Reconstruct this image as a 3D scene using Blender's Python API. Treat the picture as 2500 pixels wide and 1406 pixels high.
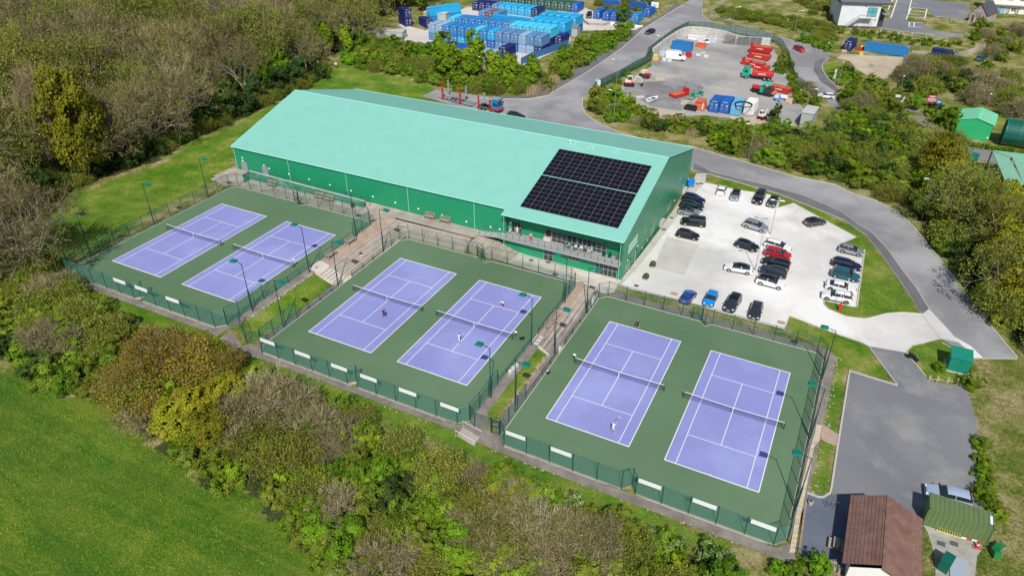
import bpy, bmesh, math, random
import numpy as np
from mathutils import Vector, Matrix

# ------------------------------------------------------------------ camera, sky, sun, exposure
scene = bpy.context.scene
for o in list(bpy.data.objects): bpy.data.objects.remove(o)
COL = scene.collection
cam_d = bpy.data.cameras.new('camera'); cam = bpy.data.objects.new('camera', cam_d); COL.objects.link(cam)
cam_d.sensor_fit = 'HORIZONTAL'; cam_d.sensor_width = 36.0; cam_d.lens = 1766.0/2500*36.0
cam_d.clip_start = 0.5; cam_d.clip_end = 6000
_rt = Vector((0.89725111,0.44151987,0.0008042)); _up = Vector((-0.23981117,0.48581035,0.840523)); _fw = Vector((-0.37071693,0.75435304,-0.54177527))
cam.matrix_world = Matrix(((_rt.x,_up.x,-_fw.x,43.0),(_rt.y,_up.y,-_fw.y,-74.0),(_rt.z,_up.z,-_fw.z,62.611),(0,0,0,1)))
scene.camera = cam
SUN_EL, SUN_AZ = math.radians(46.5), math.radians(-65.5)
sdir = Vector((math.cos(SUN_AZ)*math.cos(SUN_EL), math.sin(SUN_AZ)*math.cos(SUN_EL), math.sin(SUN_EL)))
world = bpy.data.worlds.new('World'); scene.world = world; world.use_nodes = True
wn = world.node_tree.nodes; wl = world.node_tree.links
bg = wn['Background']; sky = wn.new('ShaderNodeTexSky'); sky.sky_type = 'NISHITA'; sky.sun_disc = False
sky.sun_elevation = SUN_EL; sky.sun_rotation = math.atan2(sdir.x, sdir.y); sky.air_density = 1.0; sky.dust_density = 1.0; sky.ozone_density = 1.0
wl.new(sky.outputs[0], bg.inputs[0]); bg.inputs[1].default_value = 0.09
sun_d = bpy.data.lights.new('sun','SUN'); sun_d.energy = 4.5; sun_d.angle = math.radians(0.53); sun_d.color = (1.0,0.955,0.88)
sun = bpy.data.objects.new('sun', sun_d); COL.objects.link(sun); sun.rotation_euler = sdir.to_track_quat('Z','Y').to_euler(); sun.location = (0,0,120)
scene.view_settings.view_transform = 'Standard'; scene.view_settings.look = 'None'; scene.view_settings.gamma = 1.0
scene.view_settings.use_curve_mapping = False; scene.view_settings.exposure = 0.0
scene.render.engine = 'CYCLES'
scene.cycles.max_bounces = 5; scene.cycles.diffuse_bounces = 2; scene.cycles.glossy_bounces = 2; scene.cycles.transmission_bounces = 2; scene.cycles.transparent_max_bounces = 10

PI = math.pi
def _ss(t):
    t=0.0 if t<0 else (1.0 if t>1 else t)
    return t*t*(3-2*t)
def T(x,y):
    """ground height of the site: three court terraces stepping down to the right, land rising behind"""
    c=1.996-1.506*_ss((x+30.0)/6.0)-0.742*_ss((x-9.0)/4.6)
    k=_ss((y-45.0)/25.0)
    cu=1.996-2.248*_ss((x+11.6+40*k)/(8.8+75*k))
    w=_ss((y-19.2)/2.9)
    z=c+(cu-c)*w
    cx=-72.0 if x<-72 else (50.0 if x>50 else x)
    cy=-20.0 if y<-20 else (20.0 if y>20 else y)
    z+=-0.01295*cx-0.01093*cy
    t=y-62.0
    if t>0:
        r=0.04*t*t/(t+12.0)
        z+=r if r<9.5 else 9.5
    t=-29.5-y
    if t>0: z-=0.10*t*t/(t+6.0)
    return z


# ------------------------------------------------------------------ helpers
def thing(name, label, cat, loc=(0,0,0), rz=0.0, group=None):
    o = bpy.data.objects.new(name, None); COL.objects.link(o); o.location = loc; o.rotation_euler = (0,0,rz); o.empty_display_size = 0.3
    o['label'] = label; o['category'] = cat
    if group: o['group'] = group
    return o
def tag(o, label, cat, group=None):
    o['label'] = label; o['category'] = cat
    if group: o['group'] = group
    return o
def dup(root, loc, rz=0.0, label=None, group=None, scale=None):
    def cp(o, par):
        c = o.copy(); COL.objects.link(c)
        if par is not None: c.parent = par
        for ch in o.children: cp(ch, c)
        return c
    r = cp(root, None); r.location = loc; r.rotation_euler = (0,0,rz)
    if scale is not None: r.scale = scale if hasattr(scale,'__len__') else (scale,)*3
    if label: r['label'] = label
    if group: r['group'] = group
    return r
class MB:
    def __init__(s): s.v=[]; s.f=[]; s.m=[]
    def add(s, vs, fs, mi=0):
        b=len(s.v); s.v.extend([tuple(p) for p in vs]); s.f.extend([tuple(i+b for i in f) for f in fs]); s.m.extend([mi]*len(fs)); return s
    def box(s, c, d, rz=0.0, mi=0, rx=0.0, ry=0.0):
        x,y,z=d[0]/2,d[1]/2,d[2]/2
        vs=[Vector((sx*x,sy*y,sz*z)) for sz in(-1,1) for sy in(-1,1) for sx in(-1,1)]
        if rx or ry or rz:
            m=Matrix.Rotation(rz,3,'Z')@Matrix.Rotation(ry,3,'Y')@Matrix.Rotation(rx,3,'X'); vs=[m@p for p in vs]
        vs=[p+Vector(c) for p in vs]
        return s.add(vs,[(0,2,3,1),(4,5,7,6),(0,1,5,4),(2,6,7,3),(0,4,6,2),(1,3,7,5)],mi)
    def tube(s, pts, r, n=6, mi=0, cap=True, r2=None):
        pts=[Vector(p) for p in pts]; rings=[]
        for i,p in enumerate(pts):
            a=pts[max(i-1,0)]; b=pts[min(i+1,len(pts)-1)]; d=(b-a).normalized()
            u=d.cross(Vector((0,0,1)));
            if u.length<1e-3: u=Vector((1,0,0))
            u.normalize(); w=d.cross(u).normalized()
            rr=r if r2 is None else r+(r2-r)*i/(len(pts)-1)
            rings.append([p+rr*(math.cos(2*PI*k/n)*u+math.sin(2*PI*k/n)*w) for k in range(n)])
        vs=[q for rg in rings for q in rg]; fs=[]
        for i in range(len(pts)-1):
            for k in range(n): fs.append((i*n+k,i*n+(k+1)%n,(i+1)*n+(k+1)%n,(i+1)*n+k))
        if cap: fs+= [tuple(range(n))[::-1], tuple((len(pts)-1)*n+k for k in range(n))]
        return s.add(vs,fs,mi)
    def cyl(s, c, r, h, n=12, mi=0, axis='z', r2=None):
        c=Vector(c); d={'x':Vector((1,0,0)),'y':Vector((0,1,0)),'z':Vector((0,0,1))}[axis]
        return s.tube([c, c+d*h], r, n, mi, True, r2)
    def quad(s,a,b,c,d,mi=0): return s.add([a,b,c,d],[(0,1,2,3)],mi)
    def prism(s, poly, z0, z1, mi=0):
        n=len(poly); vs=[(p[0],p[1],z0) for p in poly]+[(p[0],p[1],z1) for p in poly]
        a=sum(poly[i][0]*poly[(i+1)%n][1]-poly[(i+1)%n][0]*poly[i][1] for i in range(n))
        fs=[tuple(range(n,2*n)),tuple(range(n))[::-1]]+[(i,(i+1)%n,n+(i+1)%n,n+i) for i in range(n)]
        if a<0: fs=[f[::-1] for f in fs]
        return s.add(vs,fs,mi)
    def sphere(s, c, r, seg=10, rings=6, mi=0, sc=(1,1,1)):
        vs=[(c[0],c[1],c[2]-r*sc[2])]; 
        for i in range(1,rings):
            t=PI*i/rings
            for k in range(seg): vs.append((c[0]+r*sc[0]*math.sin(t)*math.cos(2*PI*k/seg),c[1]+r*sc[1]*math.sin(t)*math.sin(2*PI*k/seg),c[2]-r*sc[2]*math.cos(t)))
        vs.append((c[0],c[1],c[2]+r*sc[2])); fs=[]
        for k in range(seg): fs.append((0,1+(k+1)%seg,1+k))
        for i in range(rings-2):
            for k in range(seg): a=1+i*seg; fs.append((a+k,a+(k+1)%seg,a+seg+(k+1)%seg,a+seg+k))
        a=1+(rings-2)*seg
        for k in range(seg): fs.append((a+k,a+(k+1)%seg,len(vs)-1))
        return s.add(vs,fs,mi)
    def mesh(s, name, mats, smooth=False, angle=None):
        me=bpy.data.meshes.new(name); me.from_pydata(s.v,[],s.f)
        for m in (mats if isinstance(mats,(list,tuple)) else [mats]): me.materials.append(m)
        if any(s.m): me.polygons.foreach_set('material_index', s.m)
        if smooth:
            me.polygons.foreach_set('use_smooth',[True]*len(s.f))
            try: me.set_sharp_from_angle(angle=angle if angle else math.radians(40))
            except Exception: pass
        me.update(); return me
    def obj(s, name, mats, parent=None, smooth=False, kind=None, label=None, angle=None):
        o=bpy.data.objects.new(name, s.mesh(name,mats,smooth,angle)); COL.objects.link(o)
        if parent is not None: o.parent=parent
        if kind: o['kind']=kind
        if label: o['label']=label
        return o
def put(name, mesh, parent=None, loc=(0,0,0), rz=0.0, mat=None, scale=None, rot=None):
    o=bpy.data.objects.new(name, mesh); COL.objects.link(o); o.location=loc; o.rotation_euler=rot if rot else (0,0,rz)
    if parent is not None: o.parent=parent
    if scale is not None: o.scale=scale if hasattr(scale,'__len__') else (scale,)*3
    if mat is not None: o.material_slots[0].link='OBJECT'; o.material_slots[0].material=mat
    return o
def inpoly(poly, X, Y):
    X=np.asarray(X); Y=np.asarray(Y); r=np.zeros(X.shape,bool); n=len(poly)
    for i in range(n):
        x1,y1=poly[i]; x2,y2=poly[(i+1)%n]
        c=((y1>Y)!=(y2>Y)); 
        if y1!=y2: r^= c & (X < (x2-x1)*(Y-y1)/(y2-y1)+x1)
    return r
def smooth_line(pts, n=6, closed=False):
    """Catmull-Rom through the points"""
    P=[Vector((p[0],p[1],0)) for p in pts]; out=[]; m=len(P)
    for i in range(m if closed else m-1):
        g=lambda k: P[k%m] if closed else P[max(0,min(m-1,k))]
        p0,p1,p2,p3=g(i-1),g(i),g(i+1),g(i+2)
        for j in range(n):
            t=j/n; q=0.5*((2*p1)+(-p0+p2)*t+(2*p0-5*p1+4*p2-p3)*t*t+(-p0+3*p1-3*p2+p3)*t**3); out.append((q.x,q.y))
    if not closed: out.append((P[-1].x,P[-1].y))
    return out

# ------------------------------------------------------------------ materials
MATS={}
def M(name, rgb, rough=0.6, metal=0.0, var=0.0, nscale=3.0, bump=0.0, bscale=30.0, spec=0.5, alpha=None, rnd=0.0, rgb2=None, coat=0.0, emit=None, trans=0.0, stretch=None):
    if name in MATS: return MATS[name]
    m=bpy.data.materials.new(name); m.use_nodes=True; nt=m.node_tree; N=nt.nodes; L=nt.links; b=N['Principled BSDF']
    b.inputs['Roughness'].default_value=rough; b.inputs['Metallic'].default_value=metal
    b.inputs['Specular IOR Level'].default_value=spec
    if coat: b.inputs['Coat Weight'].default_value=coat; b.inputs['Coat Roughness'].default_value=0.05
    col=None
    rgba=(*rgb,1)
    b.inputs['Base Color'].default_value=rgba
    tc=N.new('ShaderNodeTexCoord'); src=tc.outputs['Object']
    if stretch:
        mp=N.new('ShaderNodeMapping'); L.new(src,mp.inputs[0]); mp.inputs['Scale'].default_value=stretch; src=mp.outputs[0]
    if var or rgb2 or rnd:
        no=N.new('ShaderNodeTexNoise'); no.inputs['Scale'].default_value=nscale; no.inputs['Detail'].default_value=6; no.inputs['Roughness'].default_value=0.62; L.new(src,no.inputs[0])
        mx=N.new('ShaderNodeMix'); mx.data_type='RGBA'
        c2=rgb2 if rgb2 else tuple(c*(1+var) for c in rgb); c1=rgb if rgb2 else tuple(c*(1-var) for c in rgb)
        mx.inputs[6].default_value=(*c1,1); mx.inputs[7].default_value=(*c2,1)
        mr=N.new('ShaderNodeMapRange'); mr.inputs[1].default_value=0.32; mr.inputs[2].default_value=0.68; L.new(no.outputs[0],mr.inputs[0]); L.new(mr.outputs[0],mx.inputs[0]); out=mx.outputs[2]
        if rnd:
            oi=N.new('ShaderNodeObjectInfo'); hs=N.new('ShaderNodeHueSaturation'); mr2=N.new('ShaderNodeMapRange'); mr2.inputs[3].default_value=1-rnd; mr2.inputs[4].default_value=1+rnd
            L.new(oi.outputs['Random'],mr2.inputs[0]); L.new(mr2.outputs[0],hs.inputs['Value']); L.new(out,hs.inputs['Color']); out=hs.outputs[0]
        L.new(out,b.inputs['Base Color'])
    if bump:
        n2=N.new('ShaderNodeTexNoise'); n2.inputs['Scale'].default_value=bscale; n2.inputs['Detail'].default_value=4; L.new(src,n2.inputs[0])
        bp=N.new('ShaderNodeBump'); bp.inputs['Strength'].default_value=bump; bp.inputs['Distance'].default_value=0.05; L.new(n2.outputs[0],bp.inputs['Height']); L.new(bp.outputs[0],b.inputs['Normal'])
    if alpha is not None: b.inputs['Alpha'].default_value=alpha
    if emit: b.inputs['Emission Color'].default_value=(*emit,1); b.inputs['Emission Strength'].default_value=1
    MATS[name]=m; return m

def ground_mat():
    m=bpy.data.materials.new('ground_grass'); m.use_nodes=True; N=m.node_tree.nodes; L=m.node_tree.links; b=N['Principled BSDF']; b.inputs['Roughness'].default_value=0.95; b.inputs['Specular IOR Level'].default_value=0.1
    geo=N.new('ShaderNodeNewGeometry'); at=N.new('ShaderNodeVertexColor'); at.layer_name='zone'; sep=N.new('ShaderNodeSeparateColor'); L.new(at.outputs[0],sep.inputs[0])
    def noise(s,d=5,r=0.6,src=None):
        n=N.new('ShaderNodeTexNoise'); n.inputs['Scale'].default_value=s; n.inputs['Detail'].default_value=d; n.inputs['Roughness'].default_value=r; L.new(src or geo.outputs['Position'],n.inputs[0]); return n.outputs[0]
    def ramp(fac,stops):
        r=N.new('ShaderNodeValToRGB'); L.new(fac,r.inputs[0]); e=r.color_ramp.elements
        e[0].position=stops[0][0]; e[0].color=(*stops[0][1],1); e[1].position=stops[-1][0]; e[1].color=(*stops[-1][1],1)
        for p,c in stops[1:-1]: q=e.new(p); q.color=(*c,1)
        return r.outputs[0]
    def mix(f,a,c,mode='MIX'):
        x=N.new('ShaderNodeMix'); x.data_type='RGBA'; x.blend_type=mode
        if isinstance(f,float): x.inputs[0].default_value=f
        else: L.new(f,x.inputs[0])
        for i,v in ((6,a),(7,c)):
            if isinstance(v,tuple): x.inputs[i].default_value=(*v,1)
            else: L.new(v,x.inputs[i])
        return x.outputs[2]
    def mr(v,a,c,lo=0.0,hi=1.0):
        x=N.new('ShaderNodeMapRange'); L.new(v,x.inputs[0]); x.inputs[1].default_value=a; x.inputs[2].default_value=c; x.inputs[3].default_value=lo; x.inputs[4].default_value=hi; return x.outputs[0]
    def mul(a,c):
        x=N.new('ShaderNodeMath'); x.operation='MULTIPLY'; L.new(a,x.inputs[0]); 
        if isinstance(c,float): x.inputs[1].default_value=c
        else: L.new(c,x.inputs[1])
        return x.outputs[0]
    fine=noise(2.4,6,0.75); mid=noise(0.22,5,0.65); big=noise(0.035,4,0.6)
    # rough grass bank
    rough=ramp(mix(0.55,fine,mid),[(0.36,(0.035,0.085,0.012)),(0.43,(0.085,0.145,0.018)),(0.485,(0.17,0.185,0.04)),(0.53,(0.28,0.245,0.10)),(0.60,(0.40,0.34,0.20))])
    # field: mown tracks run down the slope
    mp=N.new('ShaderNodeMapping'); L.new(geo.outputs['Position'],mp.inputs[0]); mp.inputs['Rotation'].default_value=(0,0,math.radians(18)); mp.inputs['Scale'].default_value=(0.04,0.75,1)
    trk=noise(1.0,5,0.62,mp.outputs[0])
    field=ramp(mix(0.55,fine,mix(0.45,trk,mid)),[(0.37,(0.024,0.085,0.008)),(0.46,(0.05,0.135,0.011)),(0.53,(0.095,0.175,0.016)),(0.63,(0.20,0.23,0.035))])
    yel=mul(mr(noise(6.0,2,0.5),0.62,0.68),mr(noise(0.11,4,0.6),0.42,0.58)); field=mix(yel,field,(0.42,0.34,0.02))
    mp2=N.new('ShaderNodeMapping'); L.new(geo.outputs['Position'],mp2.inputs[0]); mp2.inputs['Rotation'].default_value=(0,0,math.radians(18)); mp2.inputs['Scale'].default_value=(0.012,0.55,1); field=mix(mr(noise(1.0,3,0.5,mp2.outputs[0]),0.57,0.64,0.0,0.38),field,(0.17,0.20,0.04))
    field=mix(mr(noise(0.06,4,0.6),0.42,0.62,0.0,0.45),field,(0.045,0.12,0.014)); field=mix(mr(noise(0.09,3,0.55),0.5,0.68,0.0,0.35),field,(0.17,0.19,0.03))
    lawn=ramp(mix(0.6,fine,mid),[(0.37,(0.050,0.14,0.011)),(0.46,(0.092,0.195,0.015)),(0.54,(0.165,0.24,0.028)),(0.66,(0.36,0.33,0.11))])
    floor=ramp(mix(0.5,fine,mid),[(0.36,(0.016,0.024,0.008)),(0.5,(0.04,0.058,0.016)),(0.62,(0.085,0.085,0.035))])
    nz=noise(0.5,5,0.7)
    def edge(ch): 
        x=N.new('ShaderNodeMath'); x.operation='ADD'; L.new(ch,x.inputs[0]); L.new(mr(nz,0.3,0.7,-0.28,0.28),x.inputs[1]); return mr(x.outputs[0],0.4,0.6)
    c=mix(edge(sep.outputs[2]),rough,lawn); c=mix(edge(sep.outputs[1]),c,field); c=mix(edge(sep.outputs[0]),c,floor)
    c=mix(mr(big,0.4,0.7,0.0,0.12),c,(0.30,0.25,0.10))
    L.new(c,b.inputs['Base Color'])
    bp=N.new('ShaderNodeBump'); bp.inputs['Strength'].default_value=0.9; bp.inputs['Distance'].default_value=0.25; L.new(noise(3.5,5,0.7),bp.inputs['Height']); L.new(bp.outputs[0],b.inputs['Normal'])
    return m

def surf_mat(name, c1, c2, scale=0.12, fine=5.0, finev=0.12, rough=0.9, c3=None, c3s=0.06, c3t=(0.55,0.68), bump=0.3, stretch=None, rot=0.0):
    """mineral surface (asphalt, gravel, concrete, paint) with worn patches, all in world metres"""
    m=bpy.data.materials.new(name); m.use_nodes=True; N=m.node_tree.nodes; L=m.node_tree.links; b=N['Principled BSDF']; b.inputs['Roughness'].default_value=rough; b.inputs['Specular IOR Level'].default_value=0.25
    geo=N.new('ShaderNodeNewGeometry'); src=geo.outputs['Position']
    if stretch:
        mp=N.new('ShaderNodeMapping'); L.new(src,mp.inputs[0]); mp.inputs['Rotation'].default_value=(0,0,rot); mp.inputs['Scale'].default_value=stretch; src=mp.outputs[0]
    def noise(s,d,r,sr=None):
        n=N.new('ShaderNodeTexNoise'); n.inputs['Scale'].default_value=s; n.inputs['Detail'].default_value=d; n.inputs['Roughness'].default_value=r; L.new(sr or geo.outputs['Position'],n.inputs[0]); return n.outputs[0]
    def mr(v,a,c,lo=0.0,hi=1.0):
        x=N.new('ShaderNodeMapRange'); L.new(v,x.inputs[0]); x.inputs[1].default_value=a; x.inputs[2].default_value=c; x.inputs[3].default_value=lo; x.inputs[4].default_value=hi; return x.outputs[0]
    mx=N.new('ShaderNodeMix'); mx.data_type='RGBA'; mx.inputs[6].default_value=(*c1,1); mx.inputs[7].default_value=(*c2,1); L.new(mr(noise(scale,6,0.62,src),0.35,0.65),mx.inputs[0]); out=mx.outputs[2]
    if c3:
        m3=N.new('ShaderNodeMix'); m3.data_type='RGBA'; m3.inputs[7].default_value=(*c3,1); L.new(out,m3.inputs[6]); L.new(mr(noise(c3s,5,0.65),c3t[0],c3t[1]),m3.inputs[0]); out=m3.outputs[2]
    hs=N.new('ShaderNodeHueSaturation'); L.new(out,hs.inputs['Color']); L.new(mr(noise(fine,4,0.8),0.25,0.75,1-finev,1+finev),hs.inputs['Value']); L.new(hs.outputs[0],b.inputs['Base Color'])
    if bump:
        bp=N.new('ShaderNodeBump'); bp.inputs['Strength'].default_value=bump; bp.inputs['Distance'].default_value=0.02; L.new(noise(25,3,0.7),bp.inputs['Height']); L.new(bp.outputs[0],b.inputs['Normal'])
    MATS[name]=m; return m

def ribbed(name, rgb, pitch, axis, strength=0.5, rough=0.45, rgb2=None, var=0.04, spec=0.5):
    """profiled metal sheet: fine ribs along one axis, mild fading"""
    m=bpy.data.materials.new(name); m.use_nodes=True; N=m.node_tree.nodes; L=m.node_tree.links; b=N['Principled BSDF']; b.inputs['Roughness'].default_value=rough; b.inputs['Specular IOR Level'].default_value=spec
    tc=N.new('ShaderNodeTexCoord'); sp=N.new('ShaderNodeSeparateXYZ'); L.new(tc.outputs['Object'],sp.inputs[0])
    mm=N.new('ShaderNodeMath'); mm.operation='MULTIPLY'; mm.inputs[1].default_value=2*PI/pitch; L.new(sp.outputs['XYZ'.index(axis)],mm.inputs[0])
    sn=N.new('ShaderNodeMath'); sn.operation='SINE'; L.new(mm.outputs[0],sn.inputs[0])
    bp=N.new('ShaderNodeBump'); bp.inputs['Strength'].default_value=strength; bp.inputs['Distance'].default_value=pitch*0.12; L.new(sn.outputs[0],bp.inputs['Height']); L.new(bp.outputs[0],b.inputs['Normal'])
    no=N.new('ShaderNodeTexNoise'); no.inputs['Scale'].default_value=0.35; no.inputs['Detail'].default_value=6; L.new(tc.outputs['Object'],no.inputs[0])
    mx=N.new('ShaderNodeMix'); mx.data_type='RGBA'; mx.inputs[6].default_value=(*[c*(1-var) for c in rgb],1); mx.inputs[7].default_value=(*(rgb2 or [c*(1+var) for c in rgb]),1)
    mr=N.new('ShaderNodeMapRange'); mr.inputs[1].default_value=0.3; mr.inputs[2].default_value=0.7; L.new(no.outputs[0],mr.inputs[0]); L.new(mr.outputs[0],mx.inputs[0]); L.new(mx.outputs[2],b.inputs['Base Color'])
    MATS[name]=m; return m

def mesh_mat(name, rgb, cover):
    """chain-link / windbreak netting far below picture resolution: thin weave seen as partial cover"""
    m=bpy.data.materials.new(name); m.use_nodes=True; N=m.node_tree.nodes; L=m.node_tree.links; b=N['Principled BSDF']; b.inputs['Base Color'].default_value=(*rgb,1); b.inputs['Roughness'].default_value=0.6
    tr=N.new('ShaderNodeBsdfTransparent'); mx=N.new('ShaderNodeMixShader'); mx.inputs[0].default_value=cover
    L.new(tr.outputs[0],mx.inputs[1]); L.new(b.outputs[0],mx.inputs[2]); L.new(mx.outputs[0],N['Material Output'].inputs[0]); MATS[name]=m; return m

ASPH = surf_mat('road_asphalt',(0.20,0.198,0.212),(0.285,0.28,0.29),0.06,6,0.09,stretch=None,c3=(0.37,0.365,0.375),c3s=0.03,c3t=(0.48,0.66))
FOOT = surf_mat('footway_asphalt',(0.13,0.128,0.138),(0.175,0.17,0.18),0.2,6,0.12)
DARKASPH = surf_mat('new_asphalt',(0.165,0.172,0.19),(0.215,0.22,0.232),0.08,9,0.20,c3=(0.31,0.302,0.288),c3s=0.09,c3t=(0.52,0.72))
BLUEASPH = surf_mat('terrace_asphalt',(0.105,0.125,0.165),(0.14,0.16,0.205),0.3,8,0.12)
GRAVEL = surf_mat('pale_gravel',(0.52,0.51,0.49),(0.66,0.65,0.62),0.09,8,0.13,c3=(0.76,0.75,0.73),c3s=0.05,c3t=(0.47,0.6))
GRIT = surf_mat('grey_gravel',(0.27,0.26,0.235),(0.42,0.40,0.36),0.6,9,0.22)
CONC = surf_mat('concrete',(0.42,0.40,0.36),(0.55,0.52,0.47),0.3,6,0.08)
CONC2 = surf_mat('worn_paving',(0.30,0.26,0.22),(0.42,0.37,0.32),0.35,5,0.12,c3=(0.50,0.45,0.39),c3s=0.25)
PAVER = surf_mat('brown_block_paving',(0.32,0.235,0.18),(0.44,0.33,0.26),0.5,9,0.18)
PATHM = surf_mat('path_chippings',(0.17,0.15,0.135),(0.27,0.24,0.21),0.6,9,0.2)
YARDM = surf_mat('yard_hardstanding',(0.29,0.285,0.275),(0.41,0.39,0.36),0.05,3,0.12,c3=(0.225,0.225,0.235),c3s=0.05,c3t=(0.52,0.66),stretch=(1,2.5,1))
SANDM = surf_mat('dry_earth',(0.40,0.33,0.24),(0.52,0.44,0.34),0.15,4,0.14,c3=(0.20,0.22,0.09),c3s=0.2,c3t=(0.6,0.7))
GREENC = surf_mat('court_green',(0.094,0.168,0.088),(0.108,0.188,0.100),0.05,12,0.07,rough=0.62,c3=(0.132,0.218,0.125),c3s=0.03,c3t=(0.42,0.66))
PURPLE = surf_mat('court_purple',(0.238,0.252,0.545),(0.262,0.280,0.580),0.12,10,0.06,rough=0.7,c3=(0.30,0.335,0.64),c3s=0.07,c3t=(0.5,0.68))
WHITEL = M('line_white',(0.80,0.80,0.80),0.6,var=0.03)
KERB = M('kerb_stone',(0.50,0.47,0.41),0.8,var=0.12,nscale=1.5)
GALV = M('galvanised',(0.45,0.47,0.48),0.45,0.6)
LAMPW = M('lamp_white',(0.8,0.8,0.78),0.4)
GPOST = M('green_post',(0.006,0.055,0.05),0.45)
GHEAD = M('floodlight_green',(0.0,0.17,0.12),0.5)
FMESH = mesh_mat('fence_mesh',(0.05,0.17,0.14),0.22)
WBREAK = mesh_mat('windbreak_net',(0.08,0.27,0.22),0.34)
NETM = mesh_mat('tennis_net_weave',(0.03,0.03,0.08),0.24)
BLACK = M('black_plastic',(0.015,0.015,0.017),0.5)
WHITE = M('white_paint',(0.80,0.80,0.80),0.5,var=0.03)
OLIVEMESH = M('plain_grey',(0.3,0.3,0.3),0.7)
WOOD = M('weathered_timber',(0.34,0.29,0.23),0.8,var=0.2,nscale=4)
WOOD2 = M('pale_timber',(0.50,0.42,0.30),0.8,var=0.15,nscale=4)
STEEL = M('brushed_steel',(0.35,0.37,0.39),0.4,0.7)
GLASSD = M('dark_glass',(0.02,0.028,0.035),0.06,spec=0.8)

# ------------------------------------------------------------------ draped sheets
def clip(poly, a, b, c, keep_ge):
    """cut an (x,y) polygon by a*x+b*y=c"""
    out=[]; n=len(poly); s=1 if keep_ge else -1
    for i in range(n):
        p=poly[i]; q=poly[(i+1)%n]; dp=s*(a*p[0]+b*p[1]-c); dq=s*(a*q[0]+b*q[1]-c)
        if dp>=0: out.append(p)
        if (dp>0 and dq<0) or (dp<0 and dq>0):
            t=dp/(dp-dq); out.append((p[0]+t*(q[0]-p[0]),p[1]+t*(q[1]-p[1])))
    return out
SHEETS=[]
def drape(poly, dz, cell=3.0):
    """mesh covering a polygon, cut on a grid so it follows the terrain"""
    bm=bmesh.new(); vs=[bm.verts.new((p[0],p[1],0)) for p in poly]
    es=[bm.edges.new((vs[i],vs[(i+1)%len(vs)])) for i in range(len(vs))]
    bmesh.ops.triangle_fill(bm,edges=es,use_beauty=True,use_dissolve=False)
    xs=[p[0] for p in poly]; ys=[p[1] for p in poly]
    for ax,lo,hi in ((0,min(xs),max(xs)),(1,min(ys),max(ys))):
        k=math.floor(lo/cell)+1
        while k*cell<hi:
            co=[0,0,0]; no=[0,0,0]; co[ax]=k*cell; no[ax]=1
            bmesh.ops.bisect_plane(bm,geom=bm.verts[:]+bm.edges[:]+bm.faces[:],plane_co=co,plane_no=no); k+=1
    for v in bm.verts: v.co.z=T(v.co.x,v.co.y)+dz
    for f in bm.faces:
        f.normal_update()
        if f.normal.z<0: f.normal_flip()
    me=bpy.data.meshes.new('sheet'); bm.to_mesh(me); bm.free(); return me
def sheet(name, poly, mat, dz=0.03, cell=3.0, parent=None, hide_ground=True, structure=True):
    me=drape(poly,dz,cell); me.name=name; me.materials.append(mat); o=bpy.data.objects.new(name,me); COL.objects.link(o)
    if structure and parent is None: o['kind']='structure'
    if parent is not None: o.parent=parent
    if hide_ground: SHEETS.append(poly)
    return o
def ribbon(name, pts, w, h, mat, z0=0.0, step=2.0, parent=None, kind='structure', w_off=0.0):
    """kerb or wall following a line on the ground"""
    P=[]
    for i in range(len(pts)-1):
        a=Vector(pts[i]); b=Vector(pts[i+1]); n=max(1,int((b-a).length/step))
        for k in range(n): P.append(a+(b-a)*k/n)
    P.append(Vector(pts[-1])); mb=MB(); vs=[]; n=len(P)
    for i,p in enumerate(P):
        d=(P[min(i+1,n-1)]-P[max(i-1,0)]).normalized(); nn=Vector((-d.y,d.x)); z=T(p.x,p.y)+z0
        for s,zz in ((-1,z-0.3),(-1,z+h),(1,z+h),(1,z-0.3)): q=p+nn*(s*w/2+w_off); vs.append((q.x,q.y,zz))
    fs=[]
    for i in range(n-1):
        a=4*i
        for k in range(3): fs.append((a+k+1,a+k,a+4+k,a+5+k)) 
    fs+=[(0,1,2,3),(4*n-1,4*n-2,4*n-3,4*n-4)]
    mb.add(vs,fs); o=mb.obj(name,mat,parent)
    if kind and parent is None: o['kind']=kind
    return o

# ------------------------------------------------------------------ ground sheets (roads, yards, paving)
road_out = [(-21.27,225.08),(-15.47,198.25),(-13.4,191.2),(-10.44,187.34),(-5.17,184.02),(6.82,183.97),(20.8,177.95),(31.97,170.69),(37.37,165.47),(42.72,146.55),(47.0,129.42)]
# main estate road
road = [(-22.05,228.22),(-23.35,202.0),(-26.73,165.2),(-26.16,143.16),(-27.63,118.09),(-29.99,98.76),(-29.98,96.1),(-33.53,91.15),(-39.23,88.0),(-58.12,86.17),(-58.84,80.43),(-46.6,78.11),(-26.29,78.04),(-4.44,74.92),(15.11,71.94),(28.03,72.73),(37.16,71.1),(44.69,67.3),(48.97,62.52),(50.62,61.04),(53.5,55.67),(55.96,49.39),(58.33,43.97),(60.29,38.1),(61.9,30.25),(65.62,26.98),(71.54,29.74),(71.56,30.06),(69.28,35.47),(66.95,41.89),(65.9,44.47),(63.9,50.37),(60.29,59.68),(57.48,66.82),(54.46,71.84),(50.58,75.32),(46.95,75.9),(42.31,79.12),(35.12,79.21),(21.66,82.12),(10.87,84.01),(1.07,82.48),(-5.7,83.0),(-13.91,86.75),(-17.03,89.27),(-19.49,93.27),(-21.95,99.45),(-21.7,107.7),(-18.01,134.21),(-17.42,148.47),(-16.66,173.53),(-15.39,177.55)]
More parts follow.
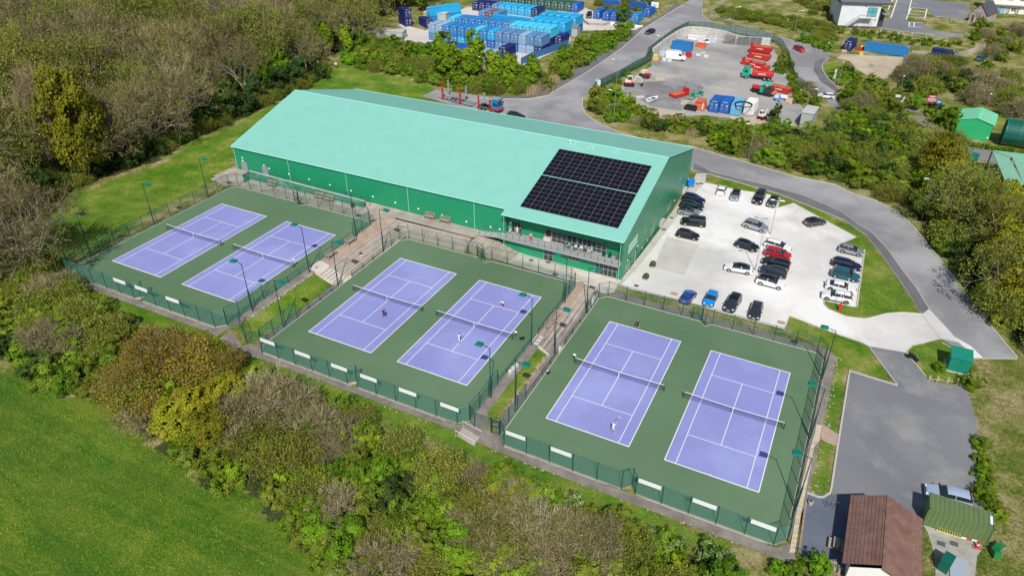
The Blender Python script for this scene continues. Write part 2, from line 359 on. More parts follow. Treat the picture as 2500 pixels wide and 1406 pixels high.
loop = [(-15.39,177.55),(-13.84,179.62),(0.29,177.89),(14.11,176.15),(19.04,169.01),(25.13,144.35),(30.49,137.16),(34.68,129.31),(38.95,121.28),(44.14,116.7),(48.63,118.85),(47.0,129.42),(39.43,143.19),(36.08,137.03),(31.58,143.82),(28.73,152.36),(28.07,160.18),(30.31,164.66),(31.97,170.69),(20.8,177.95),(6.82,183.97),(-5.17,184.02),(-10.44,187.34),(-13.4,191.2),(-15.47,198.25),(-22.05,228.22),(-22.01,255.81),(-20.74,232.78)]
loop = [(-15.39,177.55),(-13.84,179.62),(0.29,177.89),(14.11,176.15),(19.04,169.01),(25.13,144.35),(30.49,137.16),(34.68,129.31),(38.95,121.28),(44.14,116.7),(48.63,118.85),(47.0,129.42),(41.9,134.06),(36.08,137.03),(31.58,143.82),(28.73,152.36),(28.07,160.18),(30.31,164.66),(31.97,170.69),(20.8,177.95),(6.82,183.97),(-5.17,184.02),(-10.44,187.34),(-13.4,191.2),(-15.47,198.25),(-22.05,228.22)]
sheet('road', road, ASPH, 0.03)
sheet('road', loop, ASPH, 0.034)
sheet('footway', [(-23.35,202.0),(-26.73,165.2),(-26.91,153.99),(-26.16,143.16),(-27.63,118.09),(-29.99,98.76),(-29.98,96.1),(-33.53,91.15),(-39.23,88.0),(-42.48,87.89),(-39.02,90.39),(-34.5,93.21),(-31.91,98.34),(-32.43,102.17),(-31.99,114.81),(-32.01,132.65),(-31.57,142.71),(-30.3,151.97),(-28.52,157.97),(-28.16,169.65),(-26.23,184.88),(-26.0,201.63)], FOOT, 0.12)
sheet('footway', [(13.61,75.66),(17.76,73.39),(28.03,72.73),(37.16,71.1),(44.69,67.3),(48.97,62.52),(50.62,61.04),(53.5,55.67),(55.96,49.39),(58.33,43.97),(60.29,38.1),(59.22,36.08),(59.15,36.79),(56.13,44.27),(54.04,49.64),(51.81,54.83),(49.6,59.47),(45.53,63.84),(41.55,65.73),(32.59,69.64),(23.25,71.31),(17.25,72.23),(14.34,72.86)], FOOT, 0.12)
sheet('footway', [(30.31,164.66),(28.07,160.18),(28.73,152.36),(31.58,143.82),(36.08,137.03),(37.16,138.59),(33.07,146.76),(30.76,154.15),(30.31,158.79),(31.28,164.28)], FOOT, 0.13)
sheet('worn_junction', [(59.33,36.01),(61.9,30.25),(64.2,30.39),(65.81,28.17),(65.62,27.03),(67.24,27.82),(65.78,30.18),(63.69,31.69),(62.64,33.69),(60.29,38.1)], GRAVEL, 0.05)
sheet('car_park', [(14.84,24.77),(15.41,41.16),(15.77,66.03),(18.25,67.78),(24.06,67.54),(30.63,68.34),(33.11,67.9),(33.49,63.36),(35.96,66.76),(48.22,57.78),(45.65,53.33),(46.03,52.21),(49.95,53.42),(50.16,33.85),(49.83,33.44),(45.3,33.16),(45.51,31.85),(46.34,30.89),(48.92,30.11),(51.5,30.68),(52.54,31.68),(54.4,33.7),(56.54,35.13),(59.33,36.01),(61.9,30.25),(59.81,28.11),(58.27,26.69),(57.59,24.96),(57.52,24.39),(52.48,23.62),(51.51,24.12),(48.2,24.63),(41.13,26.23),(40.93,22.39),(30.45,22.46),(27.28,22.84),(17.34,22.32),(14.08,22.69)], GRAVEL, 0.03)
sheet('side_parking', [(52.48,23.62),(57.52,24.39),(57.7,23.69),(58.63,22.14),(60.38,18.95),(61.99,18.99),(64.7,19.96),(65.48,15.67),(65.71,13.28),(65.94,8.12),(65.67,-0.83),(65.76,-4.06),(60.0,-7.67),(59.64,-11.28),(59.46,-15.22),(52.55,-17.59),(52.62,-7.27),(50.62,-8.06),(50.49,-0.21),(50.53,16.39),(56.54,15.97)], DARKASPH, 0.03)
sheet('clubhouse_terrace', [(48.21,-9.22),(50.89,-8.13),(52.38,-7.52),(52.9,-18.49),(52.38,-18.74),(48.25,-17.93)], BLUEASPH, 0.034)
sheet('grit_yard', [(59.86,-8.15),(60.36,-9.2),(61.0,-11.91),(61.09,-14.98),(64.61,-13.23),(64.91,-10.24),(65.5,-8.86),(65.36,-8.11),(59.97,-8.1)], GRIT, 0.045)
sheet('side_path', [(14.39,23.41),(14.72,25.13),(15.32,41.46),(15.63,66.58),(15.31,71.16),(17.25,72.23),(18.05,67.89),(17.5,64.3),(16.42,37.81),(15.91,28.21),(15.12,22.13)], CONC, 0.045)
sheet('old_paving', [(17.24,42.08),(23.19,41.5),(23.64,30.36),(18.3,30.61)], surf_mat('patched_gravel',(0.44,0.43,0.39),(0.53,0.52,0.49),0.3,7,0.1), 0.05)
sheet('works_yard', [(-15.02,104.56),(-15.71,119.92),(-13.48,131.68),(-15.76,139.79),(-15.18,168.19),(-13.81,173.21),(-3.48,175.54),(13.13,170.79),(18.81,156.16),(24.73,136.05),(28.77,124.52),(32.52,114.05),(32.44,109.69),(26.14,108.01),(20.56,106.25),(8.93,103.94),(-4.74,93.62),(-7.05,100.67)], YARDM, 0.04)
sheet('asphalt_patch', [(-15.03,107.09),(-14.28,112.53),(-12.07,117.72),(-5.89,122.77),(1.4,126.71),(3.95,122.59),(4.09,113.67),(2.86,103.78),(-4.59,102.74),(-10.71,107.66)], surf_mat('dark_yard_asphalt',(0.17,0.17,0.18),(0.24,0.24,0.245),0.12,5,0.15,c3=(0.34,0.33,0.32),c3s=0.1,c3t=(0.5,0.68)), 0.062, hide_ground=False)
sheet('sandy_patch', [(-7.04,99.79),(-6.03,101.51),(-3.0,101.81),(0.56,102.43),(4.77,103.78),(1.8,99.88),(0.77,96.09),(-2.28,95.35),(-5.09,96.19)], SANDM, 0.08)
sheet('sandy_patch', [(14.85,106.67),(18.38,107.18),(20.85,109.92),(26.11,110.54),(31.17,107.9),(26.74,106.72),(21.28,104.57),(15.26,104.78)], SANDM, 0.05, hide_ground=False)
sheet('gravel_yard', [(33.43,166.45),(34.43,171.73),(53.34,176.65),(58.75,174.28),(64.45,174.0),(55.11,166.43),(49.88,165.95),(48.77,155.1),(47.04,152.63),(44.04,152.03),(40.24,157.86),(37.09,165.37)], SANDM, 0.04)
sheet('storage_yard', [(-102.52,121.05),(-101.73,136.03),(-89.85,132.48),(-92.71,151.06),(-92.4,164.5),(-59.97,171.12),(-60.74,181.88),(-59.03,183.95),(-33.23,167.72),(-27.58,167.85),(-26.92,164.05),(-43.71,153.47),(-45.17,148.65),(-41.52,137.14),(-45.73,114.37),(-54.03,115.2),(-78.53,114.21),(-93.93,114.99)], surf_mat('storage_hardstanding',(0.52,0.49,0.45),(0.62,0.59,0.55),0.1,4,0.08), 0.04)
sheet('office_car_park', [(42.27,207.85),(44.61,221.36),(45.86,249.74),(46.37,259.21),(51.08,261.34),(50.76,251.98),(50.4,220.86),(51.91,218.36),(55.8,219.97),(56.48,214.17),(59.25,211.2),(62.47,209.66),(68.0,209.15),(67.8,204.64),(62.49,203.84),(43.0,205.23)], DARKASPH, 0.04)
sheet('office_car_park', [(52.33,261.84),(53.51,253.1),(70.71,253.47),(69.87,239.93),(68.83,228.48),(59.03,228.89),(56.55,239.23),(51.2,239.12),(51.08,261.34)], DARKASPH, 0.044)
sheet('clubhouse_road', [(61.62,114.54),(64.48,112.92),(67.5,111.44),(72.97,111.13),(78.51,110.94),(78.11,104.96),(72.02,104.44),(68.06,105.59),(64.89,105.5),(61.66,108.14)], ASPH, 0.04)
sheet('estate_path', [(53.23,131.99),(55.33,132.34),(57.62,131.08),(62.32,131.19),(61.41,127.79),(60.7,123.75),(57.93,117.39),(53.84,116.85),(53.28,120.47),(56.92,124.73),(57.67,128.87),(53.32,129.75)], PATHM, 0.04)

# parking bay lines, thresholds
def line(name, a, b, w, mat, dz, parent=None):
    a=Vector(a); b=Vector(b); d=(b-a).normalized(); n=Vector((-d.y,d.x))*w/2; mb=MB(); k=max(1,int((b-a).length/3)); vs=[]
    for i in range(k+1):
        p=a+(b-a)*i/k
        for s in(1,-1): q=p+n*s; vs.append((q.x,q.y,T(q.x,q.y)+dz))
    mb.add(vs,[(2*i,2*i+1,2*i+3,2*i+2) for i in range(k)]); o=mb.obj(name,mat,parent)
    if parent is None: o['kind']='structure'
    return o
for a,b in (([(51.5,239.24),(56.55,239.23)]),([(51.22,234.3),(56.35,234.38)]),([(51.01,229.51),(56.29,230.11)]),([(50.8,225.5),(56.18,225.79)]),([(56.55,239.23),(56.11,225.12)]),([(51.37,238.5),(50.38,221.48)]),([(46.16,249.89),(45.49,221.13)]),([(44.63,249.17),(43.96,233.04)]),([(51.07,252.1),(50.64,226.08)])):
    line('bay_line',a,b,0.35,WHITEL,0.06)
for a,b in ([(52.48,23.62),(57.42,24.37)], [(61.88,29.93),(59.32,36.01)]): line('threshold_line',a,b,0.18,KERB,0.055)
for a,b in ([(51.49,218.18),(55.67,219.3)], [(51.71,212.18),(55.82,212.94)], [(53.02,218.82),(53.07,212.75)], [(51.49,218.18),(51.64,211.8)]): line('bay_line',a,b,0.3,WHITEL,0.06)

# kerbs and edgings
def kerb(pts, w=0.14, h=0.12, mat=KERB, name='kerb'): return ribbon(name, pts, w, h, mat)
kerb([(-23.35,202.0),(-26.73,165.2),(-26.16,143.16),(-27.63,118.09),(-29.99,98.76),(-29.98,96.1),(-33.53,91.15),(-39.23,88.0)],0.25,0.14)
kerb([(-15.47,198.25),(-13.4,191.2),(-10.44,187.34),(-5.17,184.02),(6.82,183.97),(20.8,177.95),(31.97,170.69)],0.2)
kerb([(31.1,165.9),(30.31,158.79),(30.76,154.15),(33.07,146.76),(37.16,138.59)],0.2,0.16)
kerb([(-21.95,99.45),(-19.49,93.27),(-17.03,89.27),(-13.91,86.75),(-5.7,83.0),(1.07,82.48),(10.87,84.01),(21.66,82.12),(35.12,79.21),(42.31,79.12),(46.95,75.9),(50.58,75.32),(54.46,71.84),(57.48,66.82),(60.29,59.68),(63.9,50.37),(65.9,44.47),(66.95,41.89),(69.28,35.47),(71.56,30.06)],0.2)
kerb([(17.25,72.23),(23.25,71.31),(32.59,69.64),(41.55,65.73),(45.53,63.84),(49.6,59.47),(51.81,54.83),(54.04,49.64),(56.13,44.27),(59.22,36.08)],0.08,0.13)
kerb([(17.76,73.39),(28.03,72.73),(37.16,71.1),(44.69,67.3),(48.97,62.52),(50.62,61.04),(53.5,55.67),(55.96,49.39),(58.33,43.97),(60.29,38.1)],0.12,0.125)
kerb([(18.25,67.78),(24.06,67.54),(30.63,68.34),(33.11,67.9),(33.49,63.36),(35.96,66.76),(48.22,57.78),(45.65,53.33)])
kerb([(49.95,53.42),(50.16,33.73)],0.2,0.18)
kerb([(45.22,33.37),(45.51,31.85),(46.34,30.89),(48.92,30.11),(51.5,30.68),(52.54,31.68),(54.4,33.7),(56.54,35.13),(59.33,36.01)],0.18)
kerb([(40.93,22.39),(41.13,26.23),(48.2,24.63),(51.51,24.12),(52.48,23.62),(56.54,15.97)],0.14)
kerb([(56.54,15.88),(50.54,16.29),(50.49,-0.21),(50.51,-6.98),(50.45,-8.08),(49.85,-9.04),(49.36,-9.29),(48.12,-9.2)],0.22,0.15)
kerb([(59.81,28.11),(58.27,26.69),(57.59,24.96),(57.53,24.29),(57.7,23.69),(58.63,22.14),(60.38,18.95)],0.16)
kerb([(71.54,29.74),(65.62,26.92),(62.06,29.33)],0.12,0.06)

# ------------------------------------------------------------------ tennis courts
def court_z(x,y): return T(x,y)
def pad(x0,x1,n0,n1,name='court_surround'):
    """green playing terrace with clipped corners and gate notches"""
    xm0,xm1=n0,n1
    return [(x0,-17.0),(x0+1.1,-18.1),(xm0-0.9,-18.15),(xm0,-17.15),(xm0+0.7,-18.15),(x1-1.1,-18.1),(x1,-17.0),(x1,17.4),(x1-1.1,18.5),(xm1+0.9,18.55),(xm1,17.6),(xm1-0.8,18.55),(x0+1.1,18.5),(x0,17.4)]
PADS=[(-63.1,-30.0,-46.2,-46.2),(-23.9,9.2,-7.5,-7.2),(13.4,47.0,30.2,30.1)]
COURTS=[[(-53.86,-0.44),(-38.55,-0.35)],[(-14.92,0.39),(0.22,0.46)],[(22.51,0.29),(37.81,0.2)]]
def plane_sheet(name, poly, mat, dz, parent=None, kind='structure'):
    mb=MB(); mb.add([(p[0],p[1],T(p[0],p[1])+dz) for p in poly],[tuple(range(len(poly)))]); o=mb.obj(name,mat,parent)
    if parent is None: o['kind']=kind
    return o
for (x0,x1,n0,n1),cs in zip(PADS,COURTS):
    P_=pad(x0,x1,n0,n1); SHEETS.append(P_)
    drp=drape(P_,0.05,6.0); drp.materials.append(GREENC); o=bpy.data.objects.new('court_surround',drp); COL.objects.link(o); o['kind']='structure'
    ribbon('court_edging',P_+[P_[0]],0.14,0.09,KERB,step=6)
    for cx,cy in cs:
        def c_rect(u0,v0,u1,v1,dz): return [(cx+u0,cy+v0,dz),(cx+u1,cy+v0,dz),(cx+u1,cy+v1,dz),(cx+u0,cy+v1,dz)]
        root=bpy.data.objects.new('tennis_court',None); COL.objects.link(root); root['kind']='structure'
        def flat(name,u0,v0,u1,v1,dz,mat):
            mb=MB(); mb.add([(cx+a,cy+b,T(cx+a,cy+b)+dz) for a,b in((u0,v0),(u1,v0),(u1,v1),(u0,v1))],[(0,1,2,3)]); return mb.obj(name,mat,root)
        HW,HL=5.485,11.885
        flat('playing_surface',-HW,-HL,HW,HL,0.058,PURPLE)
        lw=0.055
        for u in(-HW+lw,HW-lw): flat('sideline',u-lw,-HL,u+lw,HL,0.066,WHITEL)
        for u in(-4.115,4.115): flat('singles_line',u-lw*.8,-HL+0.1,u+lw*.8,HL-0.1,0.066,WHITEL)
        for v in(-HL+0.06,HL-0.06): flat('baseline',-HW,v-0.075,HW,v+0.075,0.070,WHITEL)
        for v in(-6.4,6.4): flat('service_line',-4.115,v-lw*.8,4.115,v+lw*.8,0.070,WHITEL)
        flat('centre_line',-lw*.8,-6.4,lw*.8,6.4,0.074,WHITEL)
        for v in(-HL+0.2,HL-0.2): flat('centre_mark',-lw*.8,v-0.1,lw*.8,v+0.1,0.076,WHITEL)

# nets (post, weave, tape, centre strap)
NETLAB=['tennis net on the far left court beside the grass bank','tennis net on the second court from the left','tennis net on the left court of the middle pair','tennis net on the right court of the middle pair','tennis net on the left court of the nearest pair','tennis net on the rightmost court by the side fence']
def make_net():
    t=thing('tennis_net','','tennis net',group='nets across the six courts'); H=6.35
    mb=MB(); pts=[]
    N_=24
    def top(u): return 0.92+0.15*(abs(u)/H)**1.3
    for i in range(N_+1):
        u=-H+2*H*i/N_; mb.v+= [(u,0,0.06),(u,0,top(u)-0.05)]
    mb.f=[(2*i,2*i+2,2*i+3,2*i+1) for i in range(N_)]; mb.m=[0]*N_; mb.obj('net_weave',NETM,t)
    mb=MB()
    for i in range(N_):
        u0=-H+2*H*i/N_; u1=-H+2*H*(i+1)/N_; z0=top(u0); z1=top(u1)
        mb.add([(u0,-.02,z0-.05),(u0,-.02,z0+.01),(u0,.02,z0+.01),(u0,.02,z0-.05),(u1,-.02,z1-.05),(u1,-.02,z1+.01),(u1,.02,z1+.01),(u1,.02,z1-.05)],[(0,1,5,4),(1,2,6,5),(2,3,7,6),(3,0,4,7)])
    mb.obj('net_tape',WHITEL,t)
    MB().box((0,0,0.48),(0.07,0.05,0.9)).obj('centre_strap',WHITEL,t)
    for s in(-1,1):
        p=MB().cyl((s*H,0,0),0.055,1.12,8).obj('post',GPOST,t)
    return t
n0=make_net(); first=True
for i,(cx,cy) in enumerate([c for cs in COURTS for c in cs]):
    loc=(cx,cy,T(cx,cy)+0.05); r=n0 if first else dup(n0,loc)
    if first:
        n0.location=loc; first=False
    r['label']=NETLAB[i]; r.rotation_euler=(0,0.01295,0)
# net winder handles / scoreboards at some net ends
for (x,y,lab) in ((16.0,0.6,'small white scoreboard at the left net post of the nearest pair of courts'),(6.9,0.7,'small white scoreboard at the right end of the middle court net'),(-32.2,0.0,'small white scoreboard on the net post beside the paved steps')):
    t=thing('scoreboard',lab,'scoreboard',(x,y,T(x,y)+0.05))
    MB().cyl((0,0,0),0.03,1.35,6).obj('post',GPOST,t); MB().box((0,-0.05,1.3),(0.4,0.06,0.32)).obj('board',WHITE,t)

# ------------------------------------------------------------------ fences
post_me=MB().cyl((0,0,0),0.05,1.0,6).mesh('post',GPOST)
def fence(label, pts, h, mat, step=2.9, group='mesh fences round the courts', rail=True, postmat=None, name='mesh_fence', heights=None, mid=False):
    P=[Vector(pts[0])]; 
    for i in range(len(pts)-1):
        a=Vector(pts[i]); b=Vector(pts[i+1]); n=max(1,round((b-a).length/step))
        for k in range(1,n+1): P.append(a+(b-a)*k/n)
    o=P[0]; z0=T(o.x,o.y); t=thing(name,label,'fence',(o.x,o.y,z0),0,group)
    Z=[T(p.x,p.y)-z0+0.04 for p in P]
    for p,z in zip(P,Z):
        put('post',post_me,t,(p.x-o.x,p.y-o.y,z-0.1),mat=postmat,scale=(1,1,h+0.14))
    if rail:
        for i in range(len(P)-1):
            for hh in ((h,0.08) if not mid else (h,h*0.5,0.08)): MB().tube([(P[i].x-o.x,P[i].y-o.y,Z[i]+hh),(P[i+1].x-o.x,P[i+1].y-o.y,Z[i+1]+hh)],0.032,4,cap=False).obj('rail',postmat or GPOST,t)
    for i in range(len(P)-1):
        a=(P[i].x-o.x,P[i].y-o.y); b=(P[i+1].x-o.x,P[i+1].y-o.y)
        MB().quad((a[0],a[1],Z[i]+.02),(b[0],b[1],Z[i+1]+.02),(b[0],b[1],Z[i+1]+h),(a[0],a[1],Z[i]+h)).obj('mesh_panel',mat,t)
    return t
HF=2.75
names=('upper left pair of courts','middle pair of courts','nearest pair of courts')
for k,(x0,x1,n0_,n1_) in enumerate(PADS):
    e=0.06; nm=names[k]
    fence('tall green windbreak fence along the near ends of the '+nm,[(x0-e,-17.0),(x0+1.1,-18.16),(n0_-0.9,-18.2),(n0_,-17.2),(n0_+0.7,-18.2),(x1-1.1,-18.16),(x1+e,-17.0)],HF,WBREAK)
    fence('tall green mesh fence along the hall ends of the '+nm,[(x0-e,17.4),(x0+1.1,18.56),(n1_-0.8,18.6),(n1_,17.65),(n1_+0.9,18.6),(x1-1.1,18.56),(x1+e,17.4)],HF,FMESH)
    if k==0: fence('tall mesh fence between the far left court and the grass bank',[(x0-e,-17.0),(x0-e,17.4)],HF,FMESH)
    else:
        fence('tall mesh fence rising at the near left corner of the '+nm,[(x0-e,-17.0),(x0-e,-9.6)],HF,WBREAK)
        fence('tall mesh fence at the far left corner of the '+nm,[(x0-e,12.4),(x0-e,17.4)],HF,FMESH)
        fence('low mesh fence on the near left side of the '+nm,[(x0-e,-9.6),(x0-e,1.0)],1.1,FMESH)
        fence('low mesh fence on the far left side of the '+nm,[(x0-e,3.6),(x0-e,12.4)],1.1,FMESH)
    if k==2: fence('tall mesh fence along the right side of the nearest courts',[(x1+e,-17.0),(x1+e,17.4)],HF,WBREAK)
    else:
        fence('tall mesh fence rising at the near right corner of the '+nm,[(x1+e,-17.0),(x1+e,-9.6)],HF,WBREAK)
        fence('tall mesh fence at the far right corner of the '+nm,[(x1+e,12.4),(x1+e,17.4)],HF,WBREAK)
        fence('low green mesh fence on the near right side of the '+nm,[(x1+e,-9.6),(x1+e,1.0)],1.1,WBREAK)
        fence('low green mesh fence on the far right side of the '+nm,[(x1+e,3.2),(x1+e,12.4)],1.1,WBREAK)
fence('tall green fence closing the near end of the grass strip between left and middle courts',[(-30.0,-17.0),(-28.2,-16.3),(-25.6,-18.0),(-23.9,-17.0)],2.6,FMESH)
fence('tall green fence closing the near end of the strip between middle and right courts',[(9.2,-17.0),(10.2,-17.6),(12.2,-17.1)],2.6,FMESH)
fence('leaning concrete post and wire fence at the far left bottom corner of the courts',[(-66.2,-16.0),(-63.1,-17.0)],2.4,FMESH)

def gate(label,x,y,w,rz):
    t=thing('gate',label,'gate',(x,y,T(x,y)),rz,'green mesh gates')
    for s in(0,w): MB().box((s,0,1.15),(0.1,0.1,2.3)).obj('post',GPOST,t)
    mb=MB()
    for z in(0.15,1.15,2.1): mb.box((w/2,0,z),(w-0.1,0.06,0.07))
    for s in(0.12,w-0.12): mb.box((s,0,1.1),(0.05,0.06,1.95))
    mb.obj('frame',GPOST,t); MB().quad((0.1,0,0.15),(w-0.1,0,0.15),(w-0.1,0,2.1),(0.1,0,2.1)).obj('mesh_panel',FMESH,t)
gate('green mesh gate beside the railed steps at the bottom of the right strip',12.2,-17.05,1.15,0.1)
gate('green mesh gate in the hall end fence of the upper left courts',-48.2,18.7,1.5,-0.35)
gate('green mesh gate in the hall end fence of the middle courts',-9.2,18.75,1.5,-0.5)
gate('green mesh gate in the hall end fence of the nearest courts',27.9,18.7,1.5,-0.05)

# white banners tied to the near fences
ban_me=MB().box((1.28,0,0),(2.55,0.03,0.6)).mesh('banner',M('banner_vinyl',(0.78,0.80,0.80),0.5,var=0.03,nscale=0.8))
BX=[-50.6,-46.1,-39.8,-22.6,-16.6,-10.6,-6.0,-0.1,5.9,14.8,20.6,31.1,37.1,43.2]
ordn=['first','second','third','fourth','fifth','sixth','seventh','eighth','ninth','tenth','eleventh','twelfth','thirteenth','last']
for i,bx in enumerate(BX):
    z0=T(bx,-18.2); z1=T(bx+2.55,-18.2)
    b=put('banner',ban_me,None,(bx,-18.27,z0+2.42),rot=(0,math.atan2(z0-z1,2.55),0))
    tag(b,'blank white banner tied to the near court fences, %s counted from the left'%ordn[i],'banner','white banners on the near fence')

# ------------------------------------------------------------------ floodlight masts
def make_mast(h=8.05):
    t=thing('floodlight_mast','','floodlight',group='floodlight masts round the courts')
    MB().cyl((0,0,0),0.10,h*0.45,8).obj('base_section',GPOST,t)
    MB().tube([(0,0,h*0.45),(0,0,h)],0.065,8,r2=0.05).obj('pole',GPOST,t)
    MB().tube([(0,0,h),(0.95,0,h+0.12)],0.04,6).tube([(0,0,h-.35),(0.7,0,h+0.06)],0.02,5).obj('arm',GPOST,t)
    hd=MB(); hd.add([(0.95,-.36,h+.02),(1.95,-.42,h+.0),(1.95,.42,h+.0),(0.95,.36,h+.02),(1.0,-.28,h+.30),(1.85,-.34,h+.22),(1.85,.34,h+.22),(1.0,.28,h+.30)],[(0,3,2,1),(4,5,6,7),(0,1,5,4),(1,2,6,5),(2,3,7,6),(3,0,4,7)])
    g=hd.obj('lamp_head',GHEAD,t); MB().box((1.45,0,h-.01),(0.8,0.6,0.03)).obj('lens',GLASSD,g)
    return t
MASTS=[(-63.3,-12.9,0,'left side of the far left court, nearest the bottom'),(-63.2,-0.4,0,'left side of the far left court, at mid length'),(-63.2,12.1,0,'left side of the far left court, nearest the hall'),
(-29.4,-12.65,PI,'right side of the upper left courts, nearest the bottom'),(-29.3,-0.1,PI,'right side of the upper left courts, at mid length'),(-29.5,12.55,PI,'right side of the upper left courts, by the practice wall'),
(-24.2,-12.3,0,'left edge of the middle courts, beside the grass strip'),(-24.25,0.45,0,'left edge of the middle courts, by the step foot'),(-24.2,12.85,0,'left edge of the middle courts, beside the long steps'),
(9.5,-12.0,PI,'right edge of the middle courts, nearest the bottom'),(9.45,0.5,PI,'right edge of the middle courts, by the slabs'),(9.5,12.7,PI,'right edge of the middle courts, below the balcony'),
(13.1,-12.2,0,'left edge of the nearest courts, above the grass strip'),(12.95,0.8,0,'left edge of the nearest courts, by the shallow steps'),(13.1,12.6,0,'left edge of the nearest courts, below the balcony end'),
(47.3,12.8,PI,'right side of the nearest courts, by the car park'),(47.3,0.0,PI,'right side of the nearest courts, at mid length'),(47.3,-12.4,PI,'right side of the nearest courts, by the slab coping')]
m0=make_mast()
for i,(x,y,r,l) in enumerate(MASTS):
    loc=(x,y,T(x,y)); o=m0 if i==0 else dup(m0,loc,r)
    o.location=loc; o.rotation_euler=(0,0,r); o['label']='green floodlight mast on the '+l

def street_lamp(label,x,y,h,rz,mat=GALV,arm=1.1,double=False,name='street_lamp',post_top=False,rise=0.12):
    t=thing(name,label,'street lamp',(x,y,T(x,y)),rz,'lamp columns along the roads and car parks')
    MB().cyl((0,0,0),0.085,1.3,8).obj('base_section',mat,t)
    MB().tube([(0,0,1.3),(0,0,h)],0.055,8,r2=0.045).obj('pole',mat,t)
    if post_top:
        MB().sphere((0,0,h+.1),0.24,10,6,sc=(1,1,.6)).obj('lantern',LAMPW,t); return t
    for s in ((1,-1) if double else (1,)):
        MB().tube([(0,0,h-0.05),(s*arm,0,h+rise)],0.035,6).obj('arm',mat,t)
        MB().add([(s*arm-.1,-.12,h+rise-.05),(s*(arm+.75),-.15,h+rise-.03),(s*(arm+.75),.15,h+rise-.03),(s*arm-.1,.12,h+rise-.05),(s*arm,-.08,h+rise+.1),(s*(arm+.6),-.1,h+rise+.09),(s*(arm+.6),.1,h+rise+.09),(s*arm,.08,h+rise+.1)],[(0,1,2,3),(4,5,6,7),(0,1,5,4),(1,2,6,5),(2,3,7,6),(3,0,4,7)]).obj('lantern',LAMPW,t)
    return t
def SL(label,xy,h,rz=0,**k): return street_lamp(label,xy[0],xy[1],h,rz,**k)
SL('tall grey twin headed lamp in the car park behind the silver people carrier',(33.99,51.52),6.8,0.2,double=True,arm=0.5)
SL('tall grey twin headed lamp in the car park beside the white and black saloon',(33.85,37.34),6.8,0.2,double=True,arm=0.5)
SL('tall pale lamp column beside the yard hedge and the road bend',(-9.16,87.28),8.0,PI)
SL('grey lamp column by the road opposite the container hedge',(-15.93,108.39),8.0,PI)
SL('grey lamp column on the verge behind the yard fence',(-11.73,134.36),8.0,PI)
SL('grey lamp column behind the car transporter',(-47.83,93.91),7.5,PI)
SL('grey lamp column in the far road verge above the loop',(-0.44,176.92),8.0,0.3)
SL('tall grey lamp column at the top edge beside the road',(-25.9,189.24),8.0,0.3)
SL('grey lamp column beyond the loop road in the scrub',(18.32,183.49),8.0,0.3)
SL('lamp column leaning over the hedge by the grey cabin',(31.48,111.8),8.0,0.0)
SL('lamp column in the scrub bank behind the car park',(23.8,83.48),8.0,PI+0.2)
SL('grey lamp column in the trees by the right road bend',(58.78,70.78),8.0,PI+0.1)
SL('thin lamp post on the roundabout verge by the green sign',(36.35,141.37),6.5,PI,post_top=True)
SL('white topped lamp post behind the white notice board',(51.59,140.27),5.2,0,post_top=True)
SL('white topped lamp post behind the green shed',(71.21,134.36),5.2,0,post_top=True)
SL('white topped lamp post beside the open sided green roofs',(69.32,104.2),5.2,0,post_top=True)
SL('white topped lamp post beside the tan access apron',(30.72,158.51),6.2,0,post_top=True)

# barrier pole, red and white, at the car park mouth
t=thing('barrier_pole','raised red and white striped barrier pole on a red base at the car park entrance','barrier',(*(47.81,31.41),T(*(47.81,31.41))),0.2)
RED=M('signal_red',(0.55,0.03,0.02),0.4)
MB().box((0,0,0.5),(0.45,0.4,1.0)).box((0,0,1.1),(0.25,0.3,0.3)).obj('base',RED,t)
for i in range(6):
    a=0.8*i; MB().tube([(0,0,1.1+a*0.97),(0.05,0.1,1.1+(a+0.8)*0.97)] if 0 else [(0.012*a*2,0.05*a,1.1+a*.97),(0.012*(a+.8)*2,0.05*(a+.8),1.1+(a+.8)*.97)],0.045,6).obj('pole_band',RED if i%2==0 else WHITE,t)

# ------------------------------------------------------------------ strips between the terraces: paving, steps, grass
strip_grass=[(-28.6,-16.2),(-28.3,0.2),(-25.0,0.2),(-24.7,-15.8),(-25.5,-17.0)]
sheet('path', [(-30.0,-16.9),(-30.0,3.0),(-28.1,3.0),(-28.1,0.3),(-28.45,0.2),(-28.75,-16.2)], PATHM, 0.05, cell=1.5)
sheet('path', [(-24.9,-15.8),(-25.0,0.2),(-25.0,0.9),(-23.95,0.9),(-23.95,-17.0)], PATHM, 0.05, cell=1.5)
sheet('block_paving', [(-30.0,3.0),(-30.0,17.2),(-30.9,18.8),(-30.2,20.8),(-27.6,21.8),(-27.6,3.0)], PAVER, 0.05, cell=1.5)
sheet('walkway', [(-69.5,18.6),(-64.4,17.6),(-62.8,18.7),(-30.2,18.7),(-30.0,20.9),(-27.6,21.9),(-11.2,21.9),(-11.2,24.8),(-69.5,25.0)], CONC2, 0.05, cell=1.5)
sheet('path', [(-70.18,20.12),(-69.62,25.87),(-67.55,24.35),(-68.16,22.12),(-68.55,19.72)], CONC2, 0.06)
sheet('path', [(-66.0,-20.0),(-63.3,-17.2),(-62.1,-18.4),(-47.3,-18.4),(-31,-18.4),(-29.9,-17.0),(-26.0,-18.6),(-24.1,-17.2),(-22.7,-18.4),(8.2,-18.4),(9.6,-17.2),(12.6,-17.0),(13.2,-16.8),(14.4,-18.4),(46.2,-18.4),(47.4,-17.2),(48.6,-19.6),(46.0,-19.7),(20,-19.6),(14,-19.4),(9,-19.3),(-22,-19.4),(-26,-20.0),(-31,-19.5),(-50,-19.5),(-62,-19.6)], PATHM, 0.05, cell=2.0)
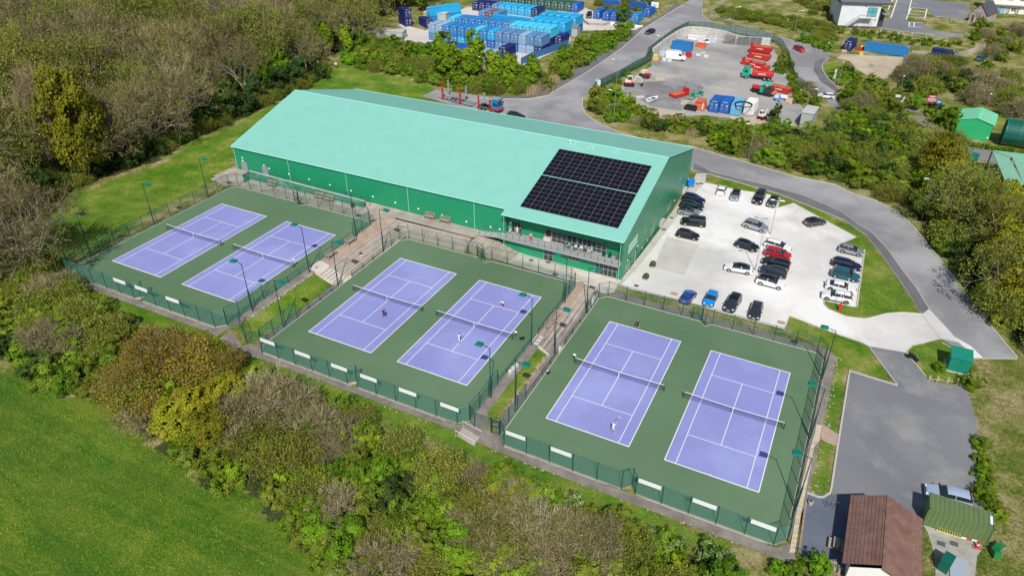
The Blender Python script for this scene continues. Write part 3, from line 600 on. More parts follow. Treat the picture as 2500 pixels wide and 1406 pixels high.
sheet('path', [(9.25,-17.0),(9.25,12.0),(9.25,17.4),(8.0,18.9),(9.5,19.4),(13.6,19.0),(13.3,17.4),(13.3,-17),(12.1,-15.9),(12.25,0.1),(10.5,0.8),(10.35,-14.6),(11.5,-16.2),(10.6,-17.2)], PATHM, 0.05, cell=1.5)
sheet('block_paving', [(9.3,3.0),(9.3,17.4),(8.0,18.9),(9.5,19.5),(10.5,19.4),(10.5,3.0)], PAVER, 0.058, cell=1.5, hide_ground=False)
sheet('lower_paving', [(-4.0,19.4),(-4.0,24.3),(14.6,24.3),(14.9,20.0),(13.2,18.7),(9.6,19.6),(8.0,18.9)], surf_mat('pale_concrete',(0.52,0.48,0.42),(0.66,0.62,0.55),0.4,6,0.07), 0.05, cell=1.5)
sheet('path', [(13.3,17.5),(14.4,18.7),(29.2,18.8),(31.0,18.8),(46.1,18.75),(47.3,17.5),(47.3,-17.0),(48.3,-10.0),(48.6,14.0),(48.6,19.0),(47.0,20.2),(30,20.2),(18,20.2),(15.4,20.6),(14.9,20.0)], PATHM, 0.05, cell=3)

stepm=surf_mat('step_stone',(0.36,0.31,0.26),(0.46,0.41,0.35),0.6,7,0.12)
slabm=surf_mat('pale_slab',(0.50,0.46,0.40),(0.62,0.58,0.51),0.8,7,0.10)
def flight(label,corner_a,corner_b,down,n,zt,zb,run,name='stone_steps',mat=None,seg=1):
    """wide flight: treads run from a to b, descending along the vector 'down'"""
    a=Vector(corner_a); b=Vector(corner_b); d=Vector(down).normalized(); t=thing(name,label,'steps',(a.x,a.y,zb))
    for i in range(n):
        zt_i=zt+(zb-zt)*(i+1)/(n+0.0); mb=MB(); p=d*run*i; q=d*run*(i+1)
        c=[a+p,b+p,b+q,a+q]; loc=[(v.x-a.x,v.y-a.y) for v in c]
        mb.prism(loc,-0.45,zt_i-zb+0.02); mb.obj('step',mat or stepm,t)
        e=MB(); ed=d*0.05; r=[a+q-ed*1.2,b+q-ed*1.2,b+q+ed*.2,a+q+ed*.2]; e.prism([(v.x-a.x,v.y-a.y) for v in r],zt_i-zb-0.05,zt_i-zb+0.045); e.obj('step_edge',slabm if i%2 else stepm,t)
    return t
zA=T(-31,8); zB=T(-23.9,8)
flight('wide brown steps running the length of the strip between left and middle courts',(-27.6,3.0),(-27.6,21.6),(1,0),8,zA-0.1,zB+0.05,0.46)
flight('short pale slab steps at the head of the left grass strip',(-28.0,0.3),(-28.0,2.95),(1,0),7,zA-.05,zB+0.05,0.56,mat=slabm)
sheet('slab_paving',[(-29.9,0.4),(-29.9,3.4),(-28.05,3.4),(-28.05,0.4)],slabm,0.07,cell=1.5,hide_ground=False)
sheet('slab_paving',[(-24.5,0.5),(-24.5,3.9),(-23.95,3.9),(-23.95,0.5)],slabm,0.07,cell=1.5,hide_ground=False)
zC=T(13.5,8); zb2=T(9.0,8)
flight('long shallow steps between the middle and nearest courts',(10.5,2.9),(10.5,19.0),(1,0),4,zb2,zC+0.03,0.62)
flight('short slab steps at the head of the right grass strip',(10.4,0.9),(10.4,2.85),(1,0),4,zb2,zC+0.03,0.62,mat=slabm)
for (a,b) in (((9.9,1.2),(0.7,0.6)),((9.9,2.0),(0.7,0.6)),((9.9,2.8),(0.7,0.6)),((13.0,2.2),(0.5,1.5))):
    o=MB().box((a[0],a[1],T(*a)+0.075),(b[0],b[1],0.03)).obj('paving_slab',slabm); o['kind']='structure'
zw=T(-20,22.2)
flight('long stone steps climbing from the middle courts to the hall walkway',(-27.4,21.9),(-12.0,21.9),(0,-1),7,zw,T(-16,19)+0.05,0.38)
# angled flight under the balcony ramp
flight('stone stairs dropping beside the balcony ramp to the lower doors',(-11.4,24.5),(-11.4,20.0),(1,0),14,T(-12,22.5),T(-1,22.0)+0.04,0.58)

ribbon('edging',[(-28.4,0.28),(-24.9,0.2)],0.25,0.2,slabm,kind='structure')
ribbon('edging',[(10.4,0.85),(12.3,0.2)],0.25,0.15,slabm,kind='structure')
rs=random.Random(5)
chip=MB()
for i in range(420):
    q=rs.random(); 
    if q<.35: x,y=-28.6+rs.gauss(0,.12),rs.uniform(-16,0)
    elif q<.55: x,y=12.15+rs.gauss(0,.15),rs.uniform(-15,0)
    elif q<.8: x,y=48.75+rs.gauss(0,.25),rs.uniform(-9,19)
    else: x,y=rs.uniform(-20,44),-19.7+rs.gauss(0,.12)
    s=rs.uniform(.05,.14); chip.box((x,y,T(x,y)+0.06),(s,s*rs.uniform(.6,1.2),s*.7),rs.uniform(0,3))
chip.obj('loose_stones',slabm,kind='stuff')

# railed steps down the bank
t=thing('railed_steps','narrow steps with white handrails leading down beside the green gate','steps',(8.9,-18.6,T(8.9,-18.6)),0)
for i in range(6): MB().box((0.35+0.42*i,-0.6-0.05*i,-0.02-0.05*i),(0.42,1.5,0.16)).obj('step',stepm,t)
for yy in(0.3,-1.5):
    MB().tube([(0.1,yy,0),(0.1,yy,0.95),(2.9,yy-.35,0.75),(2.9,yy-.35,-0.2)],0.03,6).obj('handrail',WHITE,t)

# coping slabs along the right side of the nearest courts (each slab a stone of its own)
cop=bpy.data.objects.new('retaining_wall',None); COL.objects.link(cop); cop['label']='low terrace wall capped with square buff slabs beside the rightmost court'; cop['category']='wall'
cl=[(47.67,2.93),(47.72,1.38),(47.54,-1.52),(47.5,-4.82),(47.4,-8.35),(47.4,-11.96),(47.49,-15.3),(47.51,-18.46)]; clr=[(48.27,3.01),(48.44,0.23),(47.93,-1.32),(47.98,-4.58),(47.96,-8.43),(47.93,-11.69),(47.96,-15.06),(48.05,-18.18)]
def along(L,s):
    tot=[0]
    for i in range(len(L)-1): tot.append(tot[-1]+math.dist(L[i],L[i+1]))
    q=s*tot[-1]
    for i in range(len(L)-1):
        if q<=tot[i+1]+1e-9: 
            u=(q-tot[i])/(tot[i+1]-tot[i]); return (L[i][0]+(L[i+1][0]-L[i][0])*u,L[i][1]+(L[i+1][1]-L[i][1])*u)
buff=M('buff_slab',(0.53,0.45,0.34),0.85,var=0.14,nscale=2.0,rnd=0.12)
NS=32
for i in range(NS):
    s0=i/NS+0.003; s1=(i+1)/NS-0.003; a,b,c,d=along(cl,s0),along(clr,s0),along(clr,s1),along(cl,s1); z=T(*a)
    mb=MB(); mb.prism([a,b,c,d],z-0.5,z+0.16+rs.uniform(-.01,.01)); mb.obj('coping_slab',buff,cop)
ribbon('terrace_edge',[(48.18,-10.42),(48.43,-17.84)],0.22,0.12,M('rusty_kerb',(0.30,0.22,0.17),0.9,var=.2))
sheet('path',[(48.24,3.62),(49.75,2.7),(50.36,2.33),(50.4,0.05),(49.89,0.1),(48.54,0.44)],PAVER,0.055,cell=1.5)

# ------------------------------------------------------------------ benches
def make_bench(w=1.6):
    t=thing('park_bench','','bench',group='timber benches'); 
    for k in range(4): MB().box((0,-0.24+0.13*k,0.45),(w,0.10,0.035)).obj('seat_slat',WOOD,t)
    for k in range(9): MB().box((-w/2+0.12+k*(w-0.24)/8,0.27,0.68),(0.07,0.025,0.42),rx=-0.15).obj('back_slat',WOOD,t)
    MB().box((0,0.30,0.92),(w,0.04,0.08)).obj('back_rail',WOOD,t)
    for sx in(-1,1):
        MB().box((sx*(w/2-.05),-.26,.32),(.07,.07,.64)).obj('leg',WOOD,t); MB().box((sx*(w/2-.05),.27,.45),(.07,.07,.9)).obj('leg',WOOD,t); MB().box((sx*(w/2-.05),-.02,.65),(.08,.62,.05)).obj('armrest',WOOD,t)
    return t
b0=make_bench()
BEN=[(-56.3,21.5,0,'weathered bench alone before the green practice wall'),(-44.7,21.5,0,'weathered bench before the practice wall, left of a close pair'),(-42.4,21.5,0,'weathered bench before the practice wall, right of a close pair'),
(-21.9,24.3,0,'bench against the green hall wall, left of two'),(-18.7,24.3,0,'bench against the green hall wall, right of two'),(-29.2,5.3,PI/2,'bench on the brown paving at the head of the left strip'),(-29.2,10.6,PI/2,'bench on the brown paving near the hall beside the low green fence'),
(9.95,8.0,PI/2,'bench by the middle courts low fence, nearer the hall'),(9.95,5.7,PI/2,'bench by the middle courts low fence, nearer the slabs')]
for i,(x,y,r,l) in enumerate(BEN):
    loc=(x,y,T(x,y)+0.06); o=b0 if i==0 else dup(b0,loc,r,scale=1.25); o.location=loc; o.rotation_euler=(0,0,r); o['label']=l; o.scale=(1.25,)*3

# green mottled practice wall
pw=thing('practice_wall','long mottled green block wall standing before the hall','wall',(-62.3,22.35,T(-62.3,22.35)))
mott=surf_mat('mottled_green_paint',(0.03,0.17,0.11),(0.07,0.24,0.18),0.6,4,0.2,c3=(0.13,0.30,0.26),c3s=0.5,c3t=(0.5,0.62))
mb=MB(); L_=27.3; zz=T(-35,22.5)-T(-62.3,22.35)
mb.add([(0,-.1,-.2),(L_,.2,zz-.2),(L_,.4,zz-.2),(0,.1,-.2),(0,-.1,1.8),(L_,.2,zz+1.35),(L_,.4,zz+1.35),(0,.1,1.8)],[(0,3,2,1),(4,5,6,7),(0,1,5,4),(1,2,6,5),(2,3,7,6),(3,0,4,7)]); mb.obj('wall_face',mott,pw)
mb=MB(); mb.add([(-.05,-.16,1.8),(L_+.05,.14,zz+1.35),(L_+.05,.46,zz+1.35),(-.05,.16,1.8),(-.05,-.16,1.88),(L_+.05,.14,zz+1.43),(L_+.05,.46,zz+1.43),(-.05,.16,1.88)],[(0,3,2,1),(4,5,6,7),(0,1,5,4),(1,2,6,5),(2,3,7,6),(3,0,4,7)]); mb.obj('coping',CONC,pw)
MB().box((-0.05,-1.0,0.9),(0.12,1.7,1.8)).obj('return_wall',mott,pw)
t=thing('handrail','long green handrail above the practice wall on the hall side','handrail',(-58.5,23.6,T(-58.5,23.6)))
L_=24.0
for i in range(13): MB().cyl((i*L_/12,0,0.6-0.03*i),0.03,1.15,5).obj('post',GPOST,t)
MB().tube([(0,0,1.75),(L_,0,1.75-.36)],0.035,6).tube([(0,0,1.2),(L_,0,1.2-.36)],0.02,4).obj('rail',GPOST,t)
mb=MB(); mb.add([(0,-.15,-.2),(L_,-.15,-.6),(L_,.15,-.6),(0,.15,-.2),(0,-.15,.62),(L_,-.15,.2),(L_,.15,.2),(0,.15,.62)],[(0,3,2,1),(4,5,6,7),(0,1,5,4),(1,2,6,5),(2,3,7,6),(3,0,4,7)]); mb.obj('plinth',CONC2,t)
t=thing('litter_bin','round black litter bin at the right end of the practice wall','litter bin',(-37.0,21.6,T(-37,21.6))); MB().cyl((0,0,0),0.28,0.85,12,r2=0.33).obj('body',BLACK,t); MB().cyl((0,0,0.86),0.35,0.1,12,r2=.2).obj('lid',BLACK,t)

# ------------------------------------------------------------------ the tennis hall
AQ = ribbed('aqua_roof_sheet',(0.218,0.525,0.438),0.333,'X',0.3,rough=0.55,rgb2=(0.222,0.53,0.442),spec=0.3)
AQT = M('aqua_trim',(0.26,0.62,0.52),0.45)
GW = ribbed('green_wall_sheet',(0.010,0.265,0.125),0.30,'X',0.45,rough=0.5,var=0.05)
GWY = ribbed('green_gable_sheet',(0.022,0.245,0.125),0.30,'Y',0.35,rough=0.33,var=0.07)
PALEG = M('pale_green_pipe',(0.30,0.62,0.50),0.5)
DOORG = M('grey_door',(0.26,0.29,0.34),0.5,var=0.08)
DECK = M('deck_grating',(0.36,0.37,0.36),0.7,0.1,var=0.1,nscale=2)
DFAS = M('deck_fascia',(0.42,0.45,0.48),0.5,0.3)
H0=(-27.0,24.2)
hall=thing('tennis_hall','long aqua roofed green indoor tennis hall with black solar panels','building',(H0[0],H0[1],0),-0.0077)
def hx(x): return x-H0[0]
def hy(y): return y-H0[1]
X0,X1,XS=-68.7,14.75,-6.73
SL_=0.27; rz_=lambda y: 13.07-SL_*abs(y-45.44)
def hwall(name,pts,mat,flip=False):
    mb=MB(); mb.add([(hx(p[0]),hy(p[1]),p[2]) for p in pts],[tuple(range(len(pts)))]); return mb.obj(name,mat,hall)
hwall('front_wall',[(X0,24.95,0.5),(XS,24.95,0.5),(XS,24.95,rz_(24.95)-.1),(X0,24.95,rz_(24.95)-.1)],GW)
hwall('left_gable_wall',[(X0,65.7,0),(X0,24.95,0),(X0,24.95,rz_(24.95)-.1),(X0,45.44,12.95),(X0,65.7,rz_(65.7)-.1)],GWY)
hwall('back_wall',[(X1,65.7,-2),(X0,65.7,-2),(X0,65.7,rz_(65.7)-.1),(X1,65.7,rz_(65.7)-.1)],GW)
mb=MB(); g=[(hy(24.45),-1.6),(hy(65.7),-1.6),(hy(65.7),rz_(65.7)-.1),(hy(45.44),12.95),(hy(24.0),rz_(24.0)-.1),(hy(24.45),4.2)]
mb.add([(hx(X1),a,b) for a,b in g]+[(hx(X1)-0.35,a,b) for a,b in g],[tuple(range(6)),tuple(range(6,12))[::-1]]+[(i,6+i,6+(i+1)%6,(i+1)%6) for i in range(6)]); mb.obj('right_gable_wall',GWY,hall)
hwall('lower_wall',[(XS-.02,24.45,-1.4),(14.4,24.45,-1.4),(14.4,24.45,2.5),(XS-.02,24.45,2.5)],GW)
hwall('upper_wall',[(XS,25.95,2.6),(14.4,25.95,2.6),(14.4,25.95,rz_(25.95)-.1),(XS,25.95,rz_(25.95)-.1)],GW)
hwall('return_wall',[(XS,25.95,2),(XS,24.95,2),(XS,24.95,7.4),(XS,25.95,7.4)],GWY)
# roof slopes with real thickness
def slab_roof(name,poly):
    mb=MB(); n=len(poly); vs=[(hx(x),hy(y),rz_(y)) for x,y in poly]; lo=[(a,b,c-.12) for a,b,c in vs]
    fs=[tuple(range(n)),tuple(range(n,2*n))[::-1]]+[(i,n+i,n+(i+1)%n,(i+1)%n) for i in range(n)]
    mb.add(vs+lo,fs); return mb.obj(name,AQ,hall)
slab_roof('front_roof',[(-68.94,24.73),(XS,24.73),(XS,23.25),(14.94,23.25),(14.94,45.44),(-68.94,45.44)])
slab_roof('back_roof',[(-68.94,45.44),(14.94,45.44),(14.94,65.86),(-68.94,65.86)])
mb=MB(); mb.add([(hx(-68.96),hy(45.0),13.0),(hx(14.96),hy(45.0),13.0),(hx(14.96),hy(45.44),13.14),(hx(-68.96),hy(45.44),13.14),(hx(14.96),hy(45.88),13.0),(hx(-68.96),hy(45.88),13.0)],[(0,1,2,3),(3,2,4,5)]); mb.obj('ridge_cap',AQT,hall)
def trim(name,a,b,d,mat=AQT):
    a=Vector((hx(a[0]),hy(a[1]),a[2])); b=Vector((hx(b[0]),hy(b[1]),b[2])); mb=MB(); mb.tube([a,b],d,4); return mb.obj(name,mat,hall)
trim('gutter',(-68.94,24.62,rz_(24.73)-.06),(XS,24.62,rz_(24.73)-.06),.11)
trim('gutter',(XS,23.15,rz_(23.25)-.06),(14.94,23.15,rz_(23.25)-.06),.11)
trim('gutter',(-68.94,65.98,rz_(65.86)-.06),(14.94,65.98,rz_(65.86)-.06),.11)
trim('verge_trim',(14.97,23.2,rz_(23.25)+.02),(14.97,45.44,13.1),.10); trim('verge_trim',(14.97,45.44,13.1),(14.97,65.9,rz_(65.86)+.02),.10)
trim('verge_trim',(-68.97,24.7,rz_(24.73)+.02),(-68.97,45.44,13.1),.10)
trim('painted_eave_shadow',(-68.7,24.9,rz_(24.9)-.32),(XS,24.9,rz_(24.9)-.32),.10,M('shade_and_trim_green',(0.008,0.07,0.04),0.6))  # dark strip along the wall top, painting in the shade under the eave
for x in (-68.55,-54.5,-40.5,-26.7,-12.9): MB().tube([(hx(x),hy(24.85),7.2),(hx(x),hy(24.85),1.9)],0.055,6).obj('downpipe',PALEG,hall)
for x,z in ((-6.4,2.6),(14.45,2.6)): MB().tube([(hx(x),hy(23.5),7.0),(hx(x),hy(23.5),-0.3 if x>0 else 0.6)],0.05,6).obj('canopy_post',PALEG,hall)
for x in (-67.3,-61.75):
    MB().box((hx(x)+.78,hy(24.9),3.55),(1.5,0.08,2.1)).obj('door',DOORG,hall)
    MB().box((hx(x)+.78,hy(24.92),4.66),(1.62,0.06,0.08)).obj('door_head',M('shade_and_trim_green',(0,0,0)),hall)
lt=MB().sphere((0,0,0),0.19,10,6,sc=(1,.5,1)).mesh('wall_light',LAMPW)
for x,z in [(-66.6,5.5),(-66.6,4.9),(-61.0,4.9)]+[(-59.72+5.02*i,4.46-.14*i) for i in range(10)]+[(-9.7,3.3),(-7.9,3.3)]: put('wall_light',lt,hall,(hx(x),hy(24.83),z-0.15))
for y,z in ((26.6,2.0),(31.6,2.2),(37.9,.2),(34.8,.2),(60.9,1.3),(64.6,1.2),(55,.5)): put('wall_light',lt,hall,(hx(14.86),hy(y),z),rz=PI/2,scale=.8)
# solar array: every panel its own piece
PVG=M('solar_glass',(0.007,0.007,0.012),0.30,spec=0.2,var=0.15,nscale=0.6); PVF=M('solar_frame',(0.20,0.19,0.24),0.5,0.2)
pm=MB(); pm.box((0,0,0.0),(1.745,1.105,0.04),mi=1)
for sx in(-1,1):
    pm.box((sx*0.428,0,0.022),(0.832,1.055,0.012),mi=0)
    for k in (-1,1): pass
pv=pm.mesh('solar_panel',[PVG,PVF]); ang=math.atan(SL_); ca=math.cos(ang)
def panels(y0,rows):
    for r in range(rows):
        for c in range(10):
            x=-4.5+0.875+1.75*c; y=y0+(r+.5)*1.112*ca
            o=put('solar_panel',pv,hall,(hx(x),hy(y),rz_(y)+.10),rot=(ang,0,0))
panels(25.85,8); panels(34.66,7)
trim('cable_tray',(-4.6,34.5,rz_(34.5)+.06),(13.0,34.5,rz_(34.5)+.06),.05)
t_=MB(); t_.cyl((hx(-3.2),hy(44.2),12.6),0.10,0.7,8).box((hx(-3.2),hy(44.2),13.35),(0.35,0.35,0.12)); t_.obj('roof_vent',WHITE,hall)
for x in (-2.4,0.4,1.2,5.6): trim('roof_bracket',(x,43.6,rz_(43.6)+.04),(x+.1,45.2,rz_(45.2)+.05),.025,WHITE)
# balcony
bal=MB(); 
bal.box((hx(3.75),hy(24.6),2.5),(21.5,2.65,0.14)); bal.obj('balcony_deck',DECK,hall)
bal=MB(); bal.box((hx(3.75),hy(23.30),2.42),(21.6,0.10,0.30)); bal.box((hx(14.5),hy(24.3),2.42),(0.10,1.9,0.30)); bal.obj('deck_fascia',DFAS,hall)
mb=MB(); mb.add([(hx(-11.3),hy(23.3),1.95),(hx(-7),hy(23.3),2.57),(hx(-7),hy(24.9),2.57),(hx(-11.3),hy(24.9),1.95),(hx(-11.3),hy(23.3),1.85),(hx(-7),hy(23.3),2.35),(hx(-7),hy(24.9),2.35),(hx(-11.3),hy(24.9),1.85)],[(0,1,2,3),(4,7,6,5),(0,4,5,1),(1,5,6,2),(2,6,7,3),(3,7,4,0)]); mb.obj('ramp',DECK,hall)
for i in range(7): MB().box((hx(-11+0.62*i),hy(24.1),2.03+.09*i),(0.16,1.5,0.02)).obj('ramp_strip',M('pale_strip',(0.5,0.6,0.55),.7),hall)
RAILM=M('balcony_rail',(0.16,0.19,0.19),0.45,0.4)
bx=[-7+1.19*i for i in range(19)]
for x in bx: MB().box((hx(x),hy(23.38),3.1),(0.06,0.06,1.1)).obj('rail_post',RAILM,hall)
for i in range(18): MB().quad((hx(bx[i]+.06),hy(23.38),2.72),(hx(bx[i+1]-.06),hy(23.38),2.72),(hx(bx[i+1]-.06),hy(23.38),3.52),(hx(bx[i]+.06),hy(23.38),3.52)).obj('glass_panel',mesh_mat('balustrade_glass',(0.45,0.52,0.52),0.16) if 'balustrade_glass' not in MATS else MATS['balustrade_glass'],hall)
trim('handrail',(-7,23.38,3.65),(14.5,23.38,3.65),.035,RAILM); trim('handrail',(14.5,23.38,3.65),(14.5,25.9,3.65),.035,RAILM)
for yy in (23.38,24.85):
    trim('handrail',(-11.2,yy,3.0),(-7,yy,3.65),.03,RAILM)
    for i in range(4): MB().cyl((hx(-11.1+1.2*i),hy(yy),1.95+.15*i),0.03,1.05,5).obj('rail_post',RAILM,hall)
# upper glazing, doors and lower openings
FRM=M('window_frame_grey',(0.30,0.34,0.34),0.5)
def opening(name,x0,x1,z0,z1,y,bars=2,hb=1,glass=GLASSD,recess=0.06,frame=FRM):
    w=MB().box((hx((x0+x1)/2),hy(y)-0.02,(z0+z1)/2),(x1-x0,0.05,z1-z0)).obj(name,glass,hall)
    m=MB()
    for i in range(bars+1): m.box((hx(x0+(x1-x0)*i/max(bars,1)),hy(y)-.07,(z0+z1)/2),(0.07,0.07,z1-z0+.07))
    for k in range(hb+2): m.box((hx((x0+x1)/2),hy(y)-.07,z0+(z1-z0)*k/(hb+1)),(x1-x0,0.06,0.06))
    m.obj('frame',frame,w); return w
opening('door',-6.05,-4.4,2.6,4.75,25.95,3,0); opening('door',0.35,1.4,2.6,4.7,25.95,1,0,glass=BLACK)
opening('window',1.55,6.1,2.65,4.5,25.95,5,2); opening('window',6.2,11.3,2.65,4.5,25.95,6,2)
opening('door',0.8,2.5,-0.35,1.85,24.45,2,1); opening('window',5.35,7.3,0.9,1.85,24.45,3,0); opening('window',10.1,13.9,-0.45,1.85,24.45,5,1)
MB().box((hx(-6.35),hy(25.88),4.2),(0.5,0.04,0.55)).obj('notice_board',WHITE,hall); MB().box((hx(0.9),hy(25.5),3.05),(1.3,0.6,0.7)).obj('counter',M('pinkish_counter',(0.62,0.50,0.48),.6),hall)
gy=lambda y:hy(y)
for i in range(3): MB().box((hx(14.80),gy(27.4+1.45*i),4.05),(0.08,1.3,1.25)).obj('window_pane',M('reflective_pane',(0.42,0.42,0.38),.15,spec=.8),hall)
mb=MB(); mb.box((hx(14.84),gy(28.85),3.36),(0.2,4.7,0.10)); mb.box((hx(14.83),gy(28.85),4.72),(0.1,4.7,0.08))
for y in (26.7,28.13,29.58,31.05): mb.box((hx(14.83),gy(y),4.05),(0.1,0.09,1.35))
mb.obj('window_frame',PALEG,hall)
for y0,y1,z1 in ((31.0,32.3,1.45),(27.9,28.9,1.3)): MB().box((hx(14.80),gy((y0+y1)/2),z1/2-.45),(0.08,y1-y0,z1+.9)).obj('door',M('dark_green_door',(0.01,0.15,0.08),.45),hall); MB().box((hx(14.83),gy(y0),z1/2-.4),(0.08,0.08,z1+.9)).obj('door_trim',PALEG,hall)
# white wall graphics: club emblem by the corner and court-player silhouettes along the gable
def decal(y,z,s,kind):
    mb=MB(); X=hx(14.775)
    def st(a,b,w=0.10):
        a=Vector(a); b=Vector(b); d=(b-a).normalized(); n=Vector((-d.y,d.x))*w/2
        mb.add([(X,gy(y)+p.x*s,z+p.y*s) for p in (a+n,a-n,b-n,b+n)],[(0,1,2,3)])
    if kind=='emblem':
        st((-.9,-.6),(-.35,.75),.2); st((-.35,.75),(.15,-.6),.2); st((-.65,0),(0,0),.16); st((.3,-.5),(.75,.6),.16); st((.3,.2),(1.0,-.1),.14); st((-.9,-.85),(1.0,-.85),.1)
    elif kind=='player':
        st((-1.6,-.9),(1.6,-.9),.06)
        for q in (-1,0.1,1.1):
            st((q,-.1),(q+.15,.45),.2); st((q,-.1),(q-.25,-.75),.12); st((q,-.1),(q+.3,-.7),.12); st((q+.1,.4),(q+.5,.6),.09); st((q+.18,.55),(q+.24,.7),.17)
    else:
        st((-.5,-.9),(0,.2),.14); st((0,.2),(.5,1.0),.12); st((0,.2),(.4,-.4),.12); st((-.2,.5),(.6,.4),.08)
    mb.obj('wall_graphic',WHITE,hall)
decal(26.6,0.7,0.75,'emblem'); decal(40.8,0.95,0.95,'player'); decal(51.2,0.9,0.95,'player'); decal(36.0,3.3,.7,'single'); decal(57.7,4.0,.9,'single'); decal(64.3,3.9,.8,'single')
for y in (46.5,62.2): MB().box((hx(15.0),gy(y),-.35),(0.6,1.8,1.1)).obj('plinth_block',CONC,hall)
wb=thing('waste_bin','bright blue wheeled waste bin at the far corner of the hall','bin',(*(15.83,64.83),T(*(15.83,64.83))),0.1)
BLU=M('bin_blue',(0.01,0.20,0.62),0.5)
MB().box((0,0,.7),(1.2,1.0,1.1)).obj('body',BLU,wb); mb=MB(); mb.add([(-.65,-.55,1.25),(.65,-.55,1.25),(.65,.55,1.4),(-.65,.55,1.4),(-.65,-.55,1.32),(.65,-.55,1.32),(.65,.55,1.48),(-.65,.55,1.48)],[(0,3,2,1),(4,5,6,7),(0,1,5,4),(1,2,6,5),(2,3,7,6),(3,0,4,7)]); mb.obj('lid',BLU,wb)
for sx in(-.45,.45):
    for sy in(-.35,.35): MB().cyl((sx-.04,sy,.1),0.1,.08,8,axis='x').obj('wheel',BLACK,wb)

# green plastic chairs and spectators are placed further down
# ------------------------------------------------------------------ vehicles
TYRE=M('tyre_rubber',(0.012,0.012,0.012),0.8); RIM=M('alloy_rim',(0.42,0.43,0.45),0.3,0.7); CHROME=M('headlamp_glass',(0.75,0.78,0.80),0.1,spec=0.8); TAIL=M('tail_lamp',(0.45,0.01,0.01),0.2); PLATE=M('number_plate',(0.72,0.72,0.66),0.5); CLAD=M('black_trim',(0.012,0.012,0.014),0.5)
PROF={ # x fraction from nose, belt height, roof height (None = no cabin), half width factor
'hatch':[(0,.50,None,.72),(.015,.62,None,.86),(.06,.72,None,.94),(.15,.80,None,.985),(.25,.88,None,1),(.29,.92,.93,1),(.46,.94,1.37,1),(.50,.95,1.43,1),(.62,.96,1.47,1),(.635,.96,1.47,1),(.80,.98,1.44,.99),(.885,1.0,1.38,.98),(.955,1.01,1.03,.96),(.985,.92,None,.92),(1,.62,None,.86)],
'suv':[(0,.58,None,.76),(.015,.72,None,.90),(.05,.84,None,.96),(.15,.92,None,.99),(.23,.99,None,1),(.27,1.03,1.04,1),(.41,1.05,1.52,1),(.45,1.06,1.60,1),(.60,1.08,1.65,1),(.615,1.08,1.65,1),(.82,1.09,1.62,.99),(.90,1.10,1.56,.98),(.965,1.11,1.14,.96),(.985,1.0,None,.94),(1,.68,None,.88)],
'estate':[(0,.48,None,.72),(.015,.60,None,.86),(.06,.70,None,.94),(.15,.79,None,.985),(.24,.87,None,1),(.28,.91,.92,1),(.43,.93,1.36,1),(.47,.94,1.42,1),(.60,.95,1.46,1),(.615,.95,1.46,1),(.83,.97,1.43,.99),(.90,.98,1.38,.98),(.965,.99,1.02,.96),(.985,.90,None,.93),(1,.60,None,.87)],
'saloon':[(0,.48,None,.72),(.015,.60,None,.86),(.06,.70,None,.94),(.15,.79,None,.985),(.25,.87,None,1),(.29,.91,.92,1),(.43,.93,1.34,1),(.48,.94,1.40,1),(.58,.95,1.42,1),(.595,.95,1.42,1),(.70,.97,1.38,.99),(.75,.98,1.32,.985),(.88,1.0,1.02,.97),(.97,.97,None,.93),(1,.62,None,.86)],
'boxy':[(0,.62,None,.82),(.012,.80,None,.92),(.04,.95,None,.97),(.15,1.0,None,1),(.24,1.04,None,1),(.27,1.08,1.09,1),(.33,1.1,1.62,1),(.36,1.1,1.74,1),(.60,1.1,1.78,1),(.615,1.1,1.78,1),(.88,1.1,1.77,1),(.95,1.1,1.74,.99),(.985,1.1,1.15,.98),(.993,1.0,None,.96),(1,.6,None,.92)],
}
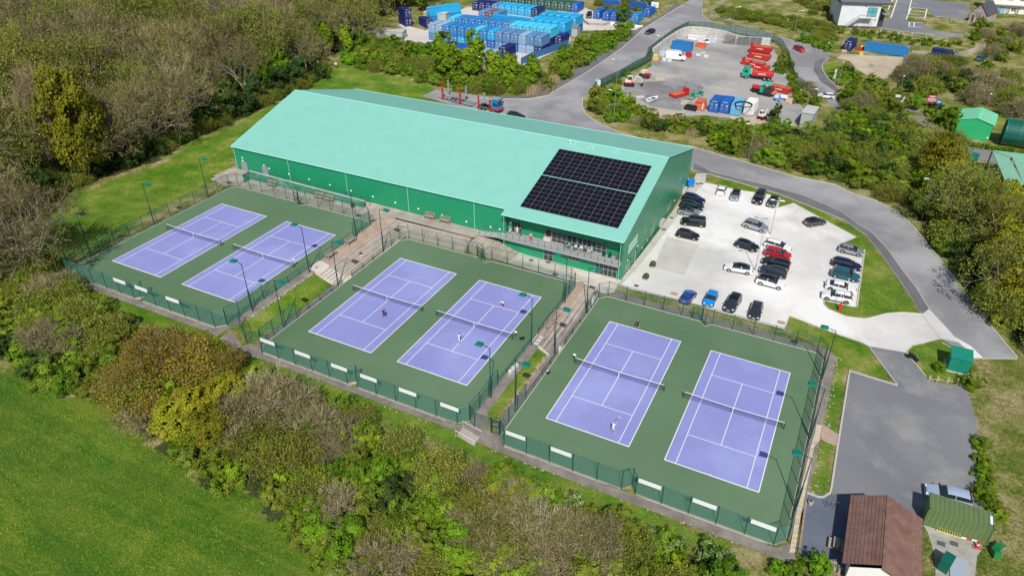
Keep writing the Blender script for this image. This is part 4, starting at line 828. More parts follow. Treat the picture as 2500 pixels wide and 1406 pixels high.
def car_meshes(kind,L,W):
    pr=PROF[kind]; n=len(pr); A=0.20
    xs=[L/2-p[0]*L for p in pr]
    def sec(p,x,grow=0.0):
        f,zb,zr,wf=p; w=W/2*wf; zr2=zr if zr else zb+.012
        k=0 if zr is None else min(1,(zr-zb)/0.45)
        wt=w*(0.93-0.20*k); 
        pts=[(x,w*.93,A),(x,w,.42),(x,w*.995,.42+(zb-.42)*.55),(x,w*.95,zb),(x,w*.93+(wt-w*.93)*.85,zb+(zr2-zb)*.86),(x,wt*.86,zr2),(x,0,zr2+.02)]
        return pts
    S=[sec(p,x) for p,x in zip(pr,xs)]; P=7
    V=[]; 
    for s in S:
        V+=[(x,-y,z) for x,y,z in s]+[(x,y,z) for x,y,z in s[:-1][::-1]]
    R=2*P-1
    body=MB(); body.v=V[:]; roof=MB(); roof.v=V[:]; ws=MB(); ws.v=V[:]; rw=MB(); rw.v=V[:]; sw=[MB(),MB()]
    for q in sw: q.v=V[:]
    def cab(i): return pr[i][2] is not None
    for i in range(n-1):
        for j in range(R-1):
            f=(i*R+j,i*R+j+1,(i+1)*R+j+1,(i+1)*R+j); seg=j if j<P-1 else R-2-j
            both=cab(i) and cab(i+1)
            hgt=lambda k:(pr[k][2]-pr[k][1]) if cab(k) else 0
            if both and seg>=3:
                front=hgt(i)<.1 and hgt(i+1)>.3; rear=hgt(i)>.25 and hgt(i+1)<.1
                narrow=abs(pr[i][0]-pr[i+1][0])<.03
                if front and seg>=4: ws.f.append(f); continue
                if rear and seg>=4: rw.f.append(f); continue
                if seg==3 and not narrow: sw[0 if j<P-1 else 1].f.append(f); continue
                if seg>=4: roof.f.append(f); continue
            body.f.append(f)
    body.f.append(tuple(range(R))[::-1]); body.f.append(tuple((n-1)*R+k for k in range(R)))
    # underside
    for i in range(n-1): body.f.append((i*R,(i+1)*R,(i+1)*R+R-1,i*R+R-1))
    out=[]
    for m in (body,roof,ws,rw,sw[0],sw[1]): m.m=[0]*len(m.f); out.append(m)
    return out
def make_car(kind,L,W):
    t=thing('parked_car','','car'); bm_=car_meshes(kind,L,W); nm=['body','roof','windscreen','rear_window','side_window','side_window']
    BODY=M('car_paint',(0.3,0.3,0.3),0.25,0.2,coat=0.6)
    for m,nn in zip(bm_,nm):
        me=m.mesh(nn,[BODY if nn in('body','roof') else GLASSD],smooth=True,angle=math.radians(38))
        b=bmesh.new(); b.from_mesh(me); bmesh.ops.delete(b,geom=[v for v in b.verts if not v.link_faces],context='VERTS'); 
        if nn=='body': bmesh.ops.recalc_face_normals(b,faces=b.faces)
        b.to_mesh(me); b.free()
        o=bpy.data.objects.new(nn,me); COL.objects.link(o); o.parent=t
        o.material_slots[0].link='OBJECT'; o.material_slots[0].material=me.materials[0]
    r=0.33 if kind in('suv','boxy') else 0.31
    ty=MB().cyl((0,-.11,0),r,.22,16,axis='y').mesh('wheel',TYRE); rm=MB().cyl((0,-.12,0),r*.68,.24,12,axis='y').mesh('rim',RIM)
    for sx,fx in((1,.185),(-1,.82)):
        for sy in(-1,1):
            w=put('wheel',ty,t,(L/2-fx*L,sy*(W/2-.10),r)); put('rim',rm,w)
    ar=MB()
    for fx in (.185,.82):
        for sy in(-1,1):
            ar.tube([(L/2-fx*L+ (r+.07)*math.cos(a),sy*(W/2-.008),r+(r+.07)*math.sin(a)) for a in [PI*k/6 for k in range(7)]],0.045,4)
    ar.box((0,0,.24),(L*.5,W*.96,.14)); ar.obj('sill_trim',CLAD,t)
    zb=PROF[kind][2][1]
    for sy in(-1,1):
        MB().box((L/2-.12,sy*(W/2-.28),zb-.09),(.20,.30,.12)).obj('headlight',CHROME,t)
        MB().box((-L/2+.10,sy*(W/2-.22),PROF[kind][-3][1]-.16),(.2,.28,.2)).obj('tail_light',TAIL,t)
        MB().box((L/2-L*.30,sy*(W/2+.07),PROF[kind][5][1]+.05),(.14,.2,.13)).obj('wing_mirror',CLAD,t)
    MB().box((L/2-.005,0,.45),(.03,.52,.11)).obj('number_plate',PLATE,t); MB().box((L/2-.03,0,.60),(.06,.8,.14)).obj('grille',CLAD,t)
    MB().box((-L/2+.0,0,.62),(.04,.52,.11)).obj('number_plate',PLATE,t)
    return t
def car_paint(name,rgb,metal=0.3): return M('paint_'+name,rgb,0.28,metal,coat=0.7,spec=0.5)
PN=dict(navy=car_paint('navy',(0.008,0.01,0.06)),black=car_paint('black',(0.008,0.008,0.01)),silver=car_paint('silver',(0.42,0.44,0.46),0.6),white=car_paint('white',(0.78,0.78,0.78),0.0),red=car_paint('red',(0.50,0.008,0.02),0.1),
 teal=car_paint('teal',(0.01,0.13,0.17)),blue=car_paint('blue',(0.01,0.08,0.42)),sky=car_paint('bright_blue',(0.005,0.25,0.72),0.1),grey=car_paint('dark_grey',(0.035,0.04,0.055)),dkgreen=car_paint('very_dark_green',(0.008,0.02,0.018)),paleblue=car_paint('pale_blue',(0.42,0.52,0.68),0.25),bronze=car_paint('dark_bronze',(0.07,0.065,0.055)))
CAR={}
def car(kind,L,W,paint,roofp,front,rear,label,group=None,name=None):
    """front and rear are ground points under the two ends of the car"""
    key=(kind,L,W); f=Vector(front); r=Vector(rear); c=(f+r)/2; a=math.atan2(f.y-r.y,f.x-r.x); z=T(c.x,c.y)+0.04
    if key not in CAR: CAR[key]=make_car(kind,L,W); o=CAR[key]
    else: o=dup(CAR[key],(c.x,c.y,z),a)
    o.location=(c.x,c.y,z); fz=T(c.x+math.cos(a)*L/2,c.y+math.sin(a)*L/2); rz=T(c.x-math.cos(a)*L/2,c.y-math.sin(a)*L/2)
    o.rotation_euler=(0,math.atan2(rz-fz,L),a)
    o['label']=label; 
    if group: o['group']=group
    elif 'group' in o: del o['group']
    for ch in o.children:
        b=ch.name.split('.')[0]
        if b=='body': ch.material_slots[0].material=PN[paint]
        if b=='roof': ch.material_slots[0].material=PN[roofp or paint]
    return o
cp='cars parked in the gravel car park'
H_=('hatch',4.15,1.78); S_=('suv',4.5,1.86); E_=('estate',4.7,1.82); D_=('saloon',4.7,1.83); X_=('boxy',4.6,1.9); M_=('hatch',3.75,1.70)
def C2(K,p,rf,A,B,lab,**k): car(*K,p,rf,A,B,lab,group=k.get('group',cp))
C2(S_,'navy',None,(20.34,57.87),(15.72,58.43),'navy blue crossover first in the row along the green hall wall')
C2(E_,'dkgreen',None,(20.91,55.51),(15.79,55.39),'very dark green low car second in the row along the hall wall')
C2(H_,'silver','black',(20.66,52.93),(16.48,52.15),'silver hatchback with black roof third in the row along the hall wall')
C2(X_,'black',None,(18.15,48.21),(22.6,49.21),'boxy black off-roader facing the hall wall')
C2(H_,'black',None,(23.06,43.48),(18.4,43.34),'black hatchback beside the grey gravel patch near the hall')
C2(M_,'white',None,(21.87,66.81),(22.13,63.17),'small white hatchback at the left of the top row')
C2(M_,'silver','black',(25.15,61.77),(24.84,66.04),'small silver hatchback with dark roof second in the top row')
C2(X_,'black',None,(29.45,61.56),(29.55,68.2),'large black off-roader in the top row')
C2(M_,'bronze','black',(32.09,62.46),(32.28,66.4),'small dark brown hatchback at the right of the top row by the verge')
C2(S_,'silver','silver',(33.15,52.09),(29.03,52.77),'silver people carrier alone in front of the lamp column')
C2(H_,'black',None,(33.16,44.12),(28.98,44.72),'black hatchback in the middle of the car park left of the red car')
C2(D_,'white','black',(29.16,35.66),(33.5,36.12),'white saloon with black glass roof in the middle of the car park')
C2(E_,'white',None,(38.44,46.47),(33.62,47.14),'white estate behind the red car')
C2(S_,'red','red',(38.7,43.74),(34.19,43.87),'red car in the packed middle row')
C2(E_,'black',None,(34.43,40.77),(38.85,40.5),'black car just below the red one in the packed middle row')
C2(S_,'grey',None,(34.39,37.47),(39.04,37.4),'dark grey crossover above the white and black one in the middle row')
C2(S_,'white','black',(39.22,33.77),(34.62,33.92),'white crossover with black roof nearest in the packed middle row')
C2(H_,'bronze','black',(42.4,61.08),(39.09,57.8),'dark bronze hatchback alone at the upper right kerb')
C2(H_,'silver','silver',(49.83,51.03),(45.73,51.23),'silver hatchback at the top of the right hand row')
C2(E_,'navy',None,(49.85,45.65),(45.1,45.75),'navy estate second in the right hand row')
C2(S_,'teal',None,(49.79,41.76),(45.43,41.94),'teal crossover in the right hand row')
C2(D_,'white','white',(49.75,37.73),(44.88,37.52),'white saloon between the teal crossover and the white one')
C2(S_,'white',None,(44.65,34.13),(49.34,34.49),'white crossover nearest the barrier in the right hand row')
C2(M_,'blue',None,(26.19,25.25),(25.8,21.9),'blue hatchback seen from behind above the court fence')
C2(M_,'sky','sky',(29.28,22.61),(29.32,26.39),'bright sky blue hatchback facing the court fence')
C2(S_,'grey','black',(32.45,22.73),(32.84,27.08),'dark grey crossover facing the court fence')
C2(H_,'grey',None,(36.32,22.5),(36.21,26.41),'dark grey hatchback last in the row facing the court fence')
C2(E_,'paleblue','paleblue',(60.12,-3.24),(64.38,-2.88),'pale blue saloon parked behind the dark green shipping container',group=None)
C2(M_,'navy',None,(-24.01,159.95),(-22.61,163.35),'dark blue car driving up the road past the container yard',group=None)
C2(H_,'red','red',(24.14,167.26),(20.29,170.73),'bright red car driving round the loop road',group=None)
C2(H_,'white',None,(32.37,130.45),(36.63,130.64),'white car driving on the loop road by the scrub',group=None)
C2(E_,'black',None,(-28.85,78.6),(-32.89,78.23),'black car on the road just behind the hall roof',group=None)
C2(S_,'black',None,(-46.32,165.9),(-48.51,173.46),'black car parked beside the blue storage offices',group=None)
C2(E_,'teal',None,(74.18,186.84),(69.91,177.53),'dull blue abandoned van in the grass on the right',group=None)

# ------------------------------------------------------------------ people
SKIN=M('skin',(0.50,0.28,0.20),0.6); HAIRD=M('dark_hair',(0.03,0.02,0.015),0.7); HAIRB=M('fair_hair',(0.35,0.24,0.12),0.7)
CL={k:M('cloth_'+k,v,0.85) for k,v in dict(white=(0.75,0.75,0.75),black=(0.02,0.02,0.025),navy=(0.02,0.03,0.10),teal=(0.02,0.42,0.36),pink=(0.62,0.03,0.22),peach=(0.72,0.38,0.26),grey=(0.25,0.25,0.27),denim=(0.08,0.13,0.24),paleblue=(0.45,0.60,0.72),brown=(0.12,0.08,0.05)).items()}
def body_mesh(pose):
    """joints (metres, facing +x): one continuous skinned figure"""
    J={}; E=[]
    if pose in('stand','serve','ready','walk'):
        hip=0.93 if pose!='ready' else 0.78; ln=0.12 if pose!='ready' else 0.28
        J['pel']=(0,0,hip,.13); J['chest']=(ln*.7,0,hip+.42,.15); J['neck']=(ln,0,hip+.56,.06); J['head']=(ln+.03,0,hip+.70,.105); J['crown']=(ln+.03,0,hip+.80,.075)
        st=0.12 if pose=='stand' else .24; sw=.0 if pose in('stand','serve') else .22
        for s,n in((1,'l'),(-1,'r')):
            J[n+'hip']=(0,s*.10,hip-.06,.10); J[n+'knee']=(sw*s*.6+.06,s*(.10+st*.3),hip*.52,.065); J[n+'ank']=(sw*s,s*(.10+st*.5),.09,.045); J[n+'toe']=(sw*s+.17,s*(.11+st*.5),.05,.045)
            J[n+'sh']=(ln*.9,s*.19,hip+.50,.065)
            if pose=='serve' and s==-1: J[n+'el']=(ln+.05,s*.30,hip+.72,.045); J[n+'wr']=(ln+.15,s*.30,hip+1.0,.035); J[n+'ha']=(ln+.2,s*.30,hip+1.08,.035)
            elif pose in('ready','walk','serve'): J[n+'el']=(ln+.10,s*.30,hip+.28,.045); J[n+'wr']=(ln+.34,s*.22,hip+.24,.035); J[n+'ha']=(ln+.42,s*.20,hip+.25,.035)
            else: J[n+'el']=(.02,s*.27,hip+.22,.045); J[n+'wr']=(.10,s*.27,hip-.02,.035); J[n+'ha']=(.12,s*.27,hip-.10,.035)
    else:
        J['pel']=(0,0,.52,.14); J['chest']=(-.02,0,.92,.15); J['neck']=(.02,0,1.07,.06); J['head']=(.05,0,1.21,.105); J['crown']=(.05,0,1.31,.075)
        for s,n in((1,'l'),(-1,'r')):
            J[n+'hip']=(.06,s*.11,.50,.10); J[n+'knee']=(.46,s*.15,.52,.07); J[n+'ank']=(.48,s*.15,.10,.045); J[n+'toe']=(.64,s*.16,.05,.045)
            J[n+'sh']=(0,s*.20,1.0,.065); J[n+'el']=(.10,s*.27,.74,.045); J[n+'wr']=(.34,s*.20,.66,.035); J[n+'ha']=(.42,s*.18,.65,.035)
    names=list(J); idx={n:i for i,n in enumerate(names)}
    E=[('pel','chest'),('chest','neck'),('neck','head'),('head','crown')]
    for n in'lr': E+=[('pel',n+'hip'),(n+'hip',n+'knee'),(n+'knee',n+'ank'),(n+'ank',n+'toe'),('chest',n+'sh'),(n+'sh',n+'el'),(n+'el',n+'wr'),(n+'wr',n+'ha')]
    me=bpy.data.meshes.new('p'); me.from_pydata([J[n][:3] for n in names],[(idx[a],idx[b]) for a,b in E],[])
    ob=bpy.data.objects.new('p',me); COL.objects.link(ob); ob.modifiers.new('s','SKIN'); 
    for i,n in enumerate(names):
        v=me.skin_vertices[0].data[i]; r=J[n][3]; v.radius=(r,r*(1.25 if n in('pel','chest') else 1)); v.use_root=(n=='pel')
    ob.modifiers.new('b','SUBSURF').levels=1
    dg=bpy.context.evaluated_depsgraph_get(); dg.update(); m=bpy.data.meshes.new_from_object(ob.evaluated_get(dg)); bpy.data.objects.remove(ob)
    m.polygons.foreach_set('use_smooth',[True]*len(m.polygons))
    segs=[(Vector(J[a][:3]),Vector(J[b][:3]),a,b) for a,b in E]; reg=[]
    for p in m.polygons:
        c=p.center; best=9;ba=None
        for a,b,na,nb in segs:
            d=b-a; t=max(0,min(1,(c-a).dot(d)/d.length_squared)); q=(c-a-d*t).length
            if q<best: best=q;ba=(na,nb,t)
        na,nb,t=ba
        if nb in('chest',) and t>.12 or nb.endswith('sh') or (nb.endswith('el')): r=1
        elif nb=='neck': r=1 if t<.5 else 0
        elif nb in('head','crown'): r=3 if (c.z>J['head'][2]+.03 or c.x<J['head'][0]-.04) else 0
        elif nb=='chest' or nb.endswith('hip'): r=2
        elif nb.endswith('knee'): r=2
        elif nb.endswith('ank'): r=4
        elif nb.endswith('toe'): r=5
        else: r=0
        reg.append(r)
    REG[pose]=reg; return m
BM={}; REG={}
def person(label,x,y,z,rz,pose,shirt,bottom,hair=HAIRD,legs='skin',group=None,shoes='white',scale=1.0):
    if pose not in BM:
        BM[pose]=body_mesh(pose); BM[pose].materials.clear()
        for k in range(6): BM[pose].materials.append(SKIN)
        BM[pose].polygons.foreach_set('material_index',REG[pose]); BM[pose].update()
    me=BM[pose]; o=bpy.data.objects.new('person',me); COL.objects.link(o); o.location=(x,y,z); o.rotation_euler=(0,0,rz); o.scale=(scale,)*3
    mats=[SKIN,CL[shirt],CL[bottom],hair,CL[legs] if legs in CL else SKIN,CL[shoes]]
    for s,mt in zip(o.material_slots,mats): s.link='OBJECT'; s.material=mt
    tag(o,label,'person',group); return o
def racket(label,x,y,z,rz,tilt=0.3):
    t=thing('tennis_racket',label,'racket',(x,y,z),rz); t.rotation_euler=(0,tilt,rz)
    MB().tube([(0,0,0),(.32,0,0)],.018,5).obj('handle',BLACK,t)
    MB().tube([(.46+.14*math.cos(a),.12*math.sin(a),0) for a in [2*PI*k/12 for k in range(13)]],.013,4,cap=False).obj('frame',WHITE,t)
    MB().add([(.46+.13*math.cos(2*PI*k/12),.11*math.sin(2*PI*k/12),0) for k in range(12)],[tuple(range(12))]).obj('strings',MATS['fence_mesh'],t)
# players
def ply(label,x,y,rz,pose,shirt,bottom,**k): return person(label,x,y,T(x,y)+.06,rz,pose,shirt,bottom,**k)
ply('player in a dark top and pink cap near the net on the left middle court',-12.6,-3.7,2.6,'walk','navy','navy',hair=CL['pink'])
ply('player in a white top on the far side of the right middle court',1.65,7.0,-PI/2,'ready','white','black')
ply('player in a pale blue top on the near side of the right middle court',0.2,-3.9,1.4,'walk','paleblue','white')
ply('player in a white dress near the baseline of the left nearest court',25.4,-10.2,1.2,'serve','white','white',hair=HAIRB)
ply('player in black crouching behind the far baseline of the left nearest court',21.2,12.6,-1.2,'ready','black','black',legs='black',shoes='black')
ply('person in dark clothes sitting on the long steps',-25.9,8.8,-0.2,'sit','black','white')
racket('racket held by the player in the dark top',-13.0,-3.5,T(-13,-3.5)+1.25,2.6); racket('racket held by the white topped player on the far side',1.75,6.4,T(1.7,6.4)+1.05,-1.5)
racket('racket held by the pale blue player',0.25,-3.4,T(.2,-3.4)+1.2,1.3); racket('racket raised by the player in the white dress',25.75,-9.9,T(25.7,-9.9)+2.0,1.0,-0.8); racket('racket held by the crouching player in black',21.5,12.1,T(21.5,12.1)+1.0,-1.2)
# spectators on chairs beside the grass strip
def chair(label,x,y,z,rz,mat,group='chairs'):
    t=thing('chair',label,'chair',(x,y,z),rz,group); MB().box((0,0,.45),(.46,.48,.05)).obj('seat',mat,t); MB().box((-.22,0,.72),(.05,.46,.5),ry=-.15).obj('backrest',mat,t)
    for sx in(-1,1):
        for sy in(-1,1): MB().box((sx*.19,sy*.2,.22),(.045,.045,.45)).obj('leg',mat,t)
    for sy in(-1,1): MB().box((.0,sy*.24,.64),(.42,.05,.04)).obj('armrest',mat,t)
    return t
GCH=M('green_plastic',(0.01,0.22,0.20),0.45); WCH=M('white_plastic',(0.7,0.7,0.7),0.45); BCH=M('brown_wicker',(0.17,0.10,0.06),0.7); DCH=M('dark_green_plastic',(0.005,0.05,0.045),0.45)
def spot(x,y): return (x,y,T(x,y)+.06)
for i,(x,y,s,b,l) in enumerate(((9.75,-6.9,'white','navy','spectator in white seated nearest the bottom beside the grass strip'),(9.8,-6.0,'paleblue','white','spectator in pale blue seated beside the grass strip'),(9.85,-5.2,'white','black','spectator in white seated farthest up the grass strip'))):
    p=spot(x,y); chair('white plastic chair under the '+l,*p,PI*.9,WCH); person(l,p[0],p[1],p[2],PI*.95,'sit',s,b,group=None)
t=thing('sports_bag','black tennis bag lying on the green court surround','bag',spot(7.7,1.1),0.8); MB().box((0,0,.15),(.75,.3,.28)).obj('body',BLACK,t); MB().box((0,0,.30),(.5,.08,.04)).obj('handle',CLAD,t)
t=thing('sports_bag','black and white kit bag by the low fence left of the nearest courts','bag',spot(13.75,-3.3),1.4); MB().box((0,0,.15),(.55,.3,.3)).obj('body',BLACK,t); MB().box((.05,.1,.32),(.3,.15,.06)).obj('towel',WHITE,t)
# balcony: hall local -> world
def hw(x,y,z=2.6): return (x+0.0077*(y-24.2),y-0.0077*(x+27),z)
BP=[(-6.0,25.1,'stand','teal','white',-1.8,'person in a teal top at the left end of the balcony'),(-4.75,25.3,'stand','white','white',-1.2,'person in white bending by the balcony door'),(-4.0,25.2,'stand','black','denim',-1.9,'person in black top and jeans by the balcony door'),(-1.65,24.3,'stand','peach','pink',-1.5,'person in a peach top and bright pink trousers at the balcony rail'),
(4.4,24.9,'sit','navy','grey',-1.4,'seated person in navy, left of the group on the balcony'),(5.15,24.8,'sit','teal','brown',-1.5,'seated person in a teal top on the balcony'),(6.35,24.8,'sit','white','black',-1.9,'seated person in white nearest the middle of the balcony'),(7.3,24.9,'sit','white','grey',-1.4,'seated person in white second from the right of the group'),(7.95,25.2,'sit','grey','navy',-1.5,'seated person in grey between others on the balcony'),(8.6,24.9,'sit','grey','white',-1.3,'seated person in grey and white at the right of the group'),(8.9,26.2-.7,'sit','teal','white',-1.4,'seated person in teal close to the balcony windows')]
for x,y,po,s,b,r,l in BP:
    X,Y,Z=hw(x,y); 
    if po=='sit': chair('plastic chair under the '+l,X,Y,Z+.01,r,GCH if s!='teal' else DCH)
    person(l,X,Y,Z+.01,r,po,s,b,legs=b if b!='white' else 'skin',shoes='black')
for x,m,l in ((11.25,DCH,'empty dark green chair on the balcony, left of three'),(12.25,DCH,'empty dark green chair on the balcony, between two others'),(13.6,BCH,'empty brown chair at the right end of the balcony')):
    X,Y,Z=hw(x,25.0); chair(l,X,Y,Z+.01,-1.6,m)
# planters by the hall entrance
LEAF=M('shrub_leaf',(0.05,0.10,0.02),0.7,var=.4,nscale=8)
def planter(label,xy,r=0.55):
    t=thing('plant_tub',label,'potted plant',(xy[0],xy[1],T(*xy))); MB().cyl((0,0,0),r*.62,.42,14,r2=r*.8).obj('tub',CONC,t); rr=random.Random(sum(map(ord,label))); mb=MB()
    for i in range(420):
        v=Vector((rr.gauss(0,1),rr.gauss(0,1),rr.gauss(0,1)+.2)).normalized()*rr.uniform(.6,1)*r; c=Vector((0,0,.8))+v; u=Vector((rr.uniform(-1,1),rr.uniform(-1,1),rr.uniform(-1,1))).normalized()*.11; w=u.cross(v).normalized()*.07
        mb.add([c-u,c+w,c+u,c-w],[(0,1,2,3)])
    mb.obj('foliage',LEAF,t)
planter('clipped shrub in a round tub, nearer the parked cars',(18.21,30.28)); planter('clipped shrub in a round tub, nearer the court fence',(18.33,26.03))
t=thing('plant_tub','small stone tub with a green plant beside the terrace kerb','potted plant',(*(48.66,-10.74),T(*(48.66,-10.74)))); MB().cyl((0,0,0),.2,.5,12,r2=.28).obj('tub',CONC,t); MB().sphere((0,0,.55),.2,6,4).obj('foliage',LEAF,t)
GRATE=M('drain_iron',(0.12,0.12,0.13),.7,.3)
for x,y in ((16.06,49.53),(16.04,44.29),(-1.03,23.04),(1.8,23.75),(17.51,23.62),(61.61,-10.12),(62.84,-9.53),(16.73,66.44),(17.4,66.91)):
    tag(MB().box((x,y,T(x,y)+.06),(.75,.6,.03)).obj('drain_cover',GRATE),'square dark drain cover set in the paving','drain cover','drain covers')
for x,y in ((23.61,24.15),(40.22,23.87)): tag(MB().box((x,y,T(x,y)+.05),(1.1,.8,.02)).obj('drain_cover',M('red_cover',(0.42,0.26,0.22),.8)),'reddish square drain cover by the court fence verge','drain cover','reddish drain covers')

# ------------------------------------------------------------------ shipping containers
CB={n:M('container_'+n,c,0.5,var=0.10,nscale=0.9,rnd=0.08) for n,c in dict(royal=(0.01,0.10,0.38),mid=(0.02,0.19,0.48),cyan=(0.01,0.36,0.66),aqua=(0.05,0.48,0.68),pale=(0.24,0.38,0.56),slate=(0.09,0.21,0.42),navy=(0.01,0.018,0.12),green=(0.03,0.10,0.07),olive=(0.12,0.19,0.07),white=(0.72,0.70,0.66),grey=(0.35,0.37,0.38),lightblue=(0.10,0.38,0.62),rust=(0.16,0.11,0.12)).items()}
ROD=M('lock_rod',(0.50,0.55,0.62),.5,.4)
def cont_meshes(L,rib=0.22):
    W,H=2.44,2.59; mb=MB(); d=0.055
    n=int(L/rib); 
    def side(y,s):
        pts=[]
        for i in range(n+1):
            x=-L/2+L*i/n; pts.append((x,y-(0 if i%2 else d)*s))
        vs=[(x,yy,.12) for x,yy in pts]+[(x,yy,H-.1) for x,yy in pts]; m=len(pts)
        mb.add(vs,[((i,i+1,m+i+1,m+i) if s>0 else (i+1,i,m+i,m+i+1)) for i in range(m-1)])
    side(-W/2+.03,-1); side(W/2-.03,1)
    pts=[(-L/2+L*i/n,(0 if i%2 else d)) for i in range(n+1)]
    mb.add([(x,-W/2,H-.03-dz) for x,dz in pts]+[(x,W/2,H-.03-dz) for x,dz in pts],[(i,i+1,n+2+i,n+1+i) for i in range(n)])
    mb.box((-L/2+.03,0,H/2),(.05,W-.1,H-.1)); mb.box((L/2-.04,0,H/2),(.04,W-.1,H-.1))
    for sx in(-1,1):
        for sy in(-1,1): mb.box((sx*(L/2-.06),sy*(W/2-.06),H/2),(.12,.12,H))
        for z in(.07,H-.06): mb.box((sx*(L/2-.06),0,z),(.12,W,.14))
    for sy in(-1,1):
        for z in(.07,H-.05): mb.box((0,sy*(W/2-.05),z),(L,.1,.12))
    return mb.mesh('shell',CB['royal'])
CM={}
def container(label,x,y,z,rz,colr,L=6.06,doors=True,group='blue shipping containers in the storage yard',marks=True,roofc=None):
    """x,y centre; doors on the -y local end when rz=0 (box lies along local y)"""
    key=L
    if key not in CM:
        t=thing('shipping_container','','container'); sh=put('shell',cont_meshes(L),t,rz=-PI/2); sh.material_slots[0].link='OBJECT'
        for s in(-1,1): 
            dd=put('door',MB().box((0,0,1.3),(1.1,.05,2.2)).mesh('door',CB['royal']),t,(s*.57,-L/2-.005,0)); dd.material_slots[0].link='OBJECT'
            for q in(-.25,.25): put('lock_rod',MB().cyl((0,0,.15),.022,2.3,5).mesh('lock_rod',ROD),dd,(q,-.06,0))
            put('lock_box',MB().box((0,0,1.15),(.30,.06,.18)).mesh('lock_box',ROD),dd,(0,-.06,0))
        mk=MB(); mk.box((.55,-L/2-.035,1.95),(.55,.01,.12)); mk.box((.62,-L/2-.035,1.72),(.35,.01,.12)); mk.box((-.55,-L/2-.035,1.95),(.4,.01,.1)); mk.box((.0,-L/2+.3,2.60),(1.2,.25,.012)); mk.obj('markings',WHITE,t)
        CM[key]=t; o=t; first=True
    else: o=dup(CM[key],(x,y,z),rz)
    o.location=(x,y,z); o.rotation_euler=(0,0,rz); o['label']=label
    if group: o['group']=group
    elif 'group' in o: del o['group']
    for ch in list(o.children):
        b=ch.name.split('.')[0]
        if b in('shell','door'): ch.material_slots[0].link='OBJECT'; ch.material_slots[0].material=CB[colr]
        if b=='door' and not doors: 
            for g in ch.children: g.scale=(.001,)*3
        if b=='markings' and not marks: ch.scale=(.001,)*3
    return o
def crow(x0,x1,y,cols,level,label,base=None,rz=0.0,doors=True):
    """row of containers side by side; y = front (door) line"""
    n=len(cols); w=(x1-x0)/n
    for i,c in enumerate(cols):
        x=x0+w*(i+.5); zg=T((x0+x1)/2,y+3) if base is None else base
        container('%s container, %s in its row, %s'%({'royal':'royal blue','mid':'mid blue','cyan':'bright blue','aqua':'pale aqua','pale':'pale grey blue','slate':'slate blue','navy':'navy','green':'dark green','rust':'rusty blue'}[c],ordn[i] if i<13 else 'last',label),x,y+3.05,zg+2.6*level+.03,rz,c)
zr=4.45
crow(-83.6,-44.6,124.0,['pale','pale','mid','mid','mid','mid','aqua','mid','cyan','slate','slate','slate','pale','slate','slate'],1,'upper tier of the front double stack',base=zr)
crow(-83.6,-44.6,124.0,['mid','mid','mid','mid','cyan','mid','slate','slate','royal','slate','slate','royal','pale','pale','navy'],0,'lower tier of the front double stack',base=zr)
crow(-81.5,-45.8,133.2,['aqua','mid','mid','mid','mid','mid','mid','mid','slate','aqua','aqua','aqua','aqua','aqua','aqua'],1,'upper tier of the second double stack',base=zr+.3)
crow(-81.5,-45.8,133.2,['mid']*8+['royal']*6+['navy'],0,'lower tier of the second double stack',base=zr+.3)
crow(-56.9,-44.2,140.7,['cyan']*5,1,'upper tier of the bright right hand block',base=zr+.6)
crow(-56.9,-44.2,140.7,['mid']*5,0,'lower tier of the bright right hand block',base=zr+.6)
crow(-56.5,-43.5,148.0,['cyan']*5,1,'upper tier behind the bright blue block',base=zr+.9)
crow(-56.5,-43.5,148.0,['royal']*5,0,'lower tier behind the bright blue block',base=zr+.9)
crow(-76.5,-69.0,144.0,['slate','rust','slate'],1,'short row behind the second stack',base=zr+.6)
crow(-76.5,-69.0,144.0,['slate','rust','slate'],0,'lower short row behind the second stack',base=zr+.6)
crow(-88.4,-62.7,161.0,['navy','navy','navy','slate','cyan','cyan','cyan','cyan','cyan','navy'],0,'row in front of the green containers',base=6.3)
crow(-86.0,-52.8,172.5,['green']*12+['royal'],0,'back row of the yard',base=6.6)
Zf=(-77.95,115.86); crow(-78.5,-61.0,113.6,['rust','royal','rust','royal','royal','rust','royal'],0,'low row behind the tall lime trees',base=3.75)
crow(-60.0,-50.5,112.6,['pale','pale','aqua','pale'],0,'low pale row beside the metal stair',base=3.7)
container('navy container raised on end of the low pale row beside the metal stair',-51.0,114.2,6.35,0,'navy',group=None)
container('long bright blue container lying across the back of the second stack',-63.5,142.4,10.0-2.6+.2,PI/2,'cyan',L=12.19,group=None); container('long mid blue container under the bright blue one behind the second stack',-63.5,142.4,5.0,PI/2,'mid',L=12.19,group=None)
container('bright blue container stack at the wooded left edge, upper',-91.5,147.0,7.6,-0.5,'cyan',L=12.19,group=None); container('mid blue container under the bright blue one at the wooded left edge',-91.5,147.0,5.0,-0.5,'mid',L=12.19,group=None)
for q,(xy) in enumerate(((-100.31,133.37),(-92.9,134.34))):
    container('navy container, lower, at the left end of the yard %s'%('by the grey cabin' if q==0 else 'behind the sapling'),xy[0],xy[1]+3,T(*xy)+.05,0.95,'navy',group=None)
xy=(-100.31,133.37); container('navy container stacked on top at the left end of the yard',xy[0],xy[1]+3,T(*xy)+2.66,0.95,'navy',group=None)
xy=(-44.42,135.61); container('navy container beside the bright stack at the gravel edge',xy[0],xy[1]+3,T(*xy)+.05,0.0,'navy',group=None)
t=thing('metal_staircase','grey metal stair climbing to the raised navy container','staircase',(-48.2,108.0,3.6),0)
for i in range(12): MB().box((0,.42*i,.22*i+.2),(1.1,.3,.05)).obj('tread',GALV,t)
